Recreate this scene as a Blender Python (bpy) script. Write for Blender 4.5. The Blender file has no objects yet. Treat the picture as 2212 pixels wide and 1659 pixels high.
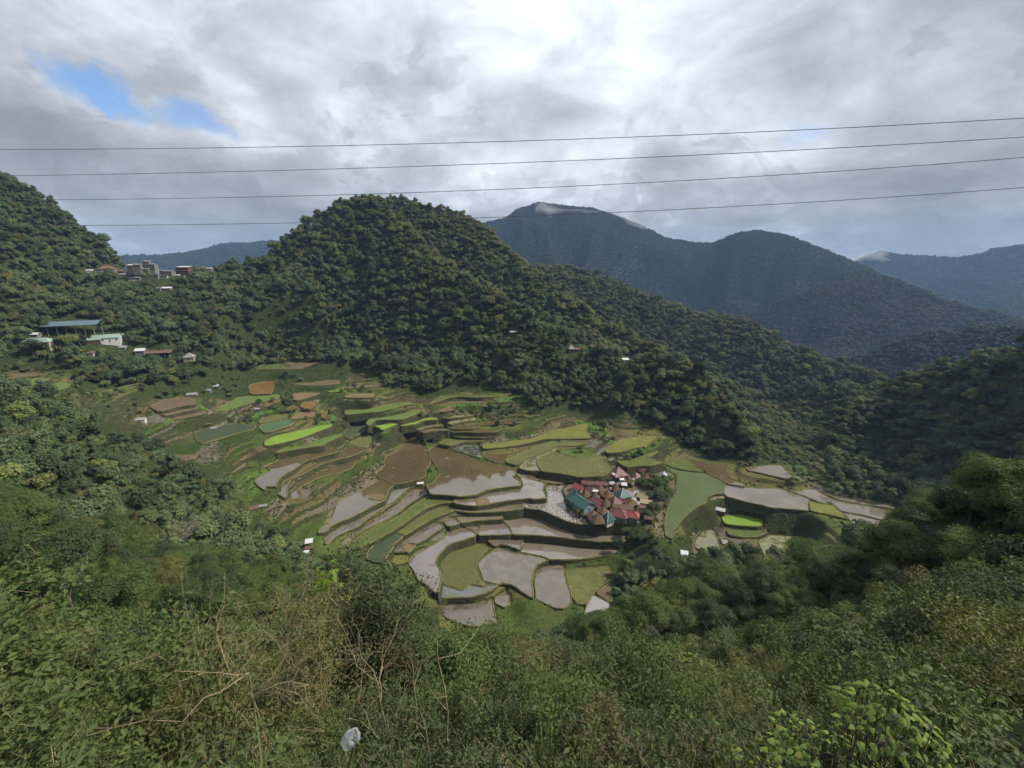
import bpy, bmesh, math, random
import numpy as np
from mathutils import Vector

# ------------------------------------------------------------------ camera, sky, sun, exposure
SC = bpy.context.scene
COL = SC.collection
F_PX = 930.0; CU = 1106.0; CV = 829.5; PITCH = math.atan((829.5-572.0)/F_PX)
cam_d = bpy.data.cameras.new('camera'); cam = bpy.data.objects.new('camera', cam_d); COL.objects.link(cam)
cam_d.sensor_fit = 'HORIZONTAL'; cam_d.sensor_width = 36.0; cam_d.lens = 36.0*F_PX/2212.0
cam_d.clip_start = 0.1; cam_d.clip_end = 40000
cam.location = (0, 0, 0); cam.rotation_euler = (math.pi/2-PITCH, 0, 0)
SC.camera = cam

SUN_EL, SUN_AZ = 47.0, 88.0      # azimuth east of the view direction (+y), degrees
world = bpy.data.worlds.new('World'); SC.world = world; world.use_nodes = True
def build_world():
    nt = world.node_tree; N = nt.nodes; L = nt.links; N.clear()
    out = N.new('ShaderNodeOutputWorld'); bg = N.new('ShaderNodeBackground'); L.new(bg.outputs[0], out.inputs[0])
    sky = N.new('ShaderNodeTexSky'); sky.sky_type = 'NISHITA'; sky.sun_disc = False
    sky.sun_elevation = math.radians(SUN_EL); sky.sun_rotation = math.radians(SUN_AZ); sky.altitude = 1000
    tc = N.new('ShaderNodeTexCoord')
    def vm(op, a, b=None, sc=None):
        n = N.new('ShaderNodeVectorMath'); n.operation = op
        if hasattr(a, 'is_linked'): L.new(a, n.inputs[0])
        else: n.inputs[0].default_value = a
        if b is not None:
            if hasattr(b, 'is_linked'): L.new(b, n.inputs[1])
            else: n.inputs[1].default_value = b
        if sc is not None:
            if hasattr(sc, 'is_linked'): L.new(sc, n.inputs[3])
            else: n.inputs[3].default_value = sc
        return n.outputs[1] if op in ('DOT_PRODUCT', 'LENGTH', 'DISTANCE') else n.outputs[0]
    def mt(op, a, b=None, c=None, clamp=False):
        n = N.new('ShaderNodeMath'); n.operation = op; n.use_clamp = clamp
        for i, v in enumerate((a, b, c)):
            if v is None: continue
            if hasattr(v, 'is_linked'): L.new(v, n.inputs[i])
            else: n.inputs[i].default_value = v
        return n.outputs[0]
    def noise(vec, scale, detail=6, rough=0.55, dist=0.0):
        n = N.new('ShaderNodeTexNoise'); L.new(vec, n.inputs['Vector'])
        n.inputs['Scale'].default_value = scale; n.inputs['Detail'].default_value = detail
        n.inputs['Roughness'].default_value = rough; n.inputs['Distortion'].default_value = dist
        return n.outputs[0]
    def mapr(v, a, b, c, d, smooth=True):
        n = N.new('ShaderNodeMapRange'); n.interpolation_type = 'SMOOTHSTEP' if smooth else 'LINEAR'
        L.new(v, n.inputs[0])
        for i, k in enumerate((a, b, c, d)): n.inputs[i+1].default_value = k
        return n.outputs[0]
    D = vm('NORMALIZE', tc.outputs['Generated'])
    sep = N.new('ShaderNodeSeparateXYZ'); L.new(D, sep.inputs[0])
    h = mt('MAXIMUM', sep.outputs[2], 0.0)
    inv = mt('DIVIDE', 1.0, mt('ADD', h, 0.22))
    P = vm('SCALE', D, sc=inv)                     # plane of the cloud deck, flattening towards the horizon
    big = noise(vm('ADD', P, (3.1, 1.7, 0.0)), 0.9, 3, 0.5, 0.3)
    mid = noise(vm('ADD', P, (7.3, 2.2, 0.4)), 2.3, 7, 0.58, 0.5)
    bil = noise(vm('ADD', vm('MULTIPLY', D, (1.0, 1.0, 1.8)), (0.3, 0.9, 0.0)), 5.5, 9, 0.6, 0.55)
    thick = mt('ADD', mt('MULTIPLY', big, 0.45), mt('ADD', mt('MULTIPLY', mid, 0.35), mt('MULTIPLY', bil, 0.40)))
    # the thin bright part of the deck, round the hidden sun
    def direction(u, v):
        a = (u-CU)/F_PX; b = (CV-v)/F_PX
        w = Vector((a, math.cos(PITCH)+b*math.sin(PITCH), -math.sin(PITCH)+b*math.cos(PITCH))); w.normalize(); return tuple(w)
    def spot(u, v, k0, k1):
        return mapr(vm('DOT_PRODUCT', D, direction(u, v)), k0, k1, 0.0, 1.0)
    glow = spot(1250, 60, 0.45, 0.98)
    glow2 = spot(1430, 290, 0.972, 1.0)
    glow3 = spot(1640, 330, 0.990, 1.0)
    glow4 = spot(60, 250, 0.93, 1.0)
    dark = spot(2150, 430, 0.90, 1.0)
    dark2 = spot(450, 440, 0.93, 1.0)
    dark3 = spot(1900, 120, 0.95, 1.0)
    dark4 = spot(1450, 420, 0.97, 1.0)
    el = mapr(h, 0.0, 0.42, -0.01, 0.06)
    fine = noise(vm('ADD', vm('MULTIPLY', D, (1.0, 1.0, 1.6)), (2.3, 5.9, 0.0)), 11.0, 8, 0.62, 0.3)
    s = mt('SUBTRACT', 1.20, mt('MULTIPLY', thick, 1.32))
    s = mt('ADD', s, mt('MULTIPLY', glow, 0.25)); s = mt('ADD', s, mt('MULTIPLY', glow2, 0.10)); s = mt('ADD', s, mt('MULTIPLY', glow3, 0.10)); s = mt('ADD', s, mt('MULTIPLY', glow4, 0.10)); s = mt('ADD', s, el)
    s = mt('ADD', s, mt('MULTIPLY', mt('SUBTRACT', fine, 0.5), 0.24))
    for d_, k_ in ((dark, 0.12), (dark2, 0.05), (dark3, 0.11), (dark4, 0.06)): s = mt('SUBTRACT', s, mt('MULTIPLY', d_, k_))
    # heaped grey cloud standing in front of the bright deck, low in the sky
    hp = noise(vm('ADD', vm('MULTIPLY', D, (1.0, 1.0, 1.5)), (4.3, 0.2, 1.1)), 3.2, 11, 0.58, 0.35)
    lowm = mapr(h, 0.08, 0.42, 0.12, -0.15, False)
    q_ = mt('ADD', hp, lowm)
    heap = mapr(q_, 0.505, 0.535, 0.0, 1.0)
    lit = mapr(q_, 0.53, 0.68, 0.13, 0.0)
    s = mt('ADD', s, mt('MULTIPLY', heap, mt('SUBTRACT', lit, 0.19)))
    hp2 = noise(vm('ADD', vm('MULTIPLY', D, (1.0, 1.0, 1.7)), (9.3, 3.2, 0.1)), 4.5, 11, 0.6, 0.5)
    heap2 = mapr(mt('ADD', hp2, mt('MULTIPLY', lowm, 0.7)), 0.55, 0.59, 0.0, 1.0)
    s = mt('SUBTRACT', s, mt('MULTIPLY', heap2, 0.09))
    ramp = N.new('ShaderNodeValToRGB'); L.new(s, ramp.inputs[0])
    R = ramp.color_ramp; R.elements[0].position = 0.14; R.elements[0].color = (0.21, 0.225, 0.24, 1)
    R.elements[1].position = 0.98; R.elements[1].color = (0.93, 0.98, 1.03, 1)
    for p, c in ((0.30, (0.27, 0.287, 0.307, 1)), (0.45, (0.335, 0.357, 0.382, 1)), (0.58, (0.44, 0.47, 0.51, 1)), (0.70, (0.58, 0.62, 0.67, 1)), (0.82, (0.72, 0.77, 0.82, 1))):
        e = R.elements.new(p); e.color = c
    # a tear in the deck that shows blue sky, upper left, and a faint second one
    fine_ = noise(D, 7.5, 9, 0.62, 0.4)
    def gap(u0, v0, u1, v1, width, lo, hi):
        A = Vector(direction(u0, v0)); B = Vector(direction(u1, v1)); C = (A+B).normalized()
        t = (B-A).normalized(); n = C.cross(t)
        wob = noise(D, 9.0, 6, 0.6)
        dv = vm('SUBTRACT', D, tuple(C))
        x = mt('DIVIDE', vm('DOT_PRODUCT', dv, tuple(t)), (B-A).length*0.5)
        y = mt('DIVIDE', mt('ADD', vm('DOT_PRODUCT', dv, tuple(n)), mt('MULTIPLY', mt('SUBTRACT', wob, 0.5), 0.10)), width)
        r = mt('SQRT', mt('ADD', mt('MULTIPLY', x, x), mt('MULTIPLY', y, y)))
        front = mapr(vm('DOT_PRODUCT', D, tuple(C)), 0.7, 0.8, 0.0, 1.0)
        r2 = mt('ADD', r, mt('MULTIPLY', mt('SUBTRACT', fine_, 0.5), 5.5))
        return mt('MULTIPLY', mapr(r2, lo-0.25, hi+0.15, 1.0, 0.0), front)
    g = mt('MAXIMUM', gap(75, 112, 335, 245, 0.021, 0.36, 1.2), mt('MULTIPLY', gap(330, 232, 500, 290, 0.012, 0.4, 1.5), 0.85))
    g = mt('MAXIMUM', g, mt('MULTIPLY', gap(1700, 300, 1810, 270, 0.02, 0.3, 1.2), 0.35))
    blue = N.new('ShaderNodeMix'); blue.data_type = 'RGBA'
    skyc = vm('MULTIPLY', sky.outputs[0], (0.105, 0.11, 0.115))
    skyc = vm('ADD', skyc, (0.0, 0.01, 0.05))
    L.new(g, blue.inputs[0]); L.new(ramp.outputs[0], blue.inputs[6]); L.new(skyc, blue.inputs[7])
    L.new(blue.outputs[2], bg.inputs[0]); bg.inputs[1].default_value = 1.12
build_world()
sun_d = bpy.data.lights.new('sun', 'SUN'); sun = bpy.data.objects.new('sun', sun_d); COL.objects.link(sun)
sun_d.energy = 4.2; sun_d.angle = math.radians(5); sun_d.color = (1.0, 0.93, 0.80)
sd = Vector((math.sin(math.radians(SUN_AZ))*math.cos(math.radians(SUN_EL)), math.cos(math.radians(SUN_AZ))*math.cos(math.radians(SUN_EL)), math.sin(math.radians(SUN_EL))))
sun.rotation_euler = (-sd).to_track_quat('-Z', 'Y').to_euler()
SC.view_settings.view_transform = 'Standard'; SC.view_settings.look = 'None'
SC.view_settings.exposure = 0.38; SC.view_settings.gamma = 1.0; SC.view_settings.use_curve_mapping = False
cy = SC.cycles
cy.max_bounces = 4; cy.diffuse_bounces = 2; cy.glossy_bounces = 2; cy.transmission_bounces = 2; cy.volume_bounces = 0
cy.transparent_max_bounces = 6; cy.caustics_reflective = False; cy.caustics_refractive = False
cy.use_denoising = True; cy.use_adaptive_sampling = True; cy.adaptive_threshold = 0.03
try: cy.denoiser = 'OPENIMAGEDENOISE'
except Exception: pass
world.cycles.sampling_method = 'AUTOMATIC'

# ------------------------------------------------------------------ view rays (V: 2212-wide pixels, P: 3264-wide)
CP, SP = math.cos(PITCH), math.sin(PITCH)
def vray(u, v):
    a = (u-CU)/F_PX; b = (CV-v)/F_PX
    return a, CP+b*SP, -SP+b*CP
def vtan(u, v):
    x, y, z = vray(u, v); return math.atan2(x, y), z/math.hypot(x, y)
def on_z(u, v, z):
    x, y, dz = vray(u, v); k = z/dz; return x*k, y*k
def at_r(u, v, r):
    x, y, dz = vray(u, v); k = r/math.hypot(x, y); return Vector((x*k, y*k, dz*k))
def project(x, y, z):
    f = y*CP - z*SP; w = y*SP + z*CP
    f = np.where(np.abs(f) < 1e-3, 1e-3, f) if isinstance(f, np.ndarray) else f
    return CU+F_PX*x/f, CV-F_PX*w/f
K = 2212.0/3264.0
CROPS = {'A': (1200, 1340, 4.424), 'B': (1000, 1600, 4.424), 'C': (1500, 1600, 4.424), 'D': (750, 1300, 4.424),
         'E': (600, 1100, 4.424), 'F': (1100, 1150, 4.424), 'G': (1600, 1200, 4.424), 'H': (2050, 1450, 4.424),
         'I': (2450, 1450, 4.424), 'J': (0, 1100, 3.6867), 'K': (1750, 1450, 4.9156), 'L': (0, 800, 3.16), 'V': (0, 0, K), 'M': (200, 800, 4.254), 'N': (0, 980, 3.456), 'Q': (860, 1560, 6.38), 'S': (2400, 2050, 2.56), 'T': (900, 550, 2.212), 'U': (0, 1400, 1.583), 'W': (700, 1750, 1.843), 'X': (1800, 1650, 1.511)}
def tok(s):
    out = []; c = 'V'
    for t in s.split():
        if t[0].isalpha(): c = t[0]; t = t[1:]
        x, y = t.split(','); ox, oy, sc = CROPS[c]
        out.append(((ox+float(x)/sc)*K, (oy+float(y)/sc)*K))
    return out

# ------------------------------------------------------------------ noise
def _hash(ix, iy, seed):
    n = (ix.astype(np.int64)*374761393 + iy.astype(np.int64)*668265263 + seed*1442695041) & 0xffffffff
    n = ((n ^ (n >> 13))*1274126177) & 0xffffffff
    return ((n ^ (n >> 16)) & 0xffff)/65535.0
def vnoise(x, y, seed=0):
    ix = np.floor(x); iy = np.floor(y); fx = x-ix; fy = y-iy
    fx = fx*fx*(3-2*fx); fy = fy*fy*(3-2*fy)
    a = _hash(ix, iy, seed); b = _hash(ix+1, iy, seed); c = _hash(ix, iy+1, seed); d = _hash(ix+1, iy+1, seed)
    return a+(b-a)*fx+(c-a)*fy+(a-b-c+d)*fx*fy
def fbm(x, y, seed=0, o=4):
    s = 0; amp = 0.5
    for i in range(o):
        s = s+amp*(vnoise(x*2**i, y*2**i, seed+i)-0.5); amp *= 0.5
    return s*2

# ------------------------------------------------------------------ elevation of the valley floor, for fields no wall ties to another
PRIOR = [('V', 1152, 1288, -132), ('V', 1288, 1084, -122), ('V', 983, 1017, -117.5), ('V', 1017, 915, -108), ('V', 1254, 949, -113),
         ('V', 1084, 854, -98), ('V', 712, 1017, -112), ('V', 644, 935, -103), ('V', 576, 840, -93), ('V', 644, 790, -86), ('V', 135, 847, -70),
         ('V', 271, 915, -80), ('V', 1491, 1084, -121), ('V', 1694, 1071, -122), ('V', 1694, 1172, -134), ('V', 1931, 1125, -124), ('V', 1660, 1017, -117),
         ('V', 1300, 900, -106), ('V', 1450, 970, -115), ('V', 760, 860, -95), ('V', 400, 870, -86), ('V', 480, 930, -97), ('V', 560, 1070, -114), ('V', 690, 1150, -122),
         ('V', 1450, 1200, -133), ('V', 860, 1180, -128), ('V', 900, 1280, -131), ('V', 1250, 1330, -133)]
def tps_fit(X, v, lam=1e-3):
    n = len(X); d = np.linalg.norm(X[:, None]-X[None], axis=2)
    Kk = np.where(d > 0, d*d*np.log(d+1e-12), 0)+lam*np.eye(n)
    Pm = np.hstack([np.ones((n, 1)), X]); A = np.zeros((n+3, n+3)); A[:n, :n] = Kk; A[:n, n:] = Pm; A[n:, :n] = Pm.T
    return np.linalg.solve(A, np.concatenate([v, np.zeros(3)]))
def tps_eval(X, w, Q):
    out = np.empty(len(Q))
    for i in range(0, len(Q), 20000):
        q = Q[i:i+20000]; d = np.linalg.norm(q[:, None]-X[None], axis=2)
        out[i:i+20000] = np.where(d > 0, d*d*np.log(d+1e-12), 0)@w[:-3]+w[-3]+q@w[-2:]
    return out
_PX = np.array([(p[1]/500., p[2]/250.) for p in PRIOR]); _PV = np.array([p[3] for p in PRIOR], float)
_PW = tps_fit(_PX, _PV, 0.05)
def prior(u, v): return float(tps_eval(_PX, _PW, np.array([(u/500., v/250.)]))[0])
# ------------------------------------------------------------------ the fields: (id, look, elevation rule, outline, label)
# rule: None -> valley surface; number -> absolute; ('=',id,d) level with id plus d; ('on',id,(top),(foot)) its front edge stands on a wall whose foot lies on id;
# ('under',id,(top),(foot)) it lies at the foot of id's wall
FIELDS = [
('c2','mudwater',-132.4,"C1115,880 1200,885 1310,890 1320,960 1345,1090 1380,1200 1420,1320 1410,1420 1330,1500 1200,1500 1000,1410 920,1370 920,1290 905,1190 900,1100 920,1000 960,930 1040,895","muddy grey-sheened paddy squeezed between two thin grass dikes, right of the rounded one"),
('c3','weedy',('=','c2',-0.1),"C1350,950 1600,940 1800,920 1950,905 1975,980 1900,1060 1860,1170 1720,1280 1640,1440 1500,1430 1430,1330 1400,1220 1370,1100 1345,1000","weedy yellow-green paddy crossed by a pale wet streak"),
('c4','water',('=','c2',-0.4),"C1730,1310 1960,1420 1990,1600 1800,1640 1600,1600 1640,1440 1700,1340","pale water pool below the weedy paddy with the wet streak"),
('c4b','mud',('=','c2',-0.2),"C1770,1285 1880,1200 1965,1140 1990,1400 1960,1405","small triangle of brown mud beside the pale pool"),
('c5','pale',('on','c2','C1200,815','C1200,885'),"C830,565 1000,580 1300,608 1640,640 2130,668 2080,720 1900,755 1600,800 1380,815 1110,812 1040,778 900,745 690,705 720,640 750,575","long flooded paddy tapering to a point, second one below the village wall"),
('c1','mudwater',('=','c5',-0.25),"C430,645 560,695 670,718 760,740 900,755 1040,790 1110,818 1000,850 930,890 890,960 870,1080 860,1160 880,1240 880,1340 820,1330 740,1280 640,1200 570,1160 450,1150 380,1160 250,1130 200,1120 160,1030 115,920 100,880 150,820 230,750 330,680 380,655","large rounded muddy paddy with broken patches of sky light"),
('c6','purple',('on','c1','C430,600','C430,642'),"C240,545 560,530 730,530 735,570 700,650 670,668 590,638 520,608 420,598 330,618 290,590","small purplish paddy wedged above the rounded muddy one"),
('c7','weedy',('=','c1',0.15),"B1930,660 2100,600 C0,560 100,525 220,540 300,620 220,690 150,760 90,850 75,890 120,1000 180,1120 235,1160 160,1190 0,1150 B2100,1240 1850,1160 1790,1130 1800,1000 1800,860 1735,800 1830,720","crescent of weedy green paddy left of the rounded muddy one"),
('c7b','dark',('=','c7',-0.2),"C0,1162 160,1195 240,1168 380,1168 330,1220 200,1290 0,1340 B2000,1350 1780,1360 1755,1290 1800,1165 2100,1255","dark green-grey water at the lower end of the crescent paddy"),
('c8','mudwater',('under','c7b','C0,1342','C0,1425'),"C0,1425 100,1428 310,1370 325,1500 350,1620 400,1700 0,1760 B2000,1700 1850,1620 1760,1480 2000,1430","muddy paddy lying lowest of all, partly behind the bushes"),
('c9','mudwater',('=','c8',0.1),"C340,1360 490,1255 540,1300 560,1440 470,1490 350,1430","small pear-shaped muddy pond in the grass bank"),
('c10a','pale',('on','c5','C1200,490','C1200,592'),"C480,205 700,200 860,205 1000,230 1150,270 1300,340 1450,410 1600,430 1800,440 2000,395 2212,395 2258,430 2205,520 2140,562 1800,557 1500,530 1200,490 900,468 590,460 580,410 550,350 490,300 475,280","long pale flooded paddy lying directly below the village wall"),
('c10b','purple',('=','c10a',0.02),"C140,345 250,310 480,300 535,360 565,420 572,458 350,465 105,470 130,400","purplish square paddy at the left end of the long pale one"),
('c10c','purple',('=','c10a',0.0),"C0,352 125,337 118,400 95,460 0,398 -70,372","narrow pale slip of paddy beside the purplish square one"),
('c10d','purple',('=','c10a',-0.05),"A1000,1560 1080,1560 1180,1530 1290,1490 1400,1600 1380,1640 B2212,500 2100,540 1950,580 1880,620 1800,700 1740,780 1720,860 1785,960 1790,1110 1760,1280 1700,1270 1600,1170 1480,1120 1420,980 1330,870 1370,780 1500,680 1700,600 1850,500 1890,430","purplish paddy that sweeps down and round towards the bushes"),
('c11a','pale',('on','c10a','A1600,1400','A1600,1466'),"A1110,1350 1300,1368 1500,1358 1760,1332 1792,1385 1600,1400 1400,1415 1250,1440 1190,1447","narrow pale paddy walled in above the purplish square"),
('c11b','mudwater',('=','c11a',0.0),"A930,1420 1085,1362 1185,1450 1015,1500","small four-sided tan paddy between two straight dikes"),
('c11c','mudwater',('=','c11a',-0.1),"B1700,272 1830,332 1830,352 1700,430 1550,540 1450,592 1340,582 1290,612 1250,650 1290,700 1090,710 1150,640 1170,590 1250,520 1400,420 1550,340","grey-brown paddy curving down from the straight dikes"),
('c11e','tan',('=','c11c',-0.25),"B1275,655 1305,622 1355,594 1440,602 1400,660 1340,715 1290,700","tiny tan plot cut off by a curved dike"),
('c11d','yellowgreen',('=','c11c',-1.4),"B1095,735 1280,728 1330,765 1300,865 1180,885 1020,865 1010,815","small yellow-green plot of standing rice beside the bushes"),
('c12','pale',('on','c11a','A1500,1300','A1500,1357'),"A1200,1252 1350,1277 1500,1272 1700,1242 2000,1182 2040,1172 2080,1240 2000,1258 1700,1290 1430,1300 1300,1300 1150,1280 1100,1268","thin silvery strip of water above a dark wall, left of the cloddy field"),
('c12c','clod',('=','c12',0.0),"C705,28 760,85 850,100 960,105 1050,140 1150,180 1300,250 1400,285 1500,312 1640,322 1700,290 1640,220 1500,180 1350,60 1310,-20 1330,-120 G960,1500 940,1492 880,1518 700,1542 645,1532 620,1580 640,1659 C1072,-45 1080,-5 900,15","flooded field full of pale clods beside the village houses"),
('c12b','weedy',('=','c12',-0.1),"B1694,68 1850,66 2090,95 1980,122 1850,170 1700,222 1500,330 1350,430 1270,470 1135,407 1250,330 1400,230 1550,140","long dull green paddy strip curving left from the silvery water"),
('c13','teal',('=','c12b',-0.1),"B1130,412 1270,472 1200,540 1130,590 1110,660 1040,740 990,850 850,840 740,800 760,700 850,610 950,540 1050,460","blue-green seedling bed at the end of a terrace strip, beside the bushes"),
('c20','grassy',('on','c12b','A550,1330','A550,1378'),"A740,1068 900,1065 1095,1100 1060,1158 900,1167 820,1192 700,1240 550,1330 400,1440 200,1570 60,1650 B750,600 640,650 520,660 460,620 600,520 800,400 950,320 A150,1450 350,1340 450,1250 600,1150","long grassy unplanted terrace between the pale strips and the weedy strip"),
('c14','pale',('on','c12','A1500,1206','A1500,1270'),"A1080,1165 1100,1120 1260,1127 1400,1093 1500,1050 1600,1005 1900,1000 2030,984 2068,930 2052,850 2030,810 1990,782 1990,732 2040,730 G370,1420 450,1460 600,1500 575,1600 600,1640 A2400,1100 2212,1112 2150,1098 2000,1115 1800,1140 1610,1175 1400,1210 1200,1190","pale L-shaped flooded paddy wrapped round the foot of the great pond"),
('c14m','tan',('=','c14',0.2),"A1400,1112 1570,1102 1598,1168 1415,1195","tan rectangular mud bed standing in the pale L-shaped paddy"),
('c15','brownwater',('on','c14','A1700,958','A1700,1003'),"A800,380 930,370 1050,432 1200,492 1400,555 1560,602 1700,617 1880,652 1958,702 1958,740 1922,798 2010,848 2030,920 1900,930 1700,958 1560,980 1400,1050 1200,1075 1050,1057 900,1047 765,1042 722,960 712,910 800,880 895,760 885,700 835,650 785,540 745,450 755,400","great brown flooded pond in the middle, largest of them all"),
('c16','brownwater',('=','c15',0.1),"A360,212 430,240 520,210 600,192 635,260 665,340 695,410 675,430 735,470 765,560 755,630 695,690 685,790 640,812 560,840 400,880 260,900 240,903 165,850 50,822 D1990,940 A0,740 60,700 110,640 100,580 130,510 240,460 300,420 380,330 400,270","large brown flooded pond left of the great one, across a crooked dike"),
('c17','brownwater',('=','c16',-0.3),"D2040,1012 2130,1022 2185,1080 A240,917 180,960 150,1040 110,1130 0,1180 D1850,1430 B650,160 500,230 380,270 220,350 190,400 130,430 60,440 70,400 150,340 220,280 270,200 300,100 320,40 360,0 D1550,1260 1700,1200 1850,1120 1980,1050","brown and violet paddy funnelling down to a point by the huts"),
('c17m','tan',('=','c17',0.15),"D1870,1280 1930,1205 2115,1210 2080,1310","tan square mud bed in the funnel-shaped paddy"),
('c18','stripwater',('under','c17','B500,232','B500,305'),"A520,905 420,975 330,1060 250,1140 100,1220 B900,140 850,165 720,260 640,340 450,420 300,490 220,570 170,605 145,520 230,460 350,370 500,308 640,262 750,190 870,110 1000,20 A150,1120 190,1040 230,985 330,930 450,900","first long narrow strip of silvery water under the funnel-shaped paddy"),
('c19','mudwater',('under','c18','B720,262','B720,308'),"A700,962 750,1043 650,1085 520,1140 400,1220 330,1290 200,1370 0,1470 B760,370 600,470 470,580 420,620 370,600 500,480 640,370 760,290 900,220 1050,120 1180,45 A400,1080 500,990 600,965","second long narrow brown strip of water, olive at its upper end"),
('d1','brownwater',-107.8,"D420,1170 330,1110 270,1040 330,980 400,930 500,890 480,850 420,830 520,780 600,740 640,700 800,690 1000,662 1150,632 1300,582 1400,580 1460,600 1380,640 1200,685 1000,745 900,805 820,872 700,932 640,972 590,1040 575,1100 500,1110 430,1110","uppermost of the three curved ponds on the left, olive with a pale foot"),
('d2','brownwater',('under','d1','D700,935','D700,1005'),"D590,1215 650,1180 650,1100 680,1040 760,1000 850,945 960,885 1080,805 1180,745 1330,685 1480,615 1580,552 1700,545 1840,580 1720,650 1600,690 1400,740 1200,800 1050,880 950,935 870,965 780,1020 742,1070 725,1150 732,1230 700,1275 640,1240","middle of the three curved ponds on the left, ending in a white hook"),
('d3','brownwater',('under','d2','D1200,805','D1200,880'),"D772,1190 830,1140 870,1060 930,1040 1030,960 1150,915 1250,875 1350,852 1400,822 1500,780 1650,740 1860,672 1830,712 1700,772 1640,850 1500,905 1430,925 1250,965 1150,1000 1050,1050 930,1110 880,1150 880,1190 918,1220 880,1262 850,1292 790,1298 772,1240","lowest of the three curved ponds on the left"),
('d5','green',('on','d1','D1000,562','D1000,655'),"D560,640 700,572 900,545 1050,520 1150,452 1400,390 1520,362 1490,400 1300,480 1230,532 1000,562 750,602","long soft green rice strip below the brilliant green one"),
('d4','brightgreen',('on','d5','D1000,402','D1000,470'),"D410,480 540,402 700,362 1000,302 1200,252 1370,227 1340,270 1150,342 1000,402 800,462 600,512 415,542","brilliant lime-green rice strip, brightest field of the valley"),
('d7','greenbrown',('=','d2',0.15),"D1640,475 1780,405 1900,330 1905,282 2060,322 1960,420 1900,500 1850,568 1700,540 1600,502","green field thinning to brown at the upper end of the middle curved pond"),
('d6','teal',('on','d7','D1700,398','D1700,440'),"D1560,165 1700,142 1850,222 1892,262 1850,322 1700,392 1600,440 1540,402 1530,342 1640,262 1560,205","blue-green vegetable plot with a rounded stone edge"),
('d6b','teal',('=','d6',-0.6),"D1330,560 1295,520 1500,402 1600,450 1500,560 1420,580","small vegetable plot with white plastic rows beside the green strips"),
('d8','vegrows',('on','d4','D600,302','D600,368'),"D340,292 360,242 600,182 760,162 835,210 760,252 600,302 480,342 400,345","vegetable plot with a ladder of white rows"),
('d9','teal',('=','d8',0.6),"E80,1230 200,1192 350,1172 520,1122 700,1112 850,1112 950,1132 930,1190 700,1242 400,1332 200,1390 130,1362 100,1300","blue-green cabbage field, leftmost of the vegetable plots"),
('e0','greenbrown',None,"E1000,1080 1040,1030 1200,990 1400,975 1440,990 1400,1025 1200,1065 1010,1105","dull furrowed strip above the ladder of white rows"),
('e1','orange',None,"E850,562 1100,512 1262,512 1205,570 1190,640 1170,682 870,696","square ochre-orange pond above the light green rice"),
('e2','green',('under','e1','E1000,694','E1000,716'),"E870,716 1080,706 1280,692 1310,722 1200,772 1050,800 850,822 700,870 500,930 350,942 450,880 600,800 690,742","light green rice field in a long wedge below the ochre pond"),
('e3','tan',None,"E1470,690 1620,668 1870,672 1750,722 1540,780 1490,772","dry reddish plot right of the ochre pond"),
('e4','orange',None,"E1580,862 1640,802 1770,792 1850,792 1720,900 1620,897","small orange pond touched by a white round basin"),
('e5','orange',None,"E1350,917 1500,842 1542,870 1542,902 1400,922","tiny rust-orange triangle pond"),
('e6','tan',None,"E1430,1042 1600,932 1780,932 1830,980 1700,1022 1500,1045","sandy ochre plot above the ladder rows"),
('e7','orange',None,"E1875,962 1940,970 1990,1040 1930,1052 1870,1012","small rust patch at the foot of the dark column tree"),
('e8','mud',None,"E1450,547 1600,540 1800,522 2000,492 2140,500 2140,540 1900,570 1700,572 1500,562","thin dry terrace under the reddish landslip"),
('e9','mud',None,"E1300,262 1500,242 1800,242 2060,242 1900,290 1600,340 1460,340 1440,290","bare reddish earth shelf at the foot of the forested hill"),
('e10','grassy',None,"E950,312 1100,272 1290,262 1430,300 1440,340 1100,342 900,347","grassy shelf left of the bare reddish one"),
('e11','green',None,"E1950,652 2100,622 F0,370 20,420 E2212,655 2000,668","narrow green strip above the ponds"),
('e12','mud',None,"J1750,722 1900,652 2150,602 2300,622 2300,692 2100,722 1860,780","upper of the brown ploughed steps, on the left"),
('e13','mud',None,"J1860,800 2100,740 2330,712 2330,745 2100,790 1940,830","middle one of the brown ploughed steps on the left"),
('e14','mud',None,"J1990,850 2200,800 2420,768 2420,800 2200,850 2020,880","lowest of the brown ploughed steps on the left"),
('j1','green',None,"J30,482 200,432 500,387 600,392 400,462 200,492 30,532","farthest left green rice strip at the foot of the slope"),
('j2','green',None,"J420,542 600,452 750,432 830,450 800,492 650,542 420,582","green rice strip nearer and right of the farthest left one"),
('j3','mud',None,"J0,382 200,342 450,322 500,350 200,382 0,412","thin brown terrace above the two green strips at the left edge"),
('j4','grassy',None,"J980,572 1200,552 1400,502 1700,432 1800,405 1500,520 1300,570 1150,592","grassy ribbon along the crest of the left bank"),
('j5','mud',None,"J1990,1330 2050,1290 2212,1290 2320,1290 2300,1330 2150,1360","small furrowed brown plot among the left shrubs"),
('f0','grassy',None,"F1340,502 1500,482 1800,492 G0,262 130,240 130,258 0,280 F1900,517 1600,507 1450,522 1250,592 1190,612","topmost green shelf under the dark trees of the hill"),
('f1','mud',('under','f0','F1700,508','F1700,560'),"F1190,632 1300,600 1500,575 1800,562 1980,577 1975,600 1800,588 1600,597 1400,622 1250,642","first brown terrace under the topmost shelf"),
('f2','mud',None,"F1360,692 1480,642 1530,662 1500,702 1350,722","tiny walled terrace in the stone stairway"),
('f3','olive',None,"F1350,800 1500,790 1770,752 1795,770 1600,800 1450,812","small olive step of the stone stairway"),
('f4','olive',None,"F1440,882 1500,852 1850,802 1882,830 1820,842 1600,872 1500,902","second small olive step of the stone stairway"),
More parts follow.
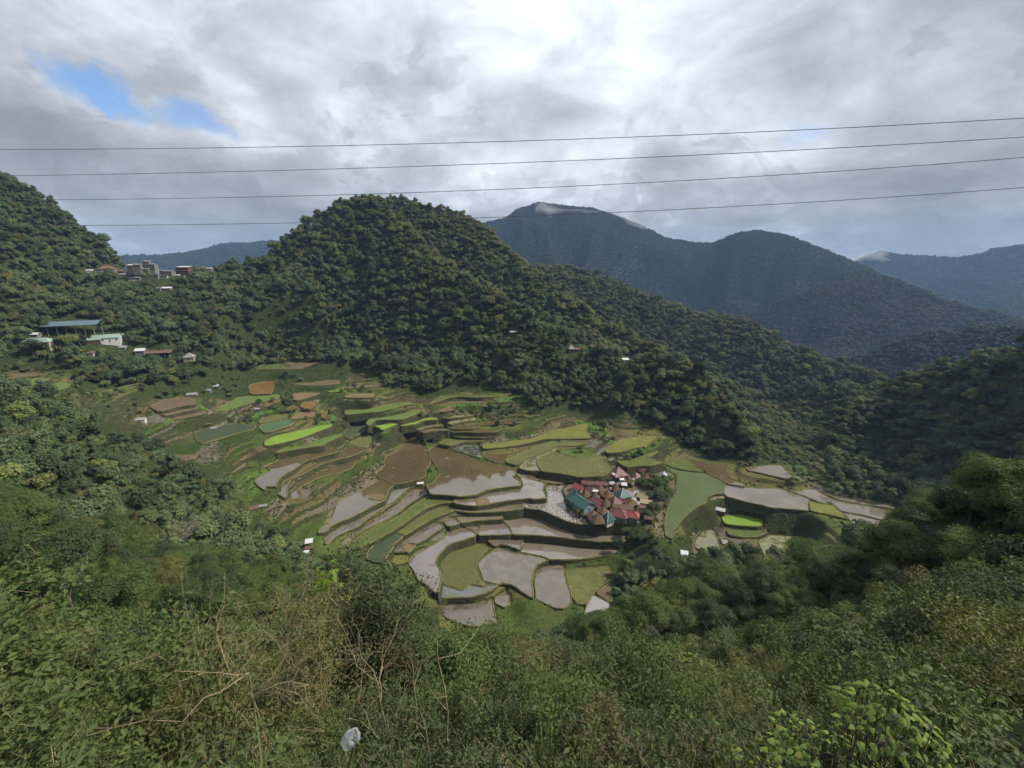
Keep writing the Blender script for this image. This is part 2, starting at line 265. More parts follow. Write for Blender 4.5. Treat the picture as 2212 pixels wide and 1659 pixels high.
('f5','brownwater',None,"F1430,907 1600,913 1900,882 2060,857 G0,622 170,603 320,640 250,655 0,672 F2140,892 1900,905 1880,940 1750,960 1500,965 1450,932","long orange-brown flooded terrace reaching to the dark tree clump"),
('f6','brownwater',('under','f5','F1700,963','F1700,988'),"F1480,990 1700,988 1900,970 2100,962 2200,972 G250,702 100,740 0,745 F2110,1005 1830,1010 1700,1002 1500,1005","narrow orange terrace, next under the long orange-brown one"),
('f7','brownwater',('under','f6','F1650,1005','F1650,1062'),"F1500,1057 1760,1062 1850,1047 2110,1047 2200,1062 2030,1077 1900,1082 1600,1077","narrow brown terrace third under the dark tree clump"),
('f8','weedy',('under','f7','F1750,1080','F1750,1115'),"F1380,1112 1550,1085 1600,1112 1900,1117 2060,1107 2050,1132 1900,1137 1700,1142 1600,1162 1480,1202 1400,1182 1320,1172","weedy yellow-green terrace above the dark mud pond"),
('f9','dark',('=','c15',0.5),"F1500,1240 1560,1205 1650,1190 1880,1190 1912,1262 1950,1350 1900,1370 1700,1310","dark grey mud pond behind the long straight dike"),
('f10','brownwater',('=','c15',0.4),"A1530,532 1520,472 1700,482 1850,462 2050,402 2212,342 G250,1012 500,932 640,917 450,980 300,1052 110,1112 50,1182 60,1217 0,1217 A1700,600 1600,562","olive-brown pond with a long curved tail, behind the straight dike"),
('f11','brownwater',('=','c15',0.5),"F1080,1042 1300,1022 1450,1012 1480,1032 1400,1072 1250,1092 1200,1132 1230,1180 1160,1180 1110,1122","small brown pond at the head of the crooked dike"),
('f12','mud',None,"F1075,1002 1200,962 1460,962 1470,982 1300,987 1100,1012","thin brown step of the stone stairway above the small brown pond"),
('f13','mud',None,"F1000,972 1100,932 1330,892 1400,912 1200,932 1050,977","thin brown step under the bright green lip"),
('f15','brightgreen',None,"F780,912 1000,862 1150,802 1290,802 1310,832 1100,842 1000,892 800,922","bright green lip above the red stone wall"),
('f16','brightgreen',None,"F400,922 700,882 742,892 620,942 530,982 470,942","small bright green patch left of the red stone wall"),
('f17','green',None,"F290,882 350,822 600,792 800,752 1000,702 1160,692 1100,722 900,792 780,832 500,832 420,842 330,912","green rice terrace bending like a boomerang"),
('f18','green',None,"F0,692 300,692 600,622 850,582 900,572 1000,612 850,622 650,682 450,722 200,742 0,762","long green terrace, next above the boomerang one"),
('f19','tan',None,"F0,492 150,462 440,457 390,500 370,522 0,522","tan fallow plot beside the shrubs at the hill foot"),
('f20','mud',None,"F0,372 200,342 560,332 540,370 300,377 0,392","upper mud strip beside the shrubs at the hill foot"),
('g1','yellowgreen',('=','f10',2.2),"G0,932 150,902 400,882 500,852 700,762 950,722 1050,692 1200,662 1230,692 1180,762 1290,862 1200,872 900,877 600,882 350,942 150,980 0,1000 F1950,1242 1930,1180","broad yellow-green stubble terrace with a shrubby upper edge"),
('g2','weedy',('=','f10',1.0),"G130,1152 300,1062 500,982 640,932 1230,917 1230,942 1000,980 750,987 600,1062 330,1160 200,1250 70,1215 60,1182","weedy terrace that hooks round under the broad stubble one"),
('g3','olive',('=','f10',0.4),"G230,1292 330,1182 500,1092 700,1022 800,1002 1250,1002 1200,1012 900,1017 760,1042 560,1132 490,1200 490,1250 540,1330 370,1330","olive flooded terrace hooking round the grassy mound"),
('g4','weedy',('=','f10',0.8),"G505,1250 495,1190 600,1112 760,1062 860,1092 1050,1152 1180,1142 1400,1097 1780,1072 1760,1112 1480,1122 1440,1172 1530,1252 1560,1300 1450,1400 1100,1420 850,1372 560,1337","broad rough grass terrace directly behind the village"),
('g5','yellowgreen',('=','f10',3.2),"G1480,1080 1450,1042 1600,932 1700,882 2000,832 2212,842 H100,-180 H30,-100 G2000,990 1850,1012 1700,1062","green and ochre terrace at the foot of the right-hand forest"),
('g6','grassy',('=','f10',1.4),"G1600,1192 1790,1192 1850,1172 2050,1102 2212,1052 H80,40 300,100 120,150 G1900,1262 1750,1282","grey-green terrace between the maroon roofs and the forest"),
('g7','tan',('=','c12c',1.0),"G290,1352 560,1347 760,1352 850,1402 882,1432 890,1500 800,1517 650,1500 450,1442","reddish-brown drained paddy touching the village's left end"),
('h1','rows',('=','c10a',3.6),"H130,162 300,152 480,212 860,252 1080,352 1150,392 1140,462 1135,550 1000,550 900,602 890,670 750,732 600,852 500,980 430,1062 410,1182 320,1152 300,1000 310,880 350,732 440,562 470,432 500,302 350,222","big sickle-shaped field planted in dark green rows, right of the village"),
('h2','brownwater',('=','h1',0.3),"H640,60 900,112 1050,132 1205,142 1170,252 1210,332 1430,402 1420,450 1160,402 1070,332 900,252 830,182 720,152","rust-brown marshy paddy above the sickle field"),
('h3','grassy',('=','h1',0.6),"H320,112 600,32 720,152 830,202 850,242 500,202 330,142","grassy hump of field above the planted rows"),
('h4','pondpale',('=','h1',3.0),"H1450,182 1700,152 1900,132 1980,162 2000,202 2150,322 1980,332 1800,292 1640,252 1480,222","small ochre and white pond on the shelf under the right-hand forest"),
('h5','pale',('=','h1',-0.3),"H1150,412 1400,452 1650,470 1900,467 2100,522 I440,562 578,622 565,700 575,790 400,772 0,742 H1700,712 1550,682 1450,662 1200,597 1145,550","big smooth mauve-grey flooded paddy right of the planted rows"),
('h6','pale',('=','h1',-0.1),"I230,482 460,512 480,482 670,487 760,552 900,602 1030,662 1200,692 1400,722 1600,765 1780,802 1800,930 1740,930 1640,930 1560,907 1300,842 1020,792 960,742 900,702 800,692 650,642 480,572 350,532","second mauve-grey flooded paddy, narrowing towards the right-hand trees"),
('h6b','pale',('=','h1',-0.5),"I1020,802 1300,862 1560,917 1700,960 1600,1040 1300,1060 1190,980 1130,902 1080,842","front corner of the mauve-grey ponds, cut off by a thin dike"),
('h7','pale',('=','h1',0.2),"I700,502 950,592 1250,642 1450,682 1650,692 1780,742 1760,770 1650,742 1500,722 1250,682 1000,642 900,602","thin sliver of pale water along the back dike on the right"),
('h8','yellowgreen',('=','h1',0.1),"I592,652 700,682 830,702 920,712 970,772 1040,812 1120,902 1080,902 850,842 592,792 575,712","yellow-green wedge with a lone banana clump between the mauve ponds"),
('h9','olive',-134.5,"H860,1062 1000,1062 1030,1152 1070,1252 1150,1442 1150,1540 980,1540 800,1350 720,1292 740,1202","olive and white pond behind the bare-branched trees"),
('h10','olive',-134.5,"H1620,1182 1800,1132 2200,1152 2240,1202 2000,1300 1750,1400 1700,1402 1640,1262","ochre-olive pond half hidden behind a dead bush on the right"),
('h11','brightgreen',-130.5,"H1100,872 1250,832 1450,852 1700,922 1650,1012 1300,992 1150,972","vivid green curved terrace below the mauve ponds"),
('h12','water',-134.3,"H1090,1182 1215,1202 1180,1252 1120,1262","little white puddle beside the olive pond"),
('h13','water',-133.5,"H680,1102 760,1062 700,1172 650,1192","slanting white puddle under the planted field"),
('h14','grassy',-132.5,"H1180,1042 1600,1052 1750,1092 1600,1152 1400,1162 1200,1122","mossy step under the vivid green terrace"),
]
FZ = {}; FPOLY = {}
def chaikin(p, it=1):
    for _ in range(it):
        q = []
        for i in range(len(p)):
            a = p[i]; b = p[(i+1) % len(p)]
            q.append((a[0]*.87+b[0]*.13, a[1]*.87+b[1]*.13)); q.append((a[0]*.13+b[0]*.87, a[1]*.13+b[1]*.87))
        p = q
    return p
def poly_area(p):
    return 0.5*sum(p[i][0]*p[(i+1) % len(p)][1]-p[(i+1) % len(p)][0]*p[i][1] for i in range(len(p)))
_todo = list(FIELDS); _guard = 0
while _todo and _guard < 2000:
    f = _todo.pop(0); _guard += 1; fid, look, rule, s, lab = f
    pts = tok(s)
    if rule is None:
        cu = sum(p[0] for p in pts)/len(pts); cv = sum(p[1] for p in pts)/len(pts); z = prior(cu, cv)
    elif isinstance(rule, (int, float)): z = float(rule)
    else:
        if rule[1] not in FZ: _todo.append(f); continue
        zo = FZ[rule[1]]
        if rule[0] == '=': z = zo+rule[2]
        else:
            top = vtan(*tok(rule[2])[0])[1]; foot = vtan(*tok(rule[3])[0])[1]
            z = (zo/foot)*top if rule[0] == 'on' else (zo/top)*foot
    FZ[fid] = z
    w = [on_z(u, v, z) for u, v in pts]
    if poly_area(w) < 0: w.reverse()
    FPOLY[fid] = chaikin(w, 1)
# ------------------------------------------------------------------ ground height
NEAR = [ # (u, v, horizontal distance) on the ground
 (1106,1659,7.5),(600,1659,8),(100,1659,13),(-200,1400,22),(1600,1659,7),(2100,1659,6.5),(2400,1500,11),
 (1106,1560,14),(600,1560,16),(200,1560,25),(1600,1560,15),(2050,1560,13),
 (1106,1470,26),(650,1460,27),(250,1420,42),(-50,1380,36),(1550,1460,30),(1950,1450,24),(2212,1400,18),
 (1106,1400,70),(800,1360,75),(500,1300,85),(250,1250,95),(-50,1200,80),(1450,1380,70),(1750,1350,52),(2000,1330,42),(2212,1300,32),
 (1150,1345,128),(900,1320,130),(600,1210,163),(400,1120,192),(150,1080,155),(-80,1040,145),(1500,1270,118),(1750,1240,90),(2000,1190,70),(2212,1215,52),
 (560,1130,203),(440,1050,225),(300,980,240),(100,950,212),(-100,900,238),(1480,1230,150),(1700,1205,140),(1900,1195,118),(2060,1140,102),(2212,1090,90),
 (350,900,298),(200,870,315),(60,870,313),(-100,800,375),(2300,1045,118),(2450,985,110),
 (60,740,410),(180,725,424),(300,745,415),(400,780,400),(480,770,438),(560,745,478),(-100,700,430),
 (700,775,432),(850,805,370),(1000,810,345),(1150,870,312),(1300,880,308),(1450,955,280),(1560,990,262),(1680,1000,255),
 (1720,930,420),(1690,890,500),(1800,1040,262),(1850,1065,250),(1960,1095,235),(2050,1110,225),(2250,1140,200),
 (1380,1200,190),(1420,1150,200),(1340,1130,204),
 (300,640,520),(500,640,510),(100,660,480),(-50,640,500),
]
for fid in FPOLY:                                        # the fields themselves steer the broad surface
    pass
_cx, _ct = [], []
for u, v, r in NEAR:
    az, t = vtan(u, v); _cx.append((az*2.2, math.log(r))); _ct.append(t)
for f in FIELDS:
    p = FPOLY[f[0]]; z = FZ[f[0]]-0.4
    for q in range(0, len(p), max(1, len(p)//3)):
        x, y = p[q]; r = math.hypot(x, y); _cx.append((math.atan2(x, y)*2.2, math.log(r))); _ct.append(z/r)
_cx = np.array(_cx); _ct = np.array(_ct); _cw = tps_fit(_cx, _ct, 0.02)
def valley(x, y):
    r = np.hypot(x, y); az = np.clip(np.arctan2(x, np.maximum(y, 1e-3)), -1.12, 1.15)
    L = np.log(np.clip(r, 3.5, 520))
    t = tps_eval(_cx, _cw, np.stack([az.ravel()*2.2, L.ravel()], 1)).reshape(x.shape)
    z = np.clip(r, 3.5, 520)*t
    far = np.clip((r-480)/400, 0, 1); z = z*(1-far)+far*(-230)
    k = np.clip((r-0.4)/1.3, 0, 1); z = z*k+(-1.75)*(1-k)
    k = np.clip((y+0.6)/1.6, 0, 1); k = k*k*(3-2*k); z = z*k+(1-k)*(-1.8+0.02*np.abs(y))
    return z
# ridges: crest as (u, v, distance); the ground falls towards the viewer at sf and away at sb
RIDGES = [
 ('left_hill', [(-500,250,640),(-200,310,640),(0,388,640),(60,415,640),(110,455,635),(180,500,625),(230,536,615),(262,572,600),(300,625,590),(340,720,580)], .85, .6, 14, 7),
 ('left_spur', [(-300,480,490),(-60,560,490),(0,600,488),(60,628,482),(120,655,475),(190,690,460),(240,730,450),(300,800,440)], .75, .5, 8, 5),
 ('saddle', [(-100,640,570),(150,628,565),(250,600,560),(320,590,560),(400,590,560),(460,588,560),(520,588,560),(600,560,560),(660,560,560)], .33, .4, 5, 4),
 ('hill', [(470,640,500),(540,590,540),(590,549,555),(620,518,560),(680,482,565),(740,447,570),(790,431,565),(830,446,550),(852,474,520),(956,572,455),(1039,622,420),(1146,696,382),(1290,772,368),(1430,782,354),(1500,812,342),(1590,890,322),(1650,985,292),(1680,1060,270)], 1.02, .8, 18, 9),
 ('hill_back', [(700,540,620),(800,450,640),(850,434,640),(920,450,640),(1000,468,625),(1045,494,605),(1080,530,585),(1130,568,565),(1200,628,530),(1290,700,490),(1400,752,450),(1460,790,420),(1540,870,390)], .95, .7, 16, 8),
 ('far_hill', [(1060,640,760),(1160,580,760),(1230,580,760),(1300,605,755),(1400,645,745),(1500,680,730),(1600,696,720),(1640,712,705),(1700,752,690),(1800,792,670),(1900,816,650),(1940,840,645),(1990,900,640)], .75, .6, 20, 12),
 ('knoll', [(1600,960,420),(1640,905,450),(1680,882,480),(1760,858,500),(1830,850,505),(1900,846,510),(1960,860,515),(2100,900,520)], .55, .5, 10, 7),
 ('right_hill', [(1762,1040,315),(1775,985,345),(1800,925,375),(1850,885,400),(1890,858,420),(1960,818,430),(2050,798,425),(2120,778,415),(2212,760,405),(2400,700,390),(2700,600,390)], .88, .6, 13, 8),
 ('mid_ridge', [(1740,880,980),(1780,840,1000),(1830,785,1030),(1900,760,1080),(2000,728,1100),(2100,716,1100),(2212,716,1100),(2500,730,1100)], .5, .5, 30, 22),
 ('spur', [(1440,720,1650),(1619,682,1700),(1690,650,1750),(1787,616,1800),(1862,590,1900),(1950,612,1900),(2050,655,1850),(2212,700,1800),(2500,720,1800)], .42, .4, 85, 40),
 ('peak', [(1000,520,2600),(1050,482,2600),(1090,473,2600),(1120,453,2600),(1165,438,2600),(1205,445,2600),(1280,452,2600),(1320,466,2600),(1380,488,2550),(1440,517,2500),(1500,527,2500),(1540,528,2450),(1590,507,2400),(1640,500,2400),(1700,510,2400),(1780,542,2350),(1840,568,2300),(1880,585,2300),(1960,650,2300)], .45, .4, 125, 60),
 ('blue_right', [(1800,610,4200),(1860,558,4200),(1900,545,4200),(1950,553,4200),(2000,556,4200),(2060,559,4200),(2110,554,4200),(2150,541,4200),(2212,533,4200),(2350,530,4200),(2600,560,4200)], .3, .3, 125, 70),
 ('blue_left', [(-400,600,3600),(240,560,3600),(290,553,3600),(340,556,3600),(400,551,3600),(450,540,3600),(480,530,3600),(520,530,3600),(550,528,3600),(600,524,3600),(700,560,3600),(900,600,3600)], .3, .3, 90, 60),
]
def ridge_height(name, crest, sf, sb, namp, x, y, r, az):
    A = np.array([vtan(u, v) for u, v, _ in crest]); R = np.array([c[2] for c in crest], float); Zc = A[:, 1]*R
    Ri = np.interp(az, A[:, 0], R); Zi = np.interp(az, A[:, 0], Zc)
    out = np.maximum(A[0, 0]-az, 0)+np.maximum(az-A[-1, 0], 0)
    Zi = Zi-out*Ri*0.9
    d = Ri-r; s = np.where(d > 0, sf, sb); c = Ri[0] if False else Ri*0.02
    fall = s*(np.sqrt(d*d+c*c)-c)
    sc = Ri.mean()*0.10 if hasattr(Ri, 'mean') else 40
    cr = az*R.mean()/sc                                   # gullies running down the slope
    g = (np.abs(fbm(cr*1.3+0.15*d/sc, d/sc*0.35, 11+len(name), 4)))*1.6
    env = np.clip(np.abs(d)/(namp*3.0), 0, 1)
    small = fbm(x/namp/1.6, y/namp/1.6, 31, 3)*namp*0.25*np.clip(np.abs(d)/namp, 0.12, 1)
    return Zi-fall-g*namp*env+small
def raw_height(x, y):
    r = np.hypot(x, y); az = np.arctan2(x, y)
    z = valley(x, y)
    z = z+fbm(x/14, y/14, 5, 4)*2.2*np.clip((r-12)/60, 0, 1)+fbm(x/2.5, y/2.5, 9, 3)*0.5*np.clip((r-3)/20, 0, 1)
    for name, crest, sf, sb, namp, _ in RIDGES:
        zr = ridge_height(name, crest, sf, sb, namp, x, y, r, az)
        zr = np.where(y > 0, zr, -500)
        z = np.maximum(z, zr)
    return z
def _axis(c0, c1, step, lo, hi, g=1.035):
    core = list(np.arange(c0, c1, step)); s = step; v = core[-1]
    while v < hi: s *= g; v += s; core.append(v)
    s = step; v = core[0]; left = []
    while v > lo: s *= g*1.01; v -= s; left.append(v)
    return np.array(left[::-1]+core)
XS = _axis(-270, 255, 1.25, -6000, 6000, 1.03); YS = np.concatenate([_axis(0, 132, 1.8, -400, 131, 1.03)[:-1], np.arange(133, 396, 1.15), _axis(396, 398, 1.2, 396, 6500, 1.02)[2:]]); YS = np.unique(YS)
GX, GY = np.meshgrid(XS, YS)
GZ = raw_height(GX, GY)
print('grid', GX.shape)
# between the traced fields the bowl is stepped all over: small nameless terraces
OPEN = tok("V0,775 95,775 165,800 175,832 300,835 330,838 440,822 520,803 600,788 700,787 800,800 835,835 930,852 1000,828 1130,855 1150,885 1290,880 1400,905 1465,955 1500,980 1560,990 1660,1000 1725,1010 1790,1062 1870,1085 1950,1100 1960,1120 1860,1145 1750,1135 1700,1185 1500,1190 1465,1175 1430,1200 1360,1170 1335,1215 1310,1290 1262,1335 1000,1370 900,1300 800,1215 690,1180 640,1150 580,1130 540,1100 520,1060 480,1010 400,1000 350,960 280,925 200,895 130,865 0,862")
def _inp(x, y, p):
    c = np.zeros(x.shape, bool)
    for i in range(len(p)):
        x0, y0 = p[i]; x1, y1 = p[(i+1) % len(p)]
        if y0 != y1: c ^= ((y0 > y) != (y1 > y)) & (x < (x1-x0)*(y-y0)/(y1-y0)+x0)
    return c
_u, _v_ = project(GX, GY, GZ); _r = np.hypot(GX, GY)
OPENW = (_inp(_u, _v_, OPEN) & (GY > 100) & (_r > 118) & (_r < 480)).astype(float)
for _ in range(3):
    OPENW[1:-1, 1:-1] = (OPENW[1:-1, 1:-1]*2+OPENW[:-2, 1:-1]+OPENW[2:, 1:-1]+OPENW[1:-1, :-2]+OPENW[1:-1, 2:])/6
def stepped(z):
    global PLOT
    hs = 1.8; w = fbm(GX/26, GY/26, 301, 3)*1.6; q = (z+w)/hs; k = np.floor(q); f = q-k; f = np.clip((f-0.80)/0.14, 0, 1)
    along = (GX*0.92+GY*0.38+fbm(GX/40, GY/40, 55, 2)*16)/24+k*0.37; h = _hash(np.floor(along), k+500, 77)
    pal = np.array([(.075,.110,.028),(.100,.120,.034),(.060,.085,.022),(.14,.135,.042),(.105,.070,.038),(.16,.115,.062),(.10,.170,.035),(.045,.070,.018),(.15,.130,.05),(.090,.068,.034),(.13,.085,.045)])
    ix = np.clip((h*len(pal)).astype(int), 0, len(pal)-1); ix = np.where((GY < 175) & (ix > 3), ix % 3, ix); PLOT = pal[ix]; PLOT = np.concatenate([PLOT, np.isin(ix, (4, 9, 10)).astype(float)[..., None]], 2); return (k+f)*hs-w*0.9+0.3
# fit the ground to the fields: raise or lower it along every rim, sink it under every field
_cw0 = np.zeros_like(GZ); _cwv = np.zeros_like(GZ)
def _window(x0, x1, y0, y1):
    return np.searchsorted(XS, x0), np.searchsorted(XS, x1), np.searchsorted(YS, y0), np.searchsorted(YS, y1)
def sample_poly(p, step):
    out = []
    for i in range(len(p)):
        a = p[i]; b = p[(i+1) % len(p)]; L = math.hypot(b[0]-a[0], b[1]-a[1]); n = max(1, int(L/step))
        for k in range(n): out.append((a[0]+(b[0]-a[0])*k/n, a[1]+(b[1]-a[1])*k/n))
    return out
RIMS = [(p, FZ[k]) for k, p in FPOLY.items()]
VILLAGE = chaikin([on_z(u, v, FZ['c12c']+1.0) for u, v in tok("K230,330 450,230 1000,160 1550,180 1960,290 1990,520 1760,800 1640,980 1380,1080 1250,1085 1000,1078 640,1098 560,920 300,700 215,560 330,440")], 1)
if poly_area(VILLAGE) < 0: VILLAGE.reverse()
VZ = FZ['c12c']+1.0
RIMS.append((VILLAGE, VZ))
def inpoly(x, y, p):
    c = np.zeros(x.shape, bool); n = len(p)
    for i in range(n):
        x0, y0 = p[i]; x1, y1 = p[(i+1) % n]
        if y0 == y1: continue
        c ^= ((y0 > y) != (y1 > y)) & (x < (x1-x0)*(y-y0)/(y1-y0)+x0)
    return c
def _fit(step, sig, win, soft):
    cw = np.zeros_like(GZ); cv = np.zeros_like(GZ)
    for p, z in RIMS:
        for (sx, sy) in sample_poly(p, step):
            i0, i1, j0, j1 = _window(sx-win, sx+win, sy-win, sy+win)
            dx = XS[i0:i1][None, :]-sx; dy = YS[j0:j1][:, None]-sy; w = np.exp(-(dx*dx+dy*dy)/(2*sig**2))
            cw[j0:j1, i0:i1] += w; cv[j0:j1, i0:i1] += w*(z-0.35-GZ[j0:j1, i0:i1])
    return GZ+cv/(cw+soft)
GZ = _fit(6.0, 9.0, 26, 0.35)
GZ = GZ*(1-OPENW)+stepped(GZ)*OPENW
for p, z in RIMS:
    for (sx, sy) in sample_poly(p, 2.5):
        i0, i1, j0, j1 = _window(sx-9, sx+9, sy-9, sy+9)
        dx = XS[i0:i1][None, :]-sx; dy = YS[j0:j1][:, None]-sy; w = np.exp(-(dx*dx+dy*dy)/(2*2.8**2))
        _cw0[j0:j1, i0:i1] += w; _cwv[j0:j1, i0:i1] += w*(z-0.35-GZ[j0:j1, i0:i1])
GZ = GZ+_cwv/(_cw0+0.25)
INF = np.zeros(GZ.shape, bool)
for p, z in RIMS:
    a = np.array(p); i0, i1, j0, j1 = _window(a[:, 0].min(), a[:, 0].max(), a[:, 1].min(), a[:, 1].max())
    m = inpoly(GX[j0:j1, i0:i1], GY[j0:j1, i0:i1], p)
    sub = GZ[j0:j1, i0:i1]; sub[m] = np.minimum(sub[m], z-1.3) if p is not VILLAGE else z-0.02
    INF[j0:j1, i0:i1] |= m
def H(x, y):
    x = np.asarray(x, float); y = np.asarray(y, float)
    i = np.clip(np.searchsorted(XS, x)-1, 0, len(XS)-2); j = np.clip(np.searchsorted(YS, y)-1, 0, len(YS)-2)
    fx = (x-XS[i])/(XS[i+1]-XS[i]); fy = (y-YS[j])/(YS[j+1]-YS[j])
    return (GZ[j, i]*(1-fx)+GZ[j, i+1]*fx)*(1-fy)+(GZ[j+1, i]*(1-fx)+GZ[j+1, i+1]*fx)*fy
def in_field(x, y):
    i = np.clip(np.searchsorted(XS, x)-1, 0, len(XS)-1); j = np.clip(np.searchsorted(YS, y)-1, 0, len(YS)-1)
    i2 = np.minimum(i+1, len(XS)-1); j2 = np.minimum(j+1, len(YS)-1)
    return INF[j, i] | INF[j2, i] | INF[j, i2] | INF[j2, i2]
# horizon table: what the viewer can see of a point
_AZ = np.radians(np.arange(-60, 60, 0.2)); _RR = np.geomspace(2, 6000, 700)
_hx = np.sin(_AZ)[:, None]*_RR[None]; _hy = np.cos(_AZ)[:, None]*_RR[None]
_HT = np.maximum.accumulate(H(_hx, _hy)/_RR[None], axis=1)
def seen(x, y, z):
    r = np.hypot(x, y); az = np.arctan2(x, y)
    i = np.clip(((az-_AZ[0])/math.radians(0.2)).astype(int), 0, len(_AZ)-1); j = np.clip(np.searchsorted(_RR, r*0.93)-1, 0, len(_RR)-1)
    return z/r > _HT[i, j]-0.02
def first_hit(u, v, r0=3):
    """ground point seen at V pixel (u, v)"""
    az, t = vtan(u, v); rr = np.geomspace(r0, 6000, 3000)
    h = H(np.sin(az)*rr, np.cos(az)*rr)
    k = np.argmax(h >= t*rr)
    if h[k] < t*rr[k]: k = len(rr)-1
    r = rr[k]; return Vector((math.sin(az)*r, math.cos(az)*r, float(h[k])))

# ------------------------------------------------------------------ materials
MATS = {}
class NT:
    def __init__(s, name):
        s.m = bpy.data.materials.new(name); s.m.use_nodes = True; s.n = s.m.node_tree.nodes; s.l = s.m.node_tree.links
        s.n.clear(); s.out = s.n.new('ShaderNodeOutputMaterial'); MATS[name] = s.m
    def add(s, t, **kw):
        n = s.n.new(t)
        for k, v in kw.items():
            if k.startswith('i_'):
                key = k[2:].replace('_', ' '); inp = n.inputs[key] if key in n.inputs else n.inputs[int(key)]
                if hasattr(v, 'is_linked'): s.l.new(v, inp)
                else: inp.default_value = v
            else: setattr(n, k, v)
        return n
    def noise(s, scale, detail=4, rough=0.6, coord='pos', dist=0.0, stretch=None):
        if coord == 'pos': v = s.add('ShaderNodeNewGeometry').outputs['Position']
        else: v = s.add('ShaderNodeTexCoord').outputs['Object']
        if stretch:
            mp = s.add('ShaderNodeMapping'); s.l.new(v, mp.inputs[0]); mp.inputs['Scale'].default_value = stretch[:3]
            if len(stretch) > 3: mp.inputs['Rotation'].default_value = (0, 0, stretch[3])
            v = mp.outputs[0]
        n = s.add('ShaderNodeTexNoise'); s.l.new(v, n.inputs['Vector']); n.inputs['Scale'].default_value = scale
        n.inputs['Detail'].default_value = detail; n.inputs['Roughness'].default_value = rough; n.inputs['Distortion'].default_value = dist
        return n.outputs[0]
    def ramp(s, fac, stops, interp='LINEAR'):
        r = s.add('ShaderNodeValToRGB'); s.l.new(fac, r.inputs[0]); cr = r.color_ramp; cr.interpolation = interp
        cr.elements[0].position = stops[0][0]; cr.elements[0].color = (*stops[0][1], 1)
        cr.elements[1].position = stops[-1][0]; cr.elements[1].color = (*stops[-1][1], 1)
        for p, c in stops[1:-1]: e = cr.elements.new(p); e.color = (*c, 1)
        return r.outputs[0]
    def mix(s, fac, a, b, mode='MIX'):
        n = s.add('ShaderNodeMix'); n.data_type = 'RGBA'; n.blend_type = mode
        for v, i in ((fac, 0), (a, 6), (b, 7)):
            if hasattr(v, 'is_linked'): s.l.new(v, n.inputs[i])
            else: n.inputs[i].default_value = v if i == 0 else (*v, 1)
        return n.outputs[2]
    def math(s, op, a, b=0.0, clamp=False):
        n = s.add('ShaderNodeMath', operation=op, use_clamp=clamp)
        for i, v in enumerate((a, b)):
            if hasattr(v, 'is_linked'): s.l.new(v, n.inputs[i])
            else: n.inputs[i].default_value = v
        return n.outputs[0]
    def bump(s, h, strength=0.4, dist=0.1):
        b = s.add('ShaderNodeBump'); s.l.new(h, b.inputs['Height']); b.inputs['Strength'].default_value = strength; b.inputs['Distance'].default_value = dist
        return b.outputs[0]
    def bsdf(s, col, rough=0.8, spec=0.3, normal=None, ior=None, metal=0.0):
        b = s.add('ShaderNodeBsdfPrincipled')
        for v, k in ((col, 'Base Color'), (rough, 'Roughness'), (spec, 'Specular IOR Level'), (metal, 'Metallic')):
            if hasattr(v, 'is_linked'): s.l.new(v, b.inputs[k])
            else: b.inputs[k].default_value = (*v, 1) if k == 'Base Color' else v
        if ior: b.inputs['IOR'].default_value = ior
        if normal is not None: s.l.new(normal, b.inputs['Normal'])
        return b.outputs[0]
    def done(s, sh): s.l.new(sh, s.out.inputs[0]); return s.m
def plain(name, col, rough=0.7, var=0.25, scale=3.0, spec=0.3, metal=0.0, bump=0.0):
    t = NT(name); n = t.noise(scale, 4); d = tuple(c*(1-var) for c in col); l = tuple(min(1, c*(1+var)) for c in col)
    c = t.ramp(n, [(0.3, d), (0.7, l)])
    return t.done(t.bsdf(c, rough, spec, t.bump(n, bump, 0.05) if bump else None, metal=metal))
def leafmat(name, dark, light, trans=0.3, hue=None, patch=0.02, patchcol=None):
    t = NT(name); oi = t.add('ShaderNodeObjectInfo').outputs['Random']
    geo = t.add('ShaderNodeNewGeometry'); ri = geo.outputs['Random Per Island']
    f = t.math('ADD', t.math('MULTIPLY', oi, 0.62), t.math('MULTIPLY', ri, 0.38))
    c = t.mix(f, dark, light)
    if patchcol:
        n = t.noise(patch, 3, 0.6); k = t.ramp(n, [(0.50, (0, 0, 0)), (0.66, (1, 1, 1))])
        c = t.mix(t.math('MULTIPLY', k, 0.75), c, patchcol)
    # a few turning leaves / crowns
    rare = t.ramp(t.math('FRACT', t.math('MULTIPLY', oi, 17.3)), [(0.90, (0, 0, 0)), (0.97, (1, 1, 1))])
    if hue: c = t.mix(t.math('MULTIPLY', rare, 0.8), c, hue)
    b = t.bsdf(c, 0.62, 0.25)
    tr = t.add('ShaderNodeBsdfTranslucent'); t.l.new(t.mix(0.5, c, (0.12, 0.16, 0.02)), tr.inputs[0])
    m = t.add('ShaderNodeMixShader'); m.inputs[0].default_value = trans; t.l.new(b, m.inputs[1]); t.l.new(tr.outputs[0], m.inputs[2])
    return t.done(m.outputs[0])
leafmat('leaf_sun_tint', (0.10, 0.12, 0.042), (0.20, 0.21, 0.075), 0.28, hue=(0.26, 0.24, 0.07))  # lighter, yellower foliage: sunlight painted into the leaf colour
leafmat('leaf_forest', (0.050, 0.084, 0.040), (0.132, 0.186, 0.074), 0.22, hue=(0.19, 0.22, 0.06), patch=0.012, patchcol=(0.155, 0.180, 0.070))  # patch tone: species variety, also painting in sunlit patches
leafmat('leaf_near', (0.040, 0.070, 0.022), (0.120, 0.170, 0.048), 0.30, hue=(0.16, 0.17, 0.045), patch=0.05, patchcol=(0.11, 0.12, 0.042))
leafmat('leaf_far', (0.014, 0.025, 0.024), (0.034, 0.052, 0.036), 0.15, patch=0.003, patchcol=(0.055, 0.065, 0.04))
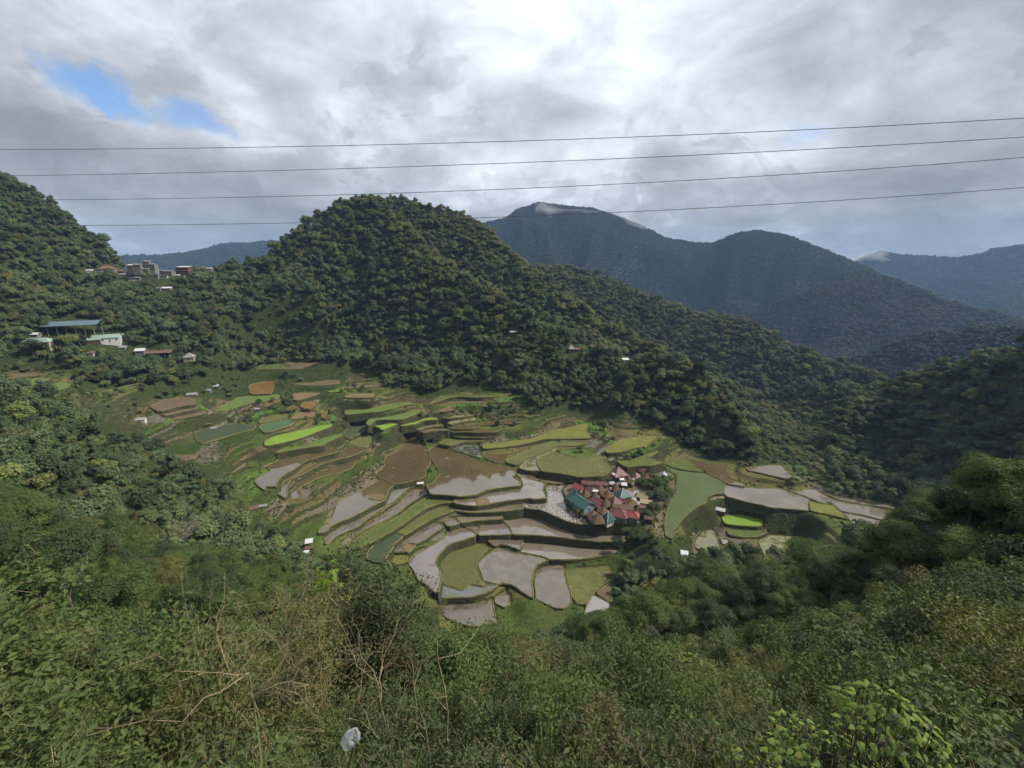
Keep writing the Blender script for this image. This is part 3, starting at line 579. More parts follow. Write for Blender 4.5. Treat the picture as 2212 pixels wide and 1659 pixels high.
leafmat('leaf_bright', (0.13, 0.20, 0.04), (0.25, 0.32, 0.07), 0.35, hue=(0.22, 0.20, 0.05))
leafmat('leaf_lime', (0.12, 0.20, 0.025), (0.21, 0.30, 0.045), 0.4)
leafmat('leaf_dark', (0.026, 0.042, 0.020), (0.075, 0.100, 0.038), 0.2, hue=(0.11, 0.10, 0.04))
leafmat('leaf_dry', (0.10, 0.085, 0.032), (0.19, 0.155, 0.06), 0.3)
leafmat('leaf_olive', (0.075, 0.085, 0.028), (0.165, 0.165, 0.055), 0.3, hue=(0.21, 0.16, 0.06))
leafmat('blade', (0.07, 0.105, 0.028), (0.18, 0.21, 0.06), 0.3, hue=(0.22, 0.19, 0.09), patch=0.03, patchcol=(0.15, 0.14, 0.055))
plain('bark', (0.10, 0.085, 0.06), 0.9, 0.4, 6, bump=0.4)
plain('bark_pale', (0.20, 0.185, 0.15), 0.9, 0.3, 8, bump=0.3)
plain('twig', (0.25, 0.205, 0.125), 0.85, 0.35, 10)
# ground
t = NT('ground')
at = t.add('ShaderNodeAttribute', attribute_name='open').outputs['Fac']
n1 = t.noise(0.035, 5, 0.6); n2 = t.noise(0.5, 5, 0.7); n3 = t.noise(4.0, 3, 0.6)
wood = t.ramp(n2, [(0.25, (0.020, 0.030, 0.012)), (0.5, (0.038, 0.055, 0.018)), (0.7, (0.065, 0.075, 0.028))])
pc_ = t.add('ShaderNodeAttribute', attribute_name='plot').outputs['Color']
flat = t.mix(1.0, pc_, t.ramp(n2, [(0.25, (0.62, 0.66, 0.6)), (0.5, (0.95, 1.0, 0.95)), (0.75, (1.4, 1.3, 1.3))]), 'MULTIPLY')
flat = t.mix(t.math('MULTIPLY', t.ramp(n1, [(0.50, (0, 0, 0)), (0.62, (1, 1, 1))]), 0.45), flat, (0.11, 0.11, 0.04))
nz = t.add('ShaderNodeSeparateXYZ'); t.l.new(t.add('ShaderNodeNewGeometry').outputs['True Normal'], nz.inputs[0])
steep = t.ramp(nz.outputs[2], [(0.80, (1, 1, 1)), (0.93, (0, 0, 0))])
wallc = t.ramp(t.noise(0.9, 5, 0.7), [(0.3, (0.028, 0.030, 0.014)), (0.5, (0.050, 0.052, 0.022)), (0.72, (0.10, 0.08, 0.048))])
wallc = t.mix(t.ramp(t.noise(0.12, 4, 0.7), [(0.48, (0, 0, 0)), (0.60, (1, 1, 1))]), wallc, (0.040, 0.062, 0.018))
flat = t.mix(steep, flat, wallc)
c = t.mix(at, wood, flat)
wet_ = t.math('MULTIPLY', t.math('MULTIPLY', t.add('ShaderNodeAttribute', attribute_name='plot').outputs['Alpha'], at), t.math('SUBTRACT', 1.0, steep, True))
t.done(t.bsdf(c, t.math('SUBTRACT', 0.95, t.math('MULTIPLY', wet_, 0.80)), t.math('ADD', 0.1, t.math('MULTIPLY', wet_, 0.7)), t.bump(t.math('MULTIPLY', t.math('ADD', n2, t.math('MULTIPLY', n3, 0.4)), t.math('SUBTRACT', 1.0, t.math('MULTIPLY', wet_, 0.9))), 0.9, 0.8)))
# dry-stone terrace wall, mossy
t = NT('terrace_stone')
n = t.noise(1.2, 5, 0.7); vo = t.add('ShaderNodeTexVoronoi'); mp = t.add('ShaderNodeMapping'); t.l.new(t.add('ShaderNodeNewGeometry').outputs['Position'], mp.inputs[0])
mp.inputs['Scale'].default_value = (2.2, 2.2, 3.6); t.l.new(mp.outputs[0], vo.inputs['Vector']); vo.inputs['Scale'].default_value = 1.0
c = t.ramp(n, [(0.3, (0.045, 0.045, 0.022)), (0.5, (0.085, 0.075, 0.042)), (0.7, (0.14, 0.125, 0.08))])
c = t.mix(t.math('MULTIPLY', t.ramp(vo.outputs['Distance'], [(0.2, (1, 1, 1)), (0.65, (0, 0, 0))]), 0.45), c, (0.17, 0.15, 0.11))
c = t.mix(t.ramp(t.noise(0.22, 4, 0.7), [(0.45, (0, 0, 0)), (0.62, (1, 1, 1))]), c, (0.050, 0.075, 0.020))
t.done(t.bsdf(c, 0.95, 0.15, t.bump(vo.outputs['Distance'], 1.0, 0.5)))
t = NT('dike_grass')
c = t.ramp(t.noise(0.9, 5, 0.7), [(0.3, (0.075, 0.072, 0.028)), (0.5, (0.15, 0.14, 0.055)), (0.7, (0.24, 0.20, 0.10))])
t.done(t.bsdf(c, 0.95, 0.1, t.bump(t.noise(3, 4), 0.8, 0.2)))
def water(name, base, silt_sheen, rough=0.07, cover=None, cov=(0.55, 0.65), scale=0.05, spec=0.5, ior=1.45, stretch=None):
    t = NT(name); n = t.noise(scale, 6, 0.62, stretch=stretch)
    c = t.ramp(n, [(0.36, base), (0.64, silt_sheen)])  # noise mixes in silt tone that also paints pale sky reflection
    r = rough
    if cover:
        k = t.ramp(t.noise(scale*3.2, 7, 0.68, stretch=stretch), [(cov[0], (0, 0, 0)), (cov[1], (1, 1, 1))])
        c = t.mix(k, c, cover); r = t.math('ADD', t.math('MULTIPLY', k, 0.75), rough)
    return t.done(t.bsdf(c, r, spec, t.bump(t.noise(1.2, 3, 0.5), 0.06, 0.02), ior=ior))
water('f_pale', (0.120, 0.098, 0.072), (0.185, 0.158, 0.125), 0.045, (0.120, 0.095, 0.058), (0.56, 0.70), 0.05, 1.0, 1.62)
water('f_pondpale', (0.13, 0.115, 0.10), (0.13, 0.09, 0.04), 0.04, None, scale=0.05, spec=1.0, ior=1.65)
water('f_brownwater', (0.080, 0.060, 0.030), (0.115, 0.088, 0.045), 0.035, (0.11, 0.105, 0.04), (0.64, 0.70), scale=0.04, spec=1.0, ior=1.65)
water('f_purple', (0.105, 0.080, 0.066), (0.150, 0.122, 0.104), 0.05, (0.105, 0.082, 0.055), (0.56, 0.64), 0.06, 1.0, 1.62)
water('f_mudwater', (0.090, 0.068, 0.047), (0.13, 0.102, 0.074), 0.07, (0.105, 0.080, 0.048), (0.44, 0.60), 0.08, 1.0, 1.6)
water('f_stripwater', (0.12, 0.11, 0.095), (0.19, 0.18, 0.165), 0.05, (0.12, 0.105, 0.07), (0.46, 0.60), 0.07, 1.0, 1.62)
water('f_water', (0.17, 0.16, 0.145), (0.22, 0.21, 0.195), 0.04, None, spec=1.0, ior=1.65)
water('f_dark', (0.050, 0.055, 0.040), (0.08, 0.075, 0.06), 0.12, (0.06, 0.08, 0.03), (0.5, 0.6), 0.1, 1.0, 1.7)
water('f_olive', (0.095, 0.088, 0.038), (0.14, 0.12, 0.05), 0.08, (0.11, 0.125, 0.03), (0.48, 0.56), 0.08, 1.0, 1.7)
water('f_orange', (0.15, 0.085, 0.026), (0.20, 0.125, 0.042), 0.2, (0.14, 0.13, 0.035), (0.6, 0.7), 0.06)
water('f_clod', (0.085, 0.070, 0.05), (0.12, 0.10, 0.078), 0.08, (0.30, 0.27, 0.22), (0.50, 0.57), 0.36, 1.0, 1.7)
def crop(name, a, b, c3, rows=0.0, rowcol=None, ang=0.3, scale=0.6, rr=0.9):
    t = NT(name); n = t.noise(scale, 6, 0.7); c = t.ramp(n, [(0.3, a), (0.55, b), (0.75, c3)])
    c = t.mix(t.math('MULTIPLY', t.ramp(t.noise(scale*0.16, 5, 0.65), [(0.42, (0, 0, 0)), (0.60, (1, 1, 1))]), 0.6), c, tuple(q*0.72 for q in b))
    c = t.mix(t.math('MULTIPLY', t.ramp(t.noise(scale*0.30, 4, 0.6), [(0.58, (0, 0, 0)), (0.66, (1, 1, 1))]), 0.55), c, c3)
    h = n
    if rows:
        w = t.add('ShaderNodeTexWave'); mp = t.add('ShaderNodeMapping'); t.l.new(t.add('ShaderNodeNewGeometry').outputs['Position'], mp.inputs[0])
        mp.inputs['Rotation'].default_value = (0, 0, ang); t.l.new(mp.outputs[0], w.inputs['Vector']); w.inputs['Scale'].default_value = rows
        w.inputs['Distortion'].default_value = 1.2; w.inputs['Detail'].default_value = 2; w.inputs['Detail Scale'].default_value = 0.6
        k = t.ramp(w.outputs['Fac'], [(0.35, (0, 0, 0)), (0.6, (1, 1, 1))]); c = t.mix(k, rowcol, c); h = w.outputs['Fac']
    return t.done(t.bsdf(c, rr, 0.15, t.bump(h, 0.7, 0.3)))
crop('f_green', (0.075, 0.115, 0.030), (0.105, 0.160, 0.040), (0.13, 0.18, 0.05))
crop('f_brightgreen', (0.13, 0.21, 0.030), (0.17, 0.28, 0.035), (0.20, 0.31, 0.045), scale=0.3)
crop('f_greenbrown', (0.095, 0.095, 0.035), (0.115, 0.125, 0.045), (0.13, 0.105, 0.055))
crop('f_grassy', (0.045, 0.065, 0.018), (0.100, 0.125, 0.034), (0.15, 0.145, 0.05))
crop('f_yellowgreen', (0.105, 0.115, 0.026), (0.155, 0.155, 0.038), (0.20, 0.175, 0.06))
crop('f_weedy', (0.060, 0.070, 0.026), (0.115, 0.120, 0.036), (0.165, 0.145, 0.075), rr=0.6)
crop('f_tan', (0.13, 0.090, 0.048), (0.18, 0.125, 0.070), (0.22, 0.165, 0.095), rr=0.7)
crop('f_mud', (0.085, 0.062, 0.036), (0.13, 0.098, 0.060), (0.175, 0.135, 0.085))
crop('f_teal', (0.050, 0.078, 0.038), (0.066, 0.105, 0.054), (0.11, 0.16, 0.105), rows=0.42, rowcol=(0.06, 0.058, 0.035), ang=1.2)
crop('f_vegrows', (0.045, 0.085, 0.04), (0.065, 0.12, 0.055), (0.08, 0.14, 0.07))
crop('f_rows', (0.075, 0.125, 0.045), (0.095, 0.155, 0.055), (0.12, 0.175, 0.07), rows=0.30, rowcol=(0.085, 0.080, 0.05), ang=-0.12)
def raw_mesh(name, verts, faces, mat, parent=None, smooth=False, link=True):
    me = bpy.data.meshes.new(name)
    if isinstance(verts, np.ndarray):
        verts = verts.reshape(-1, 3); me.vertices.add(len(verts)); me.vertices.foreach_set('co', verts.astype(np.float32).ravel())
        faces = np.asarray(faces); k = faces.shape[1]; me.loops.add(faces.size); me.loops.foreach_set('vertex_index', faces.ravel().astype(np.int32))
        me.polygons.add(len(faces)); me.polygons.foreach_set('loop_start', (np.arange(len(faces))*k).astype(np.int32)); me.polygons.foreach_set('loop_total', np.full(len(faces), k, np.int32))
        me.update(calc_edges=True)
    else: me.from_pydata(verts, [], faces); me.update()
    if mat: me.materials.append(MATS[mat])
    if smooth: me.shade_smooth()
    o = bpy.data.objects.new(name, me)
    if link: COL.objects.link(o)
    if parent is not None: o.parent = parent
    return o
def tag(o, label=None, cat=None, group=None, kind=None):
    if label: o['label'] = label
    if cat: o['category'] = cat
    if group: o['group'] = group
    if kind: o['kind'] = kind
    return o
# ------------------------------------------------------------------ ground sheet
ny, nx = GX.shape
_v = np.stack([GX, GY, GZ], 2).reshape(-1, 3)
_i = (np.arange(ny-1)[:, None]*nx+np.arange(nx-1)[None]).ravel()
_g = raw_mesh('ground', _v, np.stack([_i, _i+1, _i+nx+1, _i+nx], 1), 'ground', smooth=True); tag(_g, kind='structure')
_a = _g.data.attributes.new('open', 'FLOAT', 'POINT'); _a.data.foreach_set('value', np.clip(OPENW, 0, 1).astype(np.float32).ravel())
# ------------------------------------------------------------------ fields: surface > dike, retaining_wall
def offset_ring(p, d):
    n = len(p); out = []
    for i in range(n):
        a = Vector(p[i-1]); b = Vector(p[i]); c = Vector(p[(i+1) % n]); t = (c-a)
        if t.length < 1e-6: t = Vector((1, 0))
        t.normalize(); out.append((b.x+t.y*d, b.y-t.x*d))
    return out
def densify(p, step): return sample_poly(p, step)
def make_field(fid, look, s, label):
    z = FZ[fid]; p = densify(FPOLY[fid], 1.6); n = len(p)
    bm = bmesh.new(); vs = [bm.verts.new((x, y, z)) for x, y in p]; f = bm.faces.new(vs); f.normal_update()
    if f.normal.z < 0: f.normal_flip()
    bmesh.ops.triangulate(bm, faces=[f]); me = bpy.data.meshes.new('rice_paddy'); bm.to_mesh(me); bm.free(); me.materials.append(MATS['f_'+look])
    dry = look in ('mud', 'tan', 'grassy', 'teal', 'vegrows', 'rows', 'green', 'brightgreen', 'greenbrown', 'yellowgreen')
    pool = fid in ('c4', 'h12', 'h13', 'c9', 'h4', 'h10', 'h9')
    name = 'rice_pond' if pool else ('vegetable_plot' if look in ('teal', 'vegrows', 'rows') else ('rice_terrace' if dry else 'rice_paddy'))
    o = bpy.data.objects.new(name, me); COL.objects.link(o); tag(o, label, 'pond' if pool else ('vegetable plot' if look in ('teal', 'vegrows', 'rows') else ('terrace' if dry else 'rice paddy')))
    inner = fid in ('c14m', 'c17m')
    w = 0.16 if inner else 0.24; hh = 0.12 if inner else 0.30
    rng = random.Random(fid); jit = [rng.uniform(0.6, 1.35) for _ in range(n)]
    A = offset_ring(p, -w*1.3); B = offset_ring(p, -w*0.4); Cc = offset_ring(p, w*0.5); Dd = offset_ring(p, w*1.5)
    vv = [(x, y, z-0.03) for x, y in A]+[(x, y, z+hh*j) for (x, y), j in zip(B, jit)]+[(x, y, z+hh*j) for (x, y), j in zip(Cc, jit)]+[(x, y, z-0.15) for x, y in Dd]
    ff = [(k*n+i, k*n+(i+1) % n, (k+1)*n+(i+1) % n, (k+1)*n+i) for k in range(3) for i in range(n)]
    raw_mesh('dike', vv, ff, 'dike_grass', o)
    if not inner:
        E0 = offset_ring(p, w*1.3); vv = []; levels = (0.0, -0.8, -1.7, -2.8, -5.2)
        for q, dz in enumerate(levels):
            Eo = offset_ring(p, w*1.3-dz*0.10)
            vv += [(x+(rng.uniform(-.09, .09) if q else 0), y+(rng.uniform(-.09, .09) if q else 0), z-0.1+dz) for x, y in Eo]
        m = len(levels)
        ff = [(k*n+i, k*n+(i+1) % n, (k+1)*n+(i+1) % n, (k+1)*n+i) for k in range(m-1) for i in range(n)]
        raw_mesh('retaining_wall', vv, ff, 'terrace_stone', o)
    return o
for fid, look, rule, s, lab in FIELDS: make_field(fid, look, s, lab)

_a = _g.data.attributes.new('plot', 'FLOAT_COLOR', 'POINT'); _a.data.foreach_set('color', PLOT.astype(np.float32).ravel())
# ------------------------------------------------------------------ foliage prototypes
def rot_frames(nrm, rng):
    t = rng.normal(size=nrm.shape); t -= (t*nrm).sum(1)[:, None]*nrm; t /= np.linalg.norm(t, axis=1)[:, None]+1e-9
    return t, np.cross(nrm, t)
def leaves(pos, nrm, size, aspect, rng, droop=0.0):
    n = len(pos); t, b = rot_frames(nrm, rng); s = size*rng.uniform(0.6, 1.35, n)[:, None]; w = s*aspect
    v = np.empty((n, 4, 3)); v[:, 0] = pos-t*s*0.5; v[:, 1] = pos+b*w*0.5+nrm*s*0.08; v[:, 2] = pos+t*s*0.5-nrm*s*droop; v[:, 3] = pos-b*w*0.5+nrm*s*0.08
    f = np.arange(n*4).reshape(n, 4); tri = np.concatenate([f[:, [0, 1, 2]], f[:, [0, 2, 3]]]); return v.reshape(-1, 3), tri
_ico = None
def ico():
    global _ico
    if _ico is None:
        bm = bmesh.new(); bmesh.ops.create_icosphere(bm, subdivisions=1, radius=1); bm.verts.ensure_lookup_table()
        _ico = (np.array([v.co[:] for v in bm.verts]), np.array([[v.index for v in f.verts] for f in bm.faces])); bm.free()
    return _ico
def crown_geo(R, Hz, nclump, nleaf, leaf, rng, aspect=0.55, base=0.0, core=0.82, spread=0.62, layer=False, droop=0.1):
    """leafy clumps over a lumpy volume; returns verts, tris, centre list"""
    V, T, cen = [], [], []; off = 0
    lum = rng.normal(size=3)
    for k in range(nclump):
        d = rng.normal(size=3); d /= np.linalg.norm(d); d[2] = abs(d[2])*1.0-0.25 if not layer else rng.uniform(-0.5, 1)
        rad = spread*rng.uniform(0.55, 1.0)*(1+0.25*math.sin(lum[0]+3*math.atan2(d[1], d[0])))
        c = np.array([d[0]*R*rad, d[1]*R*rad, base+Hz*(0.5+0.5*d[2]*rad*1.25)])
        rc = R*rng.uniform(0.30, 0.46)*(1 if nclump < 14 else 0.8); cen.append((c, rc))
        iv, it = ico(); wv = iv*(rc*core)*rng.uniform(0.8, 1.15, (len(iv), 1)); wv[:, 2] *= 0.78  # inner blob added to block light through the sparse leaves
        V.append(wv+c); T.append(it+off); off += len(iv)
        m = int(nleaf/nclump); u = rng.normal(size=(m, 3)); u /= np.linalg.norm(u, axis=1)[:, None]; u[:, 2] = np.where(u[:, 2] < -0.35, -u[:, 2], u[:, 2])
        p = c+u*rc*rng.uniform(0.78, 1.28, (m, 1))*np.array([1, 1, 0.85])
        nr = u*0.95+np.array([0, 0, 0.35])+rng.normal(size=(m, 3))*0.36; nr /= np.linalg.norm(nr, axis=1)[:, None]
        lv, lt = leaves(p, nr, leaf, aspect, rng, droop); V.append(lv); T.append(lt+off); off += len(lv)
    return np.concatenate(V), np.concatenate(T), cen
def tube_geo(pts, rads, seg=5):
    V = []; T = []; n = len(pts)
    for i, (p, r) in enumerate(zip(pts, rads)):
        p = np.array(p, float); q = np.array(pts[min(i+1, n-1)], float)-np.array(pts[max(i-1, 0)], float); q /= np.linalg.norm(q)+1e-9
        a = np.cross(q, (0.3, 0.9, 0.1)); a /= np.linalg.norm(a)+1e-9; b = np.cross(q, a)
        for k in range(seg): th = 2*math.pi*k/seg; V.append(p+r*(a*math.cos(th)+b*math.sin(th)))
    for i in range(n-1):
        for k in range(seg):
            a0 = i*seg+k; a1 = i*seg+(k+1) % seg; b0 = a0+seg; b1 = a1+seg; T += [(a0, a1, b1), (a0, b1, b0)]
    return np.array(V), np.array(T)
def joined(parts):
    V, T, off = [], [], 0
    for v, t in parts: V.append(v); T.append(t+off); off += len(v)
    return np.concatenate(V), np.concatenate(T)
def bent(p0, p1, rng, n=5, amp=0.08):
    p0 = np.array(p0, float); p1 = np.array(p1, float); L = np.linalg.norm(p1-p0); out = []
    o = rng.normal(size=3)*amp*L
    for i in range(n): s = i/(n-1); out.append(p0+(p1-p0)*s+o*math.sin(s*math.pi)+(rng.normal(size=3)*amp*0.35*L if 0 < i < n-1 else 0))
    return out
def trunk_geo(h, r, cen, rng, lean=0.06, nb=6):
    top = np.array([rng.normal()*lean*h, rng.normal()*lean*h, h]); main = bent((0, 0, -1.5), top, rng, 6, 0.04)
    parts = [tube_geo(main, np.linspace(r, r*0.45, 6), 6)]
    for c, rc in sorted(cen, key=lambda q: -q[0][2])[:nb]:
        s = main[rng.integers(2, 5)]; parts.append(tube_geo(bent(s, c, rng, 4, 0.07), np.linspace(r*0.4, r*0.1, 4), 4))
    return joined(parts)
PROTO = bpy.data.collections.new('prototypes')
def two_mat_mesh(name, fol, wood, leafname, barkname):
    v, t = joined([fol, wood]); me = bpy.data.meshes.new(name); me.vertices.add(len(v)); me.vertices.foreach_set('co', v.astype(np.float32).ravel())
    me.loops.add(t.size); me.loops.foreach_set('vertex_index', t.ravel().astype(np.int32)); me.polygons.add(len(t))
    me.polygons.foreach_set('loop_start', (np.arange(len(t))*3).astype(np.int32)); me.polygons.foreach_set('loop_total', np.full(len(t), 3, np.int32))
    me.update(calc_edges=True); me.materials.append(MATS[leafname]); me.materials.append(MATS[barkname])
    mi = np.zeros(len(t), np.int32); mi[len(fol[1]):] = 1; me.polygons.foreach_set('material_index', mi); return me
TREES = []      # (crown mesh verts/tris, trunk verts/tris, leaf material, height)
def make_tree_protos():
    rng = np.random.default_rng(3)
    spec = [ # R, crown height, crown base, clumps, leaves, leaf size, leaf mat, bark
        (4.2, 5.5, 3.5, 20, 9500, 0.25, 'leaf_near', 'bark'), (3.6, 7.0, 3.0, 22, 9500, 0.24, 'leaf_near', 'bark'),
        (4.8, 4.2, 4.8, 22, 10000, 0.27, 'leaf_near', 'bark_pale'), (3.2, 4.6, 2.2, 16, 8000, 0.22, 'leaf_olive', 'bark'),
        (4.0, 6.2, 3.4, 20, 9500, 0.25, 'leaf_dark', 'bark'), (3.0, 3.6, 1.4, 15, 8500, 0.20, 'leaf_near', 'bark')]
    for R, Hc, b, nc, nl, ls, lm, bk in spec:
        v, t, cen = crown_geo(R, Hc, nc, nl, ls, rng, base=b, aspect=0.5, spread=0.78, core=0.72); w = trunk_geo(b+Hc*0.45, 0.18, cen, rng, nb=9); TREES.append(((v, t), w, lm, bk, b+Hc))
make_tree_protos()
def stuff_proto(name, fol, wood, lm, bk='bark'):
    me = two_mat_mesh(name, fol, wood, lm, bk); o = bpy.data.objects.new(name, me); PCOL.objects.link(o); return o
def scatter(name, protos, pts, scl, rng, kind='stuff', tilt=0.12, label=None, idx=None):
    """one object whose points carry the plants"""
    n = len(pts); me = bpy.data.meshes.new(name); me.vertices.add(n); me.vertices.foreach_set('co', np.asarray(pts, np.float32).ravel())
    a = me.attributes.new('scl', 'FLOAT_VECTOR', 'POINT'); s = np.asarray(scl, np.float32).reshape(n, 3); a.data.foreach_set('vector', s.ravel())
    a = me.attributes.new('rot', 'FLOAT_VECTOR', 'POINT'); r = np.stack([rng.normal(0, tilt, n), rng.normal(0, tilt, n), rng.uniform(0, 6.283, n)], 1).astype(np.float32); a.data.foreach_set('vector', r.ravel())
    a = me.attributes.new('idx', 'INT', 'POINT'); a.data.foreach_set('value', (rng.integers(0, len(protos), n) if idx is None else idx).astype(np.int32))
    o = bpy.data.objects.new(name, me); COL.objects.link(o)
    c = bpy.data.collections.new(name+'_kinds')
    for q, p in enumerate(protos):
        if idx is not None: p.name = 'kind_%02d' % q
        c.objects.link(p)
    g = bpy.data.node_groups.new(name, 'GeometryNodeTree'); g.interface.new_socket('Geometry', in_out='INPUT', socket_type='NodeSocketGeometry'); g.interface.new_socket('Geometry', in_out='OUTPUT', socket_type='NodeSocketGeometry')
    N = g.nodes; L = g.links; gi = N.new('NodeGroupInput'); go = N.new('NodeGroupOutput'); ip = N.new('GeometryNodeInstanceOnPoints'); ci = N.new('GeometryNodeCollectionInfo')
    ci.inputs['Collection'].default_value = c; ci.inputs['Separate Children'].default_value = True; ci.inputs['Reset Children'].default_value = True
    def attr(nm, ty):
        q = N.new('GeometryNodeInputNamedAttribute'); q.data_type = ty; q.inputs[0].default_value = nm; return [x for x in q.outputs if x.enabled and x.name == 'Attribute'][0]
    L.new(gi.outputs[0], ip.inputs['Points']); L.new(ci.outputs[0], ip.inputs['Instance']); ip.inputs['Pick Instance'].default_value = True
    L.new(attr('idx', 'INT'), ip.inputs['Instance Index']); L.new(attr('scl', 'FLOAT_VECTOR'), ip.inputs['Scale'])
    er = N.new('FunctionNodeEulerToRotation'); L.new(attr('rot', 'FLOAT_VECTOR'), er.inputs[0]); L.new(er.outputs[0], ip.inputs['Rotation'])
    L.new(ip.outputs[0], go.inputs[0])
    m = o.modifiers.new('plants', 'NODES'); m.node_group = g
    tag(o, kind=kind); 
    if label: o['label'] = label
    return o
PCOL = bpy.data.collections.new('plant_kinds')
GRASSY = tok("V280,925 350,890 300,860 420,840 540,840 480,960 520,1060 600,1130 690,1180 640,1150 540,1100 400,1000")
SKIRT = tok("V1405,1195 1365,1170 1340,1130 1385,1095 1405,1040 1380,1010 1440,1000 1470,1040 1460,1080 1445,1120 1430,1200")
# buildings on the slopes: (outline corner px, opposite corner px) kept free of taller plants in front
KEEP = [("M300,240","M405,285"),("M520,200","M715,300"),("M750,250","M890,350"),("M885,170","M1210,300"),("M1090,130","M1320,260"),("M910,350","M1065,400"),("M1240,250","M1520,390"),("M1560,200","M1745,312"),("M1530,310","M1590,345"),("M1865,215","M2050,268"),("M1280,485","M1540,540"),
        ("N0,280","N125,320"),("N240,322","N610,415"),("N350,275","N440,310"),("N580,125","N1060,305"),("N960,285","N1345,400"),("N1340,275","N1440,350"),("N1320,420","N1400,455"),("N1500,420","N1610,520"),("N1640,420","N1920,535"),("N2030,495","N2170,585"),("N985,470","N1075,530"),
        ("T1600,1105","T1680,1135"),("T2000,1215","T2140,1260"),("V1340,768","V1362,782"),("D160,1340","D480,1450"),("Q720,920","Q900,1220"),("Q600,1230","Q800,1350"),("E0,660","E130,720"),("E260,610","E330,660"),("J1600,845","J1720,895"),("H1030,700","H1160,800"),("H525,1345","H640,1425"),
        ("E1965,870","E2055,1060"),("E1990,1050","E2000,1060")]
KEEP = [(tok(a)[0], tok(b)[0]) for a, b in KEEP]
def in_keep(u, v, vt, pad=4):
    m = np.zeros(u.shape, bool)
    for (u0, v0), (u1, v1) in KEEP: m |= (u > u0-pad) & (u < u1+pad) & (vt < v1-1) & (v > v0+1) & (v < v1+90)
    return m
def inside_uv(u, v, poly): return inpoly(u, v, poly)
rngF = np.random.default_rng(7)
def candidates(r0, r1, spacing, a0=-0.98, a1=1.02):
    g = np.arange(-r1, r1, spacing); h = np.arange(0, r1, spacing); x, y = np.meshgrid(g, h)
    x = (x+rngF.uniform(0, spacing, x.shape)).ravel(); y = (y+rngF.uniform(0, spacing, y.shape)).ravel(); r = np.hypot(x, y); az = np.arctan2(x, y)
    k = (r > r0) & (r < r1) & (az > a0) & (az < a1) & (y > 1.0); x = x[k]; y = y[k]; return x, y, H(x, y)
def forest_mask(x, y, z, top):
    u, v = project(x, y, z); m = ~in_field(x, y) & seen(x, y, z+top)
    r = np.hypot(x, y)
    op = inside_uv(u, v, OPEN) & (r > 118) & (r < 480)
    m &= ~op
    m &= ~inside_uv(u, v-0, GRASSY)
    ut, vt = project(x, y, z+top*0.9); m &= ~in_keep(u, v, vt, 7)
    for hh in (0.35, 0.7, 1.0, 1.25):
        uh, vh = project(x, y, z+hh*top); m &= ~(inside_uv(uh, vh, OPEN) & (r < 118))
    ub, vb = project(x, y, z+top*1.15); m &= ~((ub > 1690) & (r < 260) & (vb < np.interp(ub, [1690, 1850, 1960, 2050, 2130, 2212, 2500], [1190, 1145, 1105, 1040, 992, 965, 930])))
    # nothing may stand in front of the open fields: drop trees whose crown reaches above the near edge
    ut, vt = project(x, y, z+top); m &= ~(inside_uv(ut, vt, OPEN) & (r < 300) & (r > 118))
    return m
# ------------------------------------------------------------------ forests
def far_crown(R, Hc, nc, nl, ls, seed, lm, trunk=True):
    rng = np.random.default_rng(seed); v, t, cen = crown_geo(R, Hc, nc, nl, ls, rng, base=Hc*0.18 if trunk else 0.0, aspect=0.75, core=0.84, spread=0.74)
    w = tube_geo([(0, 0, -2), (0.1, 0, Hc*0.4), (0.2, 0.1, Hc*0.8)], [R*0.05, R*0.04, R*0.02], 4)
    return stuff_proto('crown_kind', (v, t), w, lm, 'bark_pale' if seed % 3 == 0 else 'bark')
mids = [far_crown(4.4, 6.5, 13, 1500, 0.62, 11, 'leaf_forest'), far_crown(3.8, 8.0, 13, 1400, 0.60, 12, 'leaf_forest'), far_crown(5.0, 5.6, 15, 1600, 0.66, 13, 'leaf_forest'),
        far_crown(3.8, 6.2, 12, 1300, 0.58, 14, 'leaf_forest'), far_crown(3.0, 9.5, 12, 1300, 0.58, 15, 'leaf_forest'), far_crown(3.4, 4.6, 11, 1200, 0.55, 16, 'leaf_olive'), far_crown(4.2, 7.0, 13, 1400, 0.62, 17, 'leaf_dark'), far_crown(4.0, 5.6, 12, 1300, 0.6, 18, 'leaf_sun_tint'), far_crown(3.4, 4.6, 12, 1300, 0.58, 19, 'leaf_sun_tint'), far_crown(3.8, 8.0, 13, 1400, 0.6, 20, 'leaf_dark')]
smalls = [far_crown(4.8, 5.5, 7, 260, 1.7, 21, 'leaf_far', False), far_crown(5.2, 4.4, 8, 260, 1.8, 22, 'leaf_far', False), far_crown(4.0, 6.4, 7, 240, 1.6, 23, 'leaf_far', False)]
def scl(n, lo, hi, rng):
    s = rng.uniform(lo, hi, n); return np.stack([s*rng.uniform(.85, 1.15, n), s*rng.uniform(.85, 1.15, n), s*rng.uniform(.8, 1.25, n)], 1)
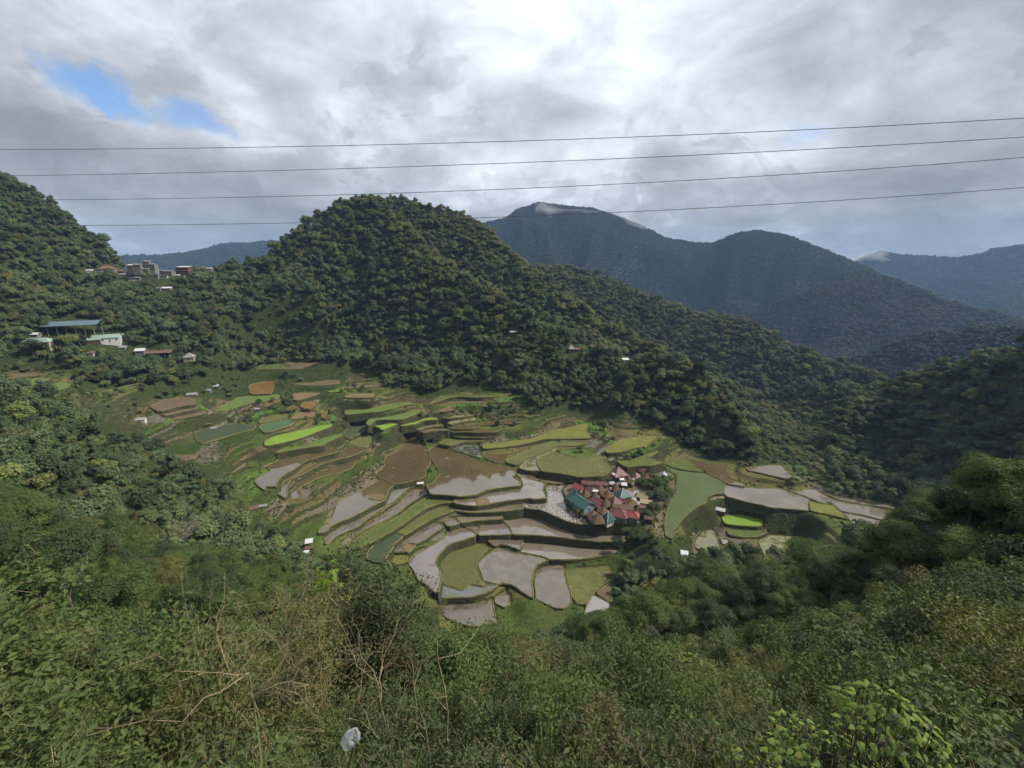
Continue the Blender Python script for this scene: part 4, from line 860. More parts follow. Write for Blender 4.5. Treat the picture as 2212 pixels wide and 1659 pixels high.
# middle distance woods
x, y, z = candidates(118, 300, 4.2); m = forest_mask(x, y, z, 7); pm = np.stack([x, y, z-0.3], 1)[m]
x, y, z = candidates(300, 800, 3.9); m = forest_mask(x, y, z, 9); pm2 = np.stack([x, y, z-0.3], 1)[m]
print('mid', len(pm), len(pm2))
allm = np.concatenate([pm, pm2]); keep = rngF.random(len(allm)) < 1.0
sm = scl(len(allm), 1.0, 1.0001, rngF)*np.clip(np.exp(rngF.normal(-.30, .36, len(allm))), .35, 1.7)[:, None]; rr = np.hypot(allm[:, 0], allm[:, 1]); sm *= np.where(rr < 300, 0.82, 1.0)[:, None]
def skyline(u):      # how high the plants of the near bank may rise in view
    return np.interp(u, [-300, 400, 520, 700, 950, 1050, 1350, 1700, 2000, 2212, 2500], [1330, 1340, 1290, 1230, 1220, 1340, 1400, 1440, 1330, 1240, 1180])
# the near wood: individual trees
x, y, z = candidates(12, 118, 3.9, -1.0, 1.05); m = forest_mask(x, y, z, np.interp(np.hypot(x, y), [12, 30, 60, 90], [3, 5, 7, 9]))
ut, vt = project(x, y, z+6.5); rq_ = np.hypot(x, y); u3, v3 = project(x, y, z+np.interp(rq_, [12, 30, 60], [3.2, 5.0, 7.5])); m &= (v3 > skyline(u3)-20) | (rq_ > 50); pn = np.stack([x, y, z-0.3], 1)[m]
print('near', len(pn))
sn = rngF.uniform(0.5, 1.05, len(pn)); rn_ = np.hypot(pn[:, 0], pn[:, 1]); sn = np.where(rn_ < 46, sn*np.interp(rn_, [12, 46], [.85, 1.55]), sn*np.interp(rn_, [46, 80], [.7, 1.0]))
show = sn/np.hypot(pn[:, 0], pn[:, 1]); u_, v_ = project(pn[:, 0], pn[:, 1], pn[:, 2]+4)
infr = (u_ > -60) & (u_ < 2270) & (v_ < 1720); show = np.where(infr, show, 0)
order = np.argsort(-show); indiv = order[:290]; rest = order[290:]
def small_tree(R, Hc, nc, nl, ls, seed, lm):
    rng = np.random.default_rng(seed); v, t, cen = crown_geo(R, Hc, nc, nl, ls, rng, base=0.5, aspect=0.5, core=0.6, spread=0.85); w = trunk_geo(0.5+Hc*0.5, 0.09, cen, rng, nb=9); return ((v, t), w, lm, 'bark', 0.5+Hc)
NT0 = len(TREES)
TREES += [small_tree(2.0, 2.6, 13, 3000, .20, 301, 'leaf_near'), small_tree(1.7, 3.4, 13, 3000, .18, 302, 'leaf_near'), small_tree(2.2, 2.0, 14, 2800, .22, 303, 'leaf_olive'), small_tree(1.8, 2.8, 12, 3000, .19, 304, 'leaf_dark'), small_tree(1.6, 2.4, 10, 2000, .26, 305, 'leaf_near')]
restp = [stuff_proto('tree_kind', TREES[k][0], TREES[k][1], TREES[k][2], TREES[k][3]) for k in range(len(TREES))]
far_ = rn_[rest] >= 46
if far_.any(): scatter('woodland', restp[:NT0], pn[rest][far_], scl(int(far_.sum()), 0.5, 1.05, rngF), rngF)
if (~far_).any(): scatter('low_woodland', restp[NT0:], pn[rest][~far_], scl(int((~far_).sum()), 0.7, 1.3, rngF), rngF)
uf, vf = project(allm[:, 0], allm[:, 1], allm[:, 2]+4)
def polydist(u, v, pts):
    d = np.full(u.shape, 1e9)
    for (a, b), (c, e) in zip(pts[:-1], pts[1:]):
        L2 = (c-a)**2+(e-b)**2; t_ = np.clip(((u-a)*(c-a)+(v-b)*(e-b))/L2, 0, 1); d = np.minimum(d, np.hypot(u-a-t_*(c-a), v-b-t_*(e-b)))
    return d
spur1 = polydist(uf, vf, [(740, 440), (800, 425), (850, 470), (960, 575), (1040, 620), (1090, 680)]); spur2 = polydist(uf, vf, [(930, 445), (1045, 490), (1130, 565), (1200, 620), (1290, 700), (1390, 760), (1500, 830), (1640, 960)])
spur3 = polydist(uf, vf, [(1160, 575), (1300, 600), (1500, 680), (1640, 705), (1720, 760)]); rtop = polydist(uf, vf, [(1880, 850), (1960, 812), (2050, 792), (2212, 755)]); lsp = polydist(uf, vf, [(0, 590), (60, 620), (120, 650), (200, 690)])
nz_ = fbm(allm[:, 0]/22, allm[:, 1]/22, 909, 3); sunny = np.clip(1-spur1/42, 0, 1)*.8+np.clip(1-spur2/60, 0, 1)*.85+np.clip(1-spur3/35, 0, 1)*.5+np.clip(1-rtop/40, 0, 1)*.6+np.clip(1-lsp/18, 0, 1)*.8+nz_*.35  # crests get the lighter leaf kinds, so their sunlight is painted in colour
gap_ = (uf > 1640) & (uf < 1800) & (vf > 860) & (vf < 1040); sunny = sunny+gap_*.75  # valley gap: light low plants, with sunlight painted into their tint
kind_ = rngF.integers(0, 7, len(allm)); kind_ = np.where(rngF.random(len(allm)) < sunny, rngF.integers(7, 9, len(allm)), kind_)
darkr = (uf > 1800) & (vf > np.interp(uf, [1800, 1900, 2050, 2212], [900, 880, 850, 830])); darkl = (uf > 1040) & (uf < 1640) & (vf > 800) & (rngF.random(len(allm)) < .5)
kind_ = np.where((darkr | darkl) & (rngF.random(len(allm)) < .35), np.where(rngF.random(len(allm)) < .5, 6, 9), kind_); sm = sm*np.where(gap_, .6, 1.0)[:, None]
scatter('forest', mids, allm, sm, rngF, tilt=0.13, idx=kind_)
x, y, z = candidates(800, 1500, 7.0); m = seen(x, y, z+8); p1 = np.stack([x, y, z-1], 1)[m]
x, y, z = candidates(1500, 3000, 9.0, -0.1, 1.0); m = seen(x, y, z+12); p2 = np.stack([x, y, z-1], 1)[m]
x, y, z = candidates(3000, 4700, 15.0, -0.9, 1.0); m = seen(x, y, z+12); p3 = np.stack([x, y, z-1], 1)[m]
print('far', len(p1), len(p2), len(p3))
scatter('distant_forest', smalls, np.concatenate([p1, p2, p3]), np.concatenate([scl(len(p1), 1.1, 1.9, rngF), scl(len(p2), 1.35, 2.1, rngF), scl(len(p3), 2.3, 3.4, rngF)]), rngF, tilt=0.05)
# individual near trees
LANDMARKS = [(180, 1265, 'the fallen white tree'), (385, 1120, 'the tall dead tree'), (617, 1140, 'the spiky pandanus'), (667, 1180, 'the pale hut on posts'), (560, 1470, 'the bare tan shrub'),
    (860, 1290, 'the tall central bush'), (712, 1245, 'the glowing heart-shaped leaves'), (757, 1597, 'the plastic bag'), (985, 1480, 'the tallest dry stem'), (1000, 1345, 'the lowest muddy paddy'),
    (1478, 1195, 'the brilliant white tin roof'), (1690, 1195, 'the bare grey bush'), (1900, 1118, 'the tip of the mauve ponds'), (1925, 1530, 'the young tree with drooping leaves'), (1720, 1630, 'the mass of round bright leaves'),
    (1290, 1300, 'the weedy streaked paddy'), (1395, 1170, 'the hamlet\'s front wall'), (1560, 1390, 'the slim bare tree'), (60, 1620, 'the picture\'s lower left corner'), (2150, 1620, 'the picture\'s lower right corner'), (2180, 1150, 'the picture\'s right edge'),
    (40, 1080, 'the picture\'s left edge'), (1240, 1620, 'the bottom edge\'s middle'), (330, 1400, 'the dark hollow of the left slope'), (320, 960, 'the yellowish grass bank'), (1980, 1330, 'the dark hollow of the right slope')]
def landmark(u, v):
    d = [(math.hypot(u-a, (v-b)*1.2), a, b, n) for a, b, n in LANDMARKS]; dd, a, b, n = min(d); far = 'well ' if dd > 150 else ('a little ' if dd > 70 else 'just ')
    if abs(u-a) > abs(v-b)*1.1: return far+('left of ' if u < a else 'right of ')+n
    return far+('above ' if v < b else 'below ')+n
def place_name(u, v):
    if v > 1330: return 'on the steep bank just below the viewpoint' if 700 < u < 1500 else ('low on the left-hand slope' if u <= 700 else 'low on the right-hand slope')
    if u < 350: return 'on the left-hand slope'
    if u < 760: return 'between the left-hand slope and the terraces'
    if u < 1450: return 'at the near edge of the flooded terraces'
    return 'high on the dark right-hand slope' if v < 1200 else 'in the middle of the dark right-hand slope'
LOOK = ['broad dome-crowned green tree', 'tall narrow green tree', 'flat-topped pale-trunked tree', 'low olive-green tree', 'very dark green tree', 'small round bushy green tree', 'short full green tree', 'short upright green tree', 'low spreading olive tree', 'short dark green tree', 'short larger-leaved tree']
TM = []
for k, (fol, wood, lm, bk, hh) in enumerate(TREES):
    c = raw_mesh('crown', fol[0], fol[1], lm, link=False).data; w = raw_mesh('trunk', wood[0], wood[1], bk, link=False).data; TM.append((c, w))
def plant_tree(k, loc, s, rz, label, group, name='tree', cat='tree', meshes=None, tilt=(0, 0)):
    c, w = meshes or TM[k]; e = bpy.data.objects.new(name, None); COL.objects.link(e); e.location = loc; e.rotation_euler = (tilt[0], tilt[1], rz)
    e.scale = (s, s, s) if not hasattr(s, '__len__') else s; e.empty_display_size = 0.5
    tag(e, label, cat, group)
    for nm, me in (('crown', c), ('trunk', w)):
        if me is None: continue
        o = bpy.data.objects.new(nm, me); COL.objects.link(o); o.parent = e
    return e
for i in indiv:
    u, v = u_[i], v_[i]; k = int(rngF.integers(0, NT0)) if rn_[i] >= 46 else int(rngF.integers(NT0, len(TREES)))
    if u > 1400 and rngF.random() < 0.3: k = 4 if rn_[i] >= 46 else NT0+3
    pl = place_name(u, v); plant_tree(k, pn[i], tuple(float(sn[i]*rngF.uniform(.85, 1.15)) for _ in range(3)), float(rngF.uniform(0, 6.28)), LOOK[k]+', '+landmark(u, v), 'trees on the near slopes', tilt=(float(rngF.normal(0, .07)), float(rngF.normal(0, .07))))
# undergrowth on the near slopes and hedge bushes among the fields
def shrub_proto(R, Hc, nc, nl, ls, seed, lm, asp=0.5):
    rng = np.random.default_rng(seed); v, t, cen = crown_geo(R, Hc, nc, nl, ls, rng, base=-0.2, aspect=asp, core=0.8)
    w = joined([tube_geo(bent((0, 0, -0.3), c, rng, 4, 0.08), [0.03, 0.025, 0.02, 0.012], 3) for c, _ in cen[:5]])
    return stuff_proto('shrub_kind', (v, t), w, lm, 'twig')
def tuft(R, Hb, nb, wid, seed, lm):
    rng = np.random.default_rng(seed); a = rng.uniform(0, 6.283, nb); r = rng.uniform(0, R*0.5, nb); bp = np.stack([np.cos(a)*r, np.sin(a)*r, np.zeros(nb)-0.1], 1)
    out = np.stack([np.cos(a), np.sin(a), np.zeros(nb)], 1)+rng.normal(size=(nb, 3))*0.3; L = Hb*rng.uniform(.6, 1.2, (nb, 1))
    mid = bp+out*L*0.22+np.array([0, 0, 1])*L*0.62; tip = bp+out*L*0.60+np.array([0, 0, 1])*L*0.78
    side = np.cross(out, (0, 0, 1)); side /= np.linalg.norm(side, axis=1)[:, None]; w = wid*rng.uniform(.7, 1.3, (nb, 1))
    v = np.stack([bp-side*w*.5, bp+side*w*.5, mid+side*w*.4, tip, mid-side*w*.4], 1).reshape(-1, 3); f = np.arange(nb*5).reshape(nb, 5)
    t = np.concatenate([f[:, [0, 1, 2]], f[:, [0, 2, 4]], f[:, [4, 2, 3]]]); return v, t
def tuft_proto(*a, lm='blade'):
    v, t = tuft(*a, lm); o = raw_mesh('tuft_kind', v, t, lm, link=False); PCOL.objects.link(o); return o
under = [shrub_proto(1.7, 1.9, 12, 2200, 0.21, 31, 'leaf_near'), shrub_proto(1.4, 1.6, 10, 2000, 0.19, 32, 'leaf_near'), shrub_proto(1.5, 1.3, 10, 2200, 0.16, 33, 'leaf_olive'), shrub_proto(1.5, 2.1, 12, 2600, 0.16, 34, 'leaf_dark')]
x, y, z = candidates(17, 120, 1.7, -1.0, 1.05); m = ~in_field(x, y) & seen(x, y, z+3); u, v = project(x, y, z+2)
m &= ~(inpoly(u, v, OPEN)) & ((v > skyline(u)+10) | (np.hypot(x, y) > 30)); pu = np.stack([x, y, z-0.1], 1)[m]; print('under', len(pu))
scatter('undergrowth', under, pu, scl(len(pu), 0.6, 1.45, rngF), rngF, tilt=0.2)
x, y, z = candidates(110, 420, 2.0); u, v = project(x, y, z); clump = fbm(x/9, y/9, 77, 3)
m = ~in_field(x, y) & seen(x, y, z+1.5) & (inpoly(u, v, OPEN) | inpoly(u, v, GRASSY)) & (clump > 0.04); ph = np.stack([x, y, z-0.3], 1)[m]; print('hedge', len(ph))
hedge = [shrub_proto(1.3, 1.2, 5, 380, 0.36, 41, 'leaf_near'), shrub_proto(1.1, 1.0, 5, 320, 0.34, 42, 'blade'), shrub_proto(1.2, 1.4, 5, 360, 0.36, 43, 'leaf_near'), shrub_proto(1.0, 0.9, 5, 300, 0.3, 44, 'leaf_lime')]
scatter('bank_shrubs', hedge, ph, scl(len(ph), 0.35, 0.95, rngF), rngF, tilt=0.2)
x, y, z = candidates(230, 460, 6.0); u, v = project(x, y, z); nn_ = fbm(x/16, y/16, 505, 3)
m = ~in_field(x, y) & seen(x, y, z+1.5) & inpoly(u, v, OPEN) & (nn_ > np.where((u < 640) & (v < 900), -0.05, 0.22)); ut, vt = project(x, y, z+4.5); m &= ~in_keep(u, v, vt, 4); pb = np.stack([x, y, z-0.3], 1)[m]; print('orchard', len(pb))
scatter('terrace_trees', mids, pb, scl(len(pb), .28, .62, rngF), rngF, tilt=0.1)
tufts = [tuft_proto(0.6, 0.75, 26, 0.10, 51), tuft_proto(0.8, 0.95, 30, 0.12, 52), tuft_proto(0.5, 0.6, 24, 0.10, 53)]
x, y, z = candidates(105, 400, 1.45); u, v = project(x, y, z)
m = ~in_field(x, y) & seen(x, y, z+1.0) & (inpoly(u, v, OPEN) | inpoly(u, v, GRASSY)); pg = np.stack([x, y, z-0.05], 1)[m]; print('grass', len(pg))
scatter('grass', tufts, pg, scl(len(pg), 0.3, 0.75, rngF), rngF, tilt=0.25)
# stubble, weeds and seedlings standing in the green fields; rank grass along every rim
pts = []; rim = []
for fid, look, rule, s, lab in FIELDS:
    p = FPOLY[fid]; a = np.array(p); z = FZ[fid]
    if look in ('grassy', 'weedy', 'yellowgreen', 'greenbrown'):
        n = int(abs(poly_area(p))/(1.1 if look == 'grassy' else 2.2)); q = np.stack([rngF.uniform(a[:, 0].min(), a[:, 0].max(), n*2), rngF.uniform(a[:, 1].min(), a[:, 1].max(), n*2)], 1)
        k = inpoly(q[:, 0], q[:, 1], p) & (fbm(q[:, 0]/6, q[:, 1]/6, 5, 3) > (-0.2 if look == 'grassy' else 0.0)); q = q[k][:n]; pts.append(np.c_[q, np.full(len(q), z-0.05)])
    e = np.array(sample_poly(p, 0.8)); e = e+rngF.normal(0, 0.22, e.shape); rim.append(np.c_[e, np.full(len(e), z+0.05)][rngF.random(len(e)) < 0.75])
pts = np.concatenate(pts); rim = np.concatenate(rim); print('weeds', len(pts), 'rim', len(rim))
weed = [tuft_proto(0.35, 0.35, 16, 0.07, 61), tuft_proto(0.45, 0.28, 18, 0.07, 62)]
scatter('weeds', weed, pts, scl(len(pts), 0.6, 1.4, rngF), rngF, tilt=0.3)
scatter('dike_weeds', weed+[tuft_proto(0.4, 0.5, 18, 0.08, 63, lm='leaf_olive')], rim, scl(len(rim), 0.5, 1.3, rngF), rngF, tilt=0.3)
# ------------------------------------------------------------------ buildings
plain('roof_maroon', (0.12, 0.038, 0.038), 0.55, 0.25, 1.5, 0.5); plain('roof_red', (0.23, 0.042, 0.038), 0.5, 0.2, 1.5, 0.5)
plain('roof_rust', (0.13, 0.075, 0.055), 0.8, 0.4, 1.2); plain('roof_grey', (0.23, 0.22, 0.22), 0.6, 0.35, 1.0, 0.5)
plain('roof_white', (0.50, 0.50, 0.51), 0.5, 0.12, 1.5, 0.5); plain('roof_teal', (0.028, 0.095, 0.078), 0.45, 0.2, 1.5, 0.5)
plain('roof_mint', (0.22, 0.30, 0.26), 0.55, 0.2, 1.0, 0.5); plain('roof_blue', (0.085, 0.13, 0.16), 0.5, 0.15, 1.0, 0.5); plain('roof_orange', (0.19, 0.085, 0.06), 0.6, 0.2, 1.0)
plain('roof_darkteal', (0.035, 0.085, 0.085), 0.5, 0.2, 2); plain('bamboo', (0.28, 0.23, 0.13), 0.8, 0.3, 2.5)
t = NT('thatch'); n = t.noise(2.0, 6, 0.75, stretch=(1, 1, 4)); c = t.ramp(n, [(0.3, (0.075, 0.050, 0.032)), (0.55, (0.15, 0.10, 0.065)), (0.75, (0.23, 0.17, 0.12))])
t.done(t.bsdf(c, 1.0, 0.05, t.bump(n, 1.0, 0.3)))
plain('roof_tin', (0.13, 0.13, 0.14), 0.7, 0.4, 0.6); plain('wall_pale', (0.36, 0.35, 0.33), 0.9, 0.3, 0.8); plain('wall_cream', (0.38, 0.33, 0.25), 0.9, 0.15, 1.0); plain('wall_white', (0.55, 0.54, 0.52), 0.9, 0.15, 1.0); plain('wall_grey', (0.19, 0.185, 0.175), 0.9, 0.3, 0.8)
plain('wall_wood', (0.10, 0.07, 0.045), 0.9, 0.35, 2.0); plain('wall_tin', (0.20, 0.20, 0.21), 0.6, 0.35, 1.4); plain('wall_maroon', (0.11, 0.05, 0.05), 0.8, 0.2, 1.0)
plain('wall_bluegrey', (0.20, 0.27, 0.31), 0.8, 0.2, 1.0); plain('opening', (0.02, 0.02, 0.022), 0.5, 0.1); plain('concrete', (0.34, 0.31, 0.26), 0.9, 0.25, 0.8, bump=0.3)
plain('tarp_blue', (0.10, 0.22, 0.50), 0.5, 0.1); plain('white_plastic', (0.72, 0.73, 0.75), 0.35, 0.05, spec=0.6)
def box_geo(x0, x1, y0, y1, z0, z1):
    v = [(x0, y0, z0), (x1, y0, z0), (x1, y1, z0), (x0, y1, z0), (x0, y0, z1), (x1, y0, z1), (x1, y1, z1), (x0, y1, z1)]
    f = [(0, 3, 2, 1), (4, 5, 6, 7), (0, 1, 5, 4), (1, 2, 6, 5), (2, 3, 7, 6), (3, 0, 4, 7)]; return v, f
def boxes(name, bl, mat, parent):
    V, Fc = [], []
    for b in bl: v, f = box_geo(*b); o = len(V); V += v; Fc += [tuple(i+o for i in q) for q in f]
    return raw_mesh(name, V, Fc, mat, parent)
def slab(q, th):
    """closed slab under the quad q"""
    q = [Vector(p) for p in q]; n = (q[1]-q[0]).cross(q[-1]-q[0]).normalized(); n = n if n.z > 0 else -n
    b = [p-n*th for p in q]; k = len(q); V = [tuple(p) for p in q+b]
    return V, [tuple(range(k)), tuple(range(2*k-1, k-1, -1))]+[(i, i+k, (i+1) % k+k, (i+1) % k) for i in range(k)]
def roof_geo(kind, L, W, z0, z1, rng, sag=0.0):
    a, b = L/2, W/2; V, Fc = [], []
    def put(v, f):
        o = len(V); V.extend(v); Fc.extend(tuple(i+o for i in q) for q in f)
    if kind in ('pyramid', 'hip', 'thatch'):
        r = 0.0 if kind in ('pyramid', 'thatch') else max(0.0, a-b)
        if kind == 'thatch':                                   # rings bulging a little, ragged at the eaves
            rings = []; m = 16
            for k, (s, h) in enumerate(((1.0, -0.15), (1.02, 0.0), (0.80, 0.20), (0.55, 0.46), (0.30, 0.74), (0.08, 0.98), (0.0, 1.03))):
                ring = []
                for i in range(m):
                    th = 2*math.pi*(i+0.5)/m; c, s2 = math.cos(th), math.sin(th); q = 1/max(abs(c), abs(s2))
                    q = 1+(q-1)*0.75; jit = 1+rng.uniform(-.05, .05)
                    ring.append((c*q*a*s*jit, s2*q*b*s*jit, z0+(z1-z0)*h+(rng.uniform(-.18, .1) if k < 2 else 0)))
                rings.append(ring)
            V = [p for r_ in rings for p in r_]; Fc = [(k*m+i, k*m+(i+1) % m, (k+1)*m+(i+1) % m, (k+1)*m+i) for k in range(len(rings)-1) for i in range(m)]
            Fc.append(tuple(range(m-1, -1, -1))); return V, Fc
        A, B = (-r, 0, z1), (r, 0, z1); c = [(-a, -b, z0), (a, -b, z0), (a, b, z0), (-a, b, z0)]
        for q in ((c[0], c[1], B, A), (c[2], c[3], A, B)) if r > 0.01 else ((c[0], c[1], B), (c[2], c[3], A)): put(*slab(q, 0.09))
        put(*slab((c[1], c[2], B), 0.09)); put(*slab((c[3], c[0], A), 0.09))
    elif kind == 'gable':
        for s in (-1, 1): put(*slab(((-a, s*b, z0), (a, s*b, z0), (a, 0, z1), (-a, 0, z1)), 0.10))
    else: put(*slab(((-a, -b, z0), (a, -b, z0), (a, b, z1), (-a, b, z1)), 0.08))       # lean-to
    return V, Fc
def building(label, cat, name, x, y, zg, yaw, L, W, hw, hr, roof, rmat, wmat, group=None, over=0.5, stilts=0.0, storeys=1, windows=2, ridge=None, sink=3.0, open_sides=False, seed=0, posts=0):
    rng = random.Random(seed+int(x*7)); e = bpy.data.objects.new(name, None); COL.objects.link(e); e.location = (x, y, zg); e.rotation_euler = (0, 0, yaw); e.empty_display_size = 1; tag(e, label, cat, group)
    l, w = L/2-over, W/2-over; base = stilts
    if not open_sides:
        boxes('wall', [(-l, l, -w, w, base-(sink if not stilts else 0), hw)], wmat, e)
        if roof == 'gable':
            V = [(-l, -w, hw), (-l, w, hw), (-l, 0, hw+hr*0.86), (l, -w, hw), (l, w, hw), (l, 0, hw+hr*0.86)]; raw_mesh('gable_wall', V, [(0, 1, 2), (3, 5, 4)], wmat, e)
        sh = (hw-base)/storeys
        for s in range(storeys):
            z = base+s*sh+sh*0.35; k = windows
            for side in (-1, 1):
                for i in range(k):
                    cx = -l+(i+0.5)*2*l/k
                    if s == 0 and i == k//2 and side == -1: boxes('door', [(cx-0.42, cx+0.42, side*w-0.03, side*w+0.03, base+0.05, base+min(1.95, sh*0.85))], 'wall_wood', e)
                    else: boxes('window', [(cx-0.45, cx+0.45, side*w-0.03, side*w+0.03, z, z+sh*0.38)], 'opening', e)
            for side in (-1, 1):
                if w > 1.6: boxes('window', [(side*l-0.03, side*l+0.03, -0.5, 0.5, z, z+sh*0.38)], 'opening', e)
            if s: boxes('floor_ledge', [(-l-0.25, l+0.25, -w-0.25, w+0.25, base+s*sh-0.09, base+s*sh+0.09)], 'concrete', e)
    if stilts or open_sides:
        n = max(2, posts)
        for i in range(n):
            for s in (-1, 1):
                px = -l*0.85+i*(2*l*0.85)/(n-1); boxes('post', [(px-0.12, px+0.12, s*w*0.85-0.12, s*w*0.85+0.12, -sink, hw if open_sides else base)], 'concrete' if open_sides else 'wall_wood', e)
    V, Fc = roof_geo(roof, L, W, hw-0.12, hw+hr, rng); rf_ = raw_mesh('roof', V, Fc, rmat, e)
    if ridge:
        zt = hw+hr
        if roof == 'gable': raw_mesh('ridge_cap', *[list(map(tuple, q)) for q in tube_geo([(-L/2, 0, zt+.02), (L/2, 0, zt+.02)], [0.14, 0.14], 5)], ridge, rf_)
        elif roof in ('pyramid', 'hip'):
            r = max(0.0, L/2-W/2) if roof == 'hip' else 0.0; parts = []
            for sx in (-1, 1):
                for sy in (-1, 1): parts.append(tube_geo([(sx*L/2, sy*W/2, hw-0.08), (sx*r, 0, zt+0.03)], [0.15, 0.15], 5))
            if r: parts.append(tube_geo([(-r, 0, zt+.03), (r, 0, zt+.03)], [0.15, 0.15], 5))
            v, f = joined(parts); raw_mesh('ridge_cap', v, f, ridge, rf_)
    return e
def ridge_place(s, z):
    p = tok(s); a = Vector(on_z(p[0][0], p[0][1], z)); b = Vector(on_z(p[1][0], p[1][1], z)) if len(p) > 1 else a; m = (a+b)/2; d = b-a
    return m.x, m.y, math.atan2(d.y, d.x) if d.length > 0.1 else 0.0, d.length
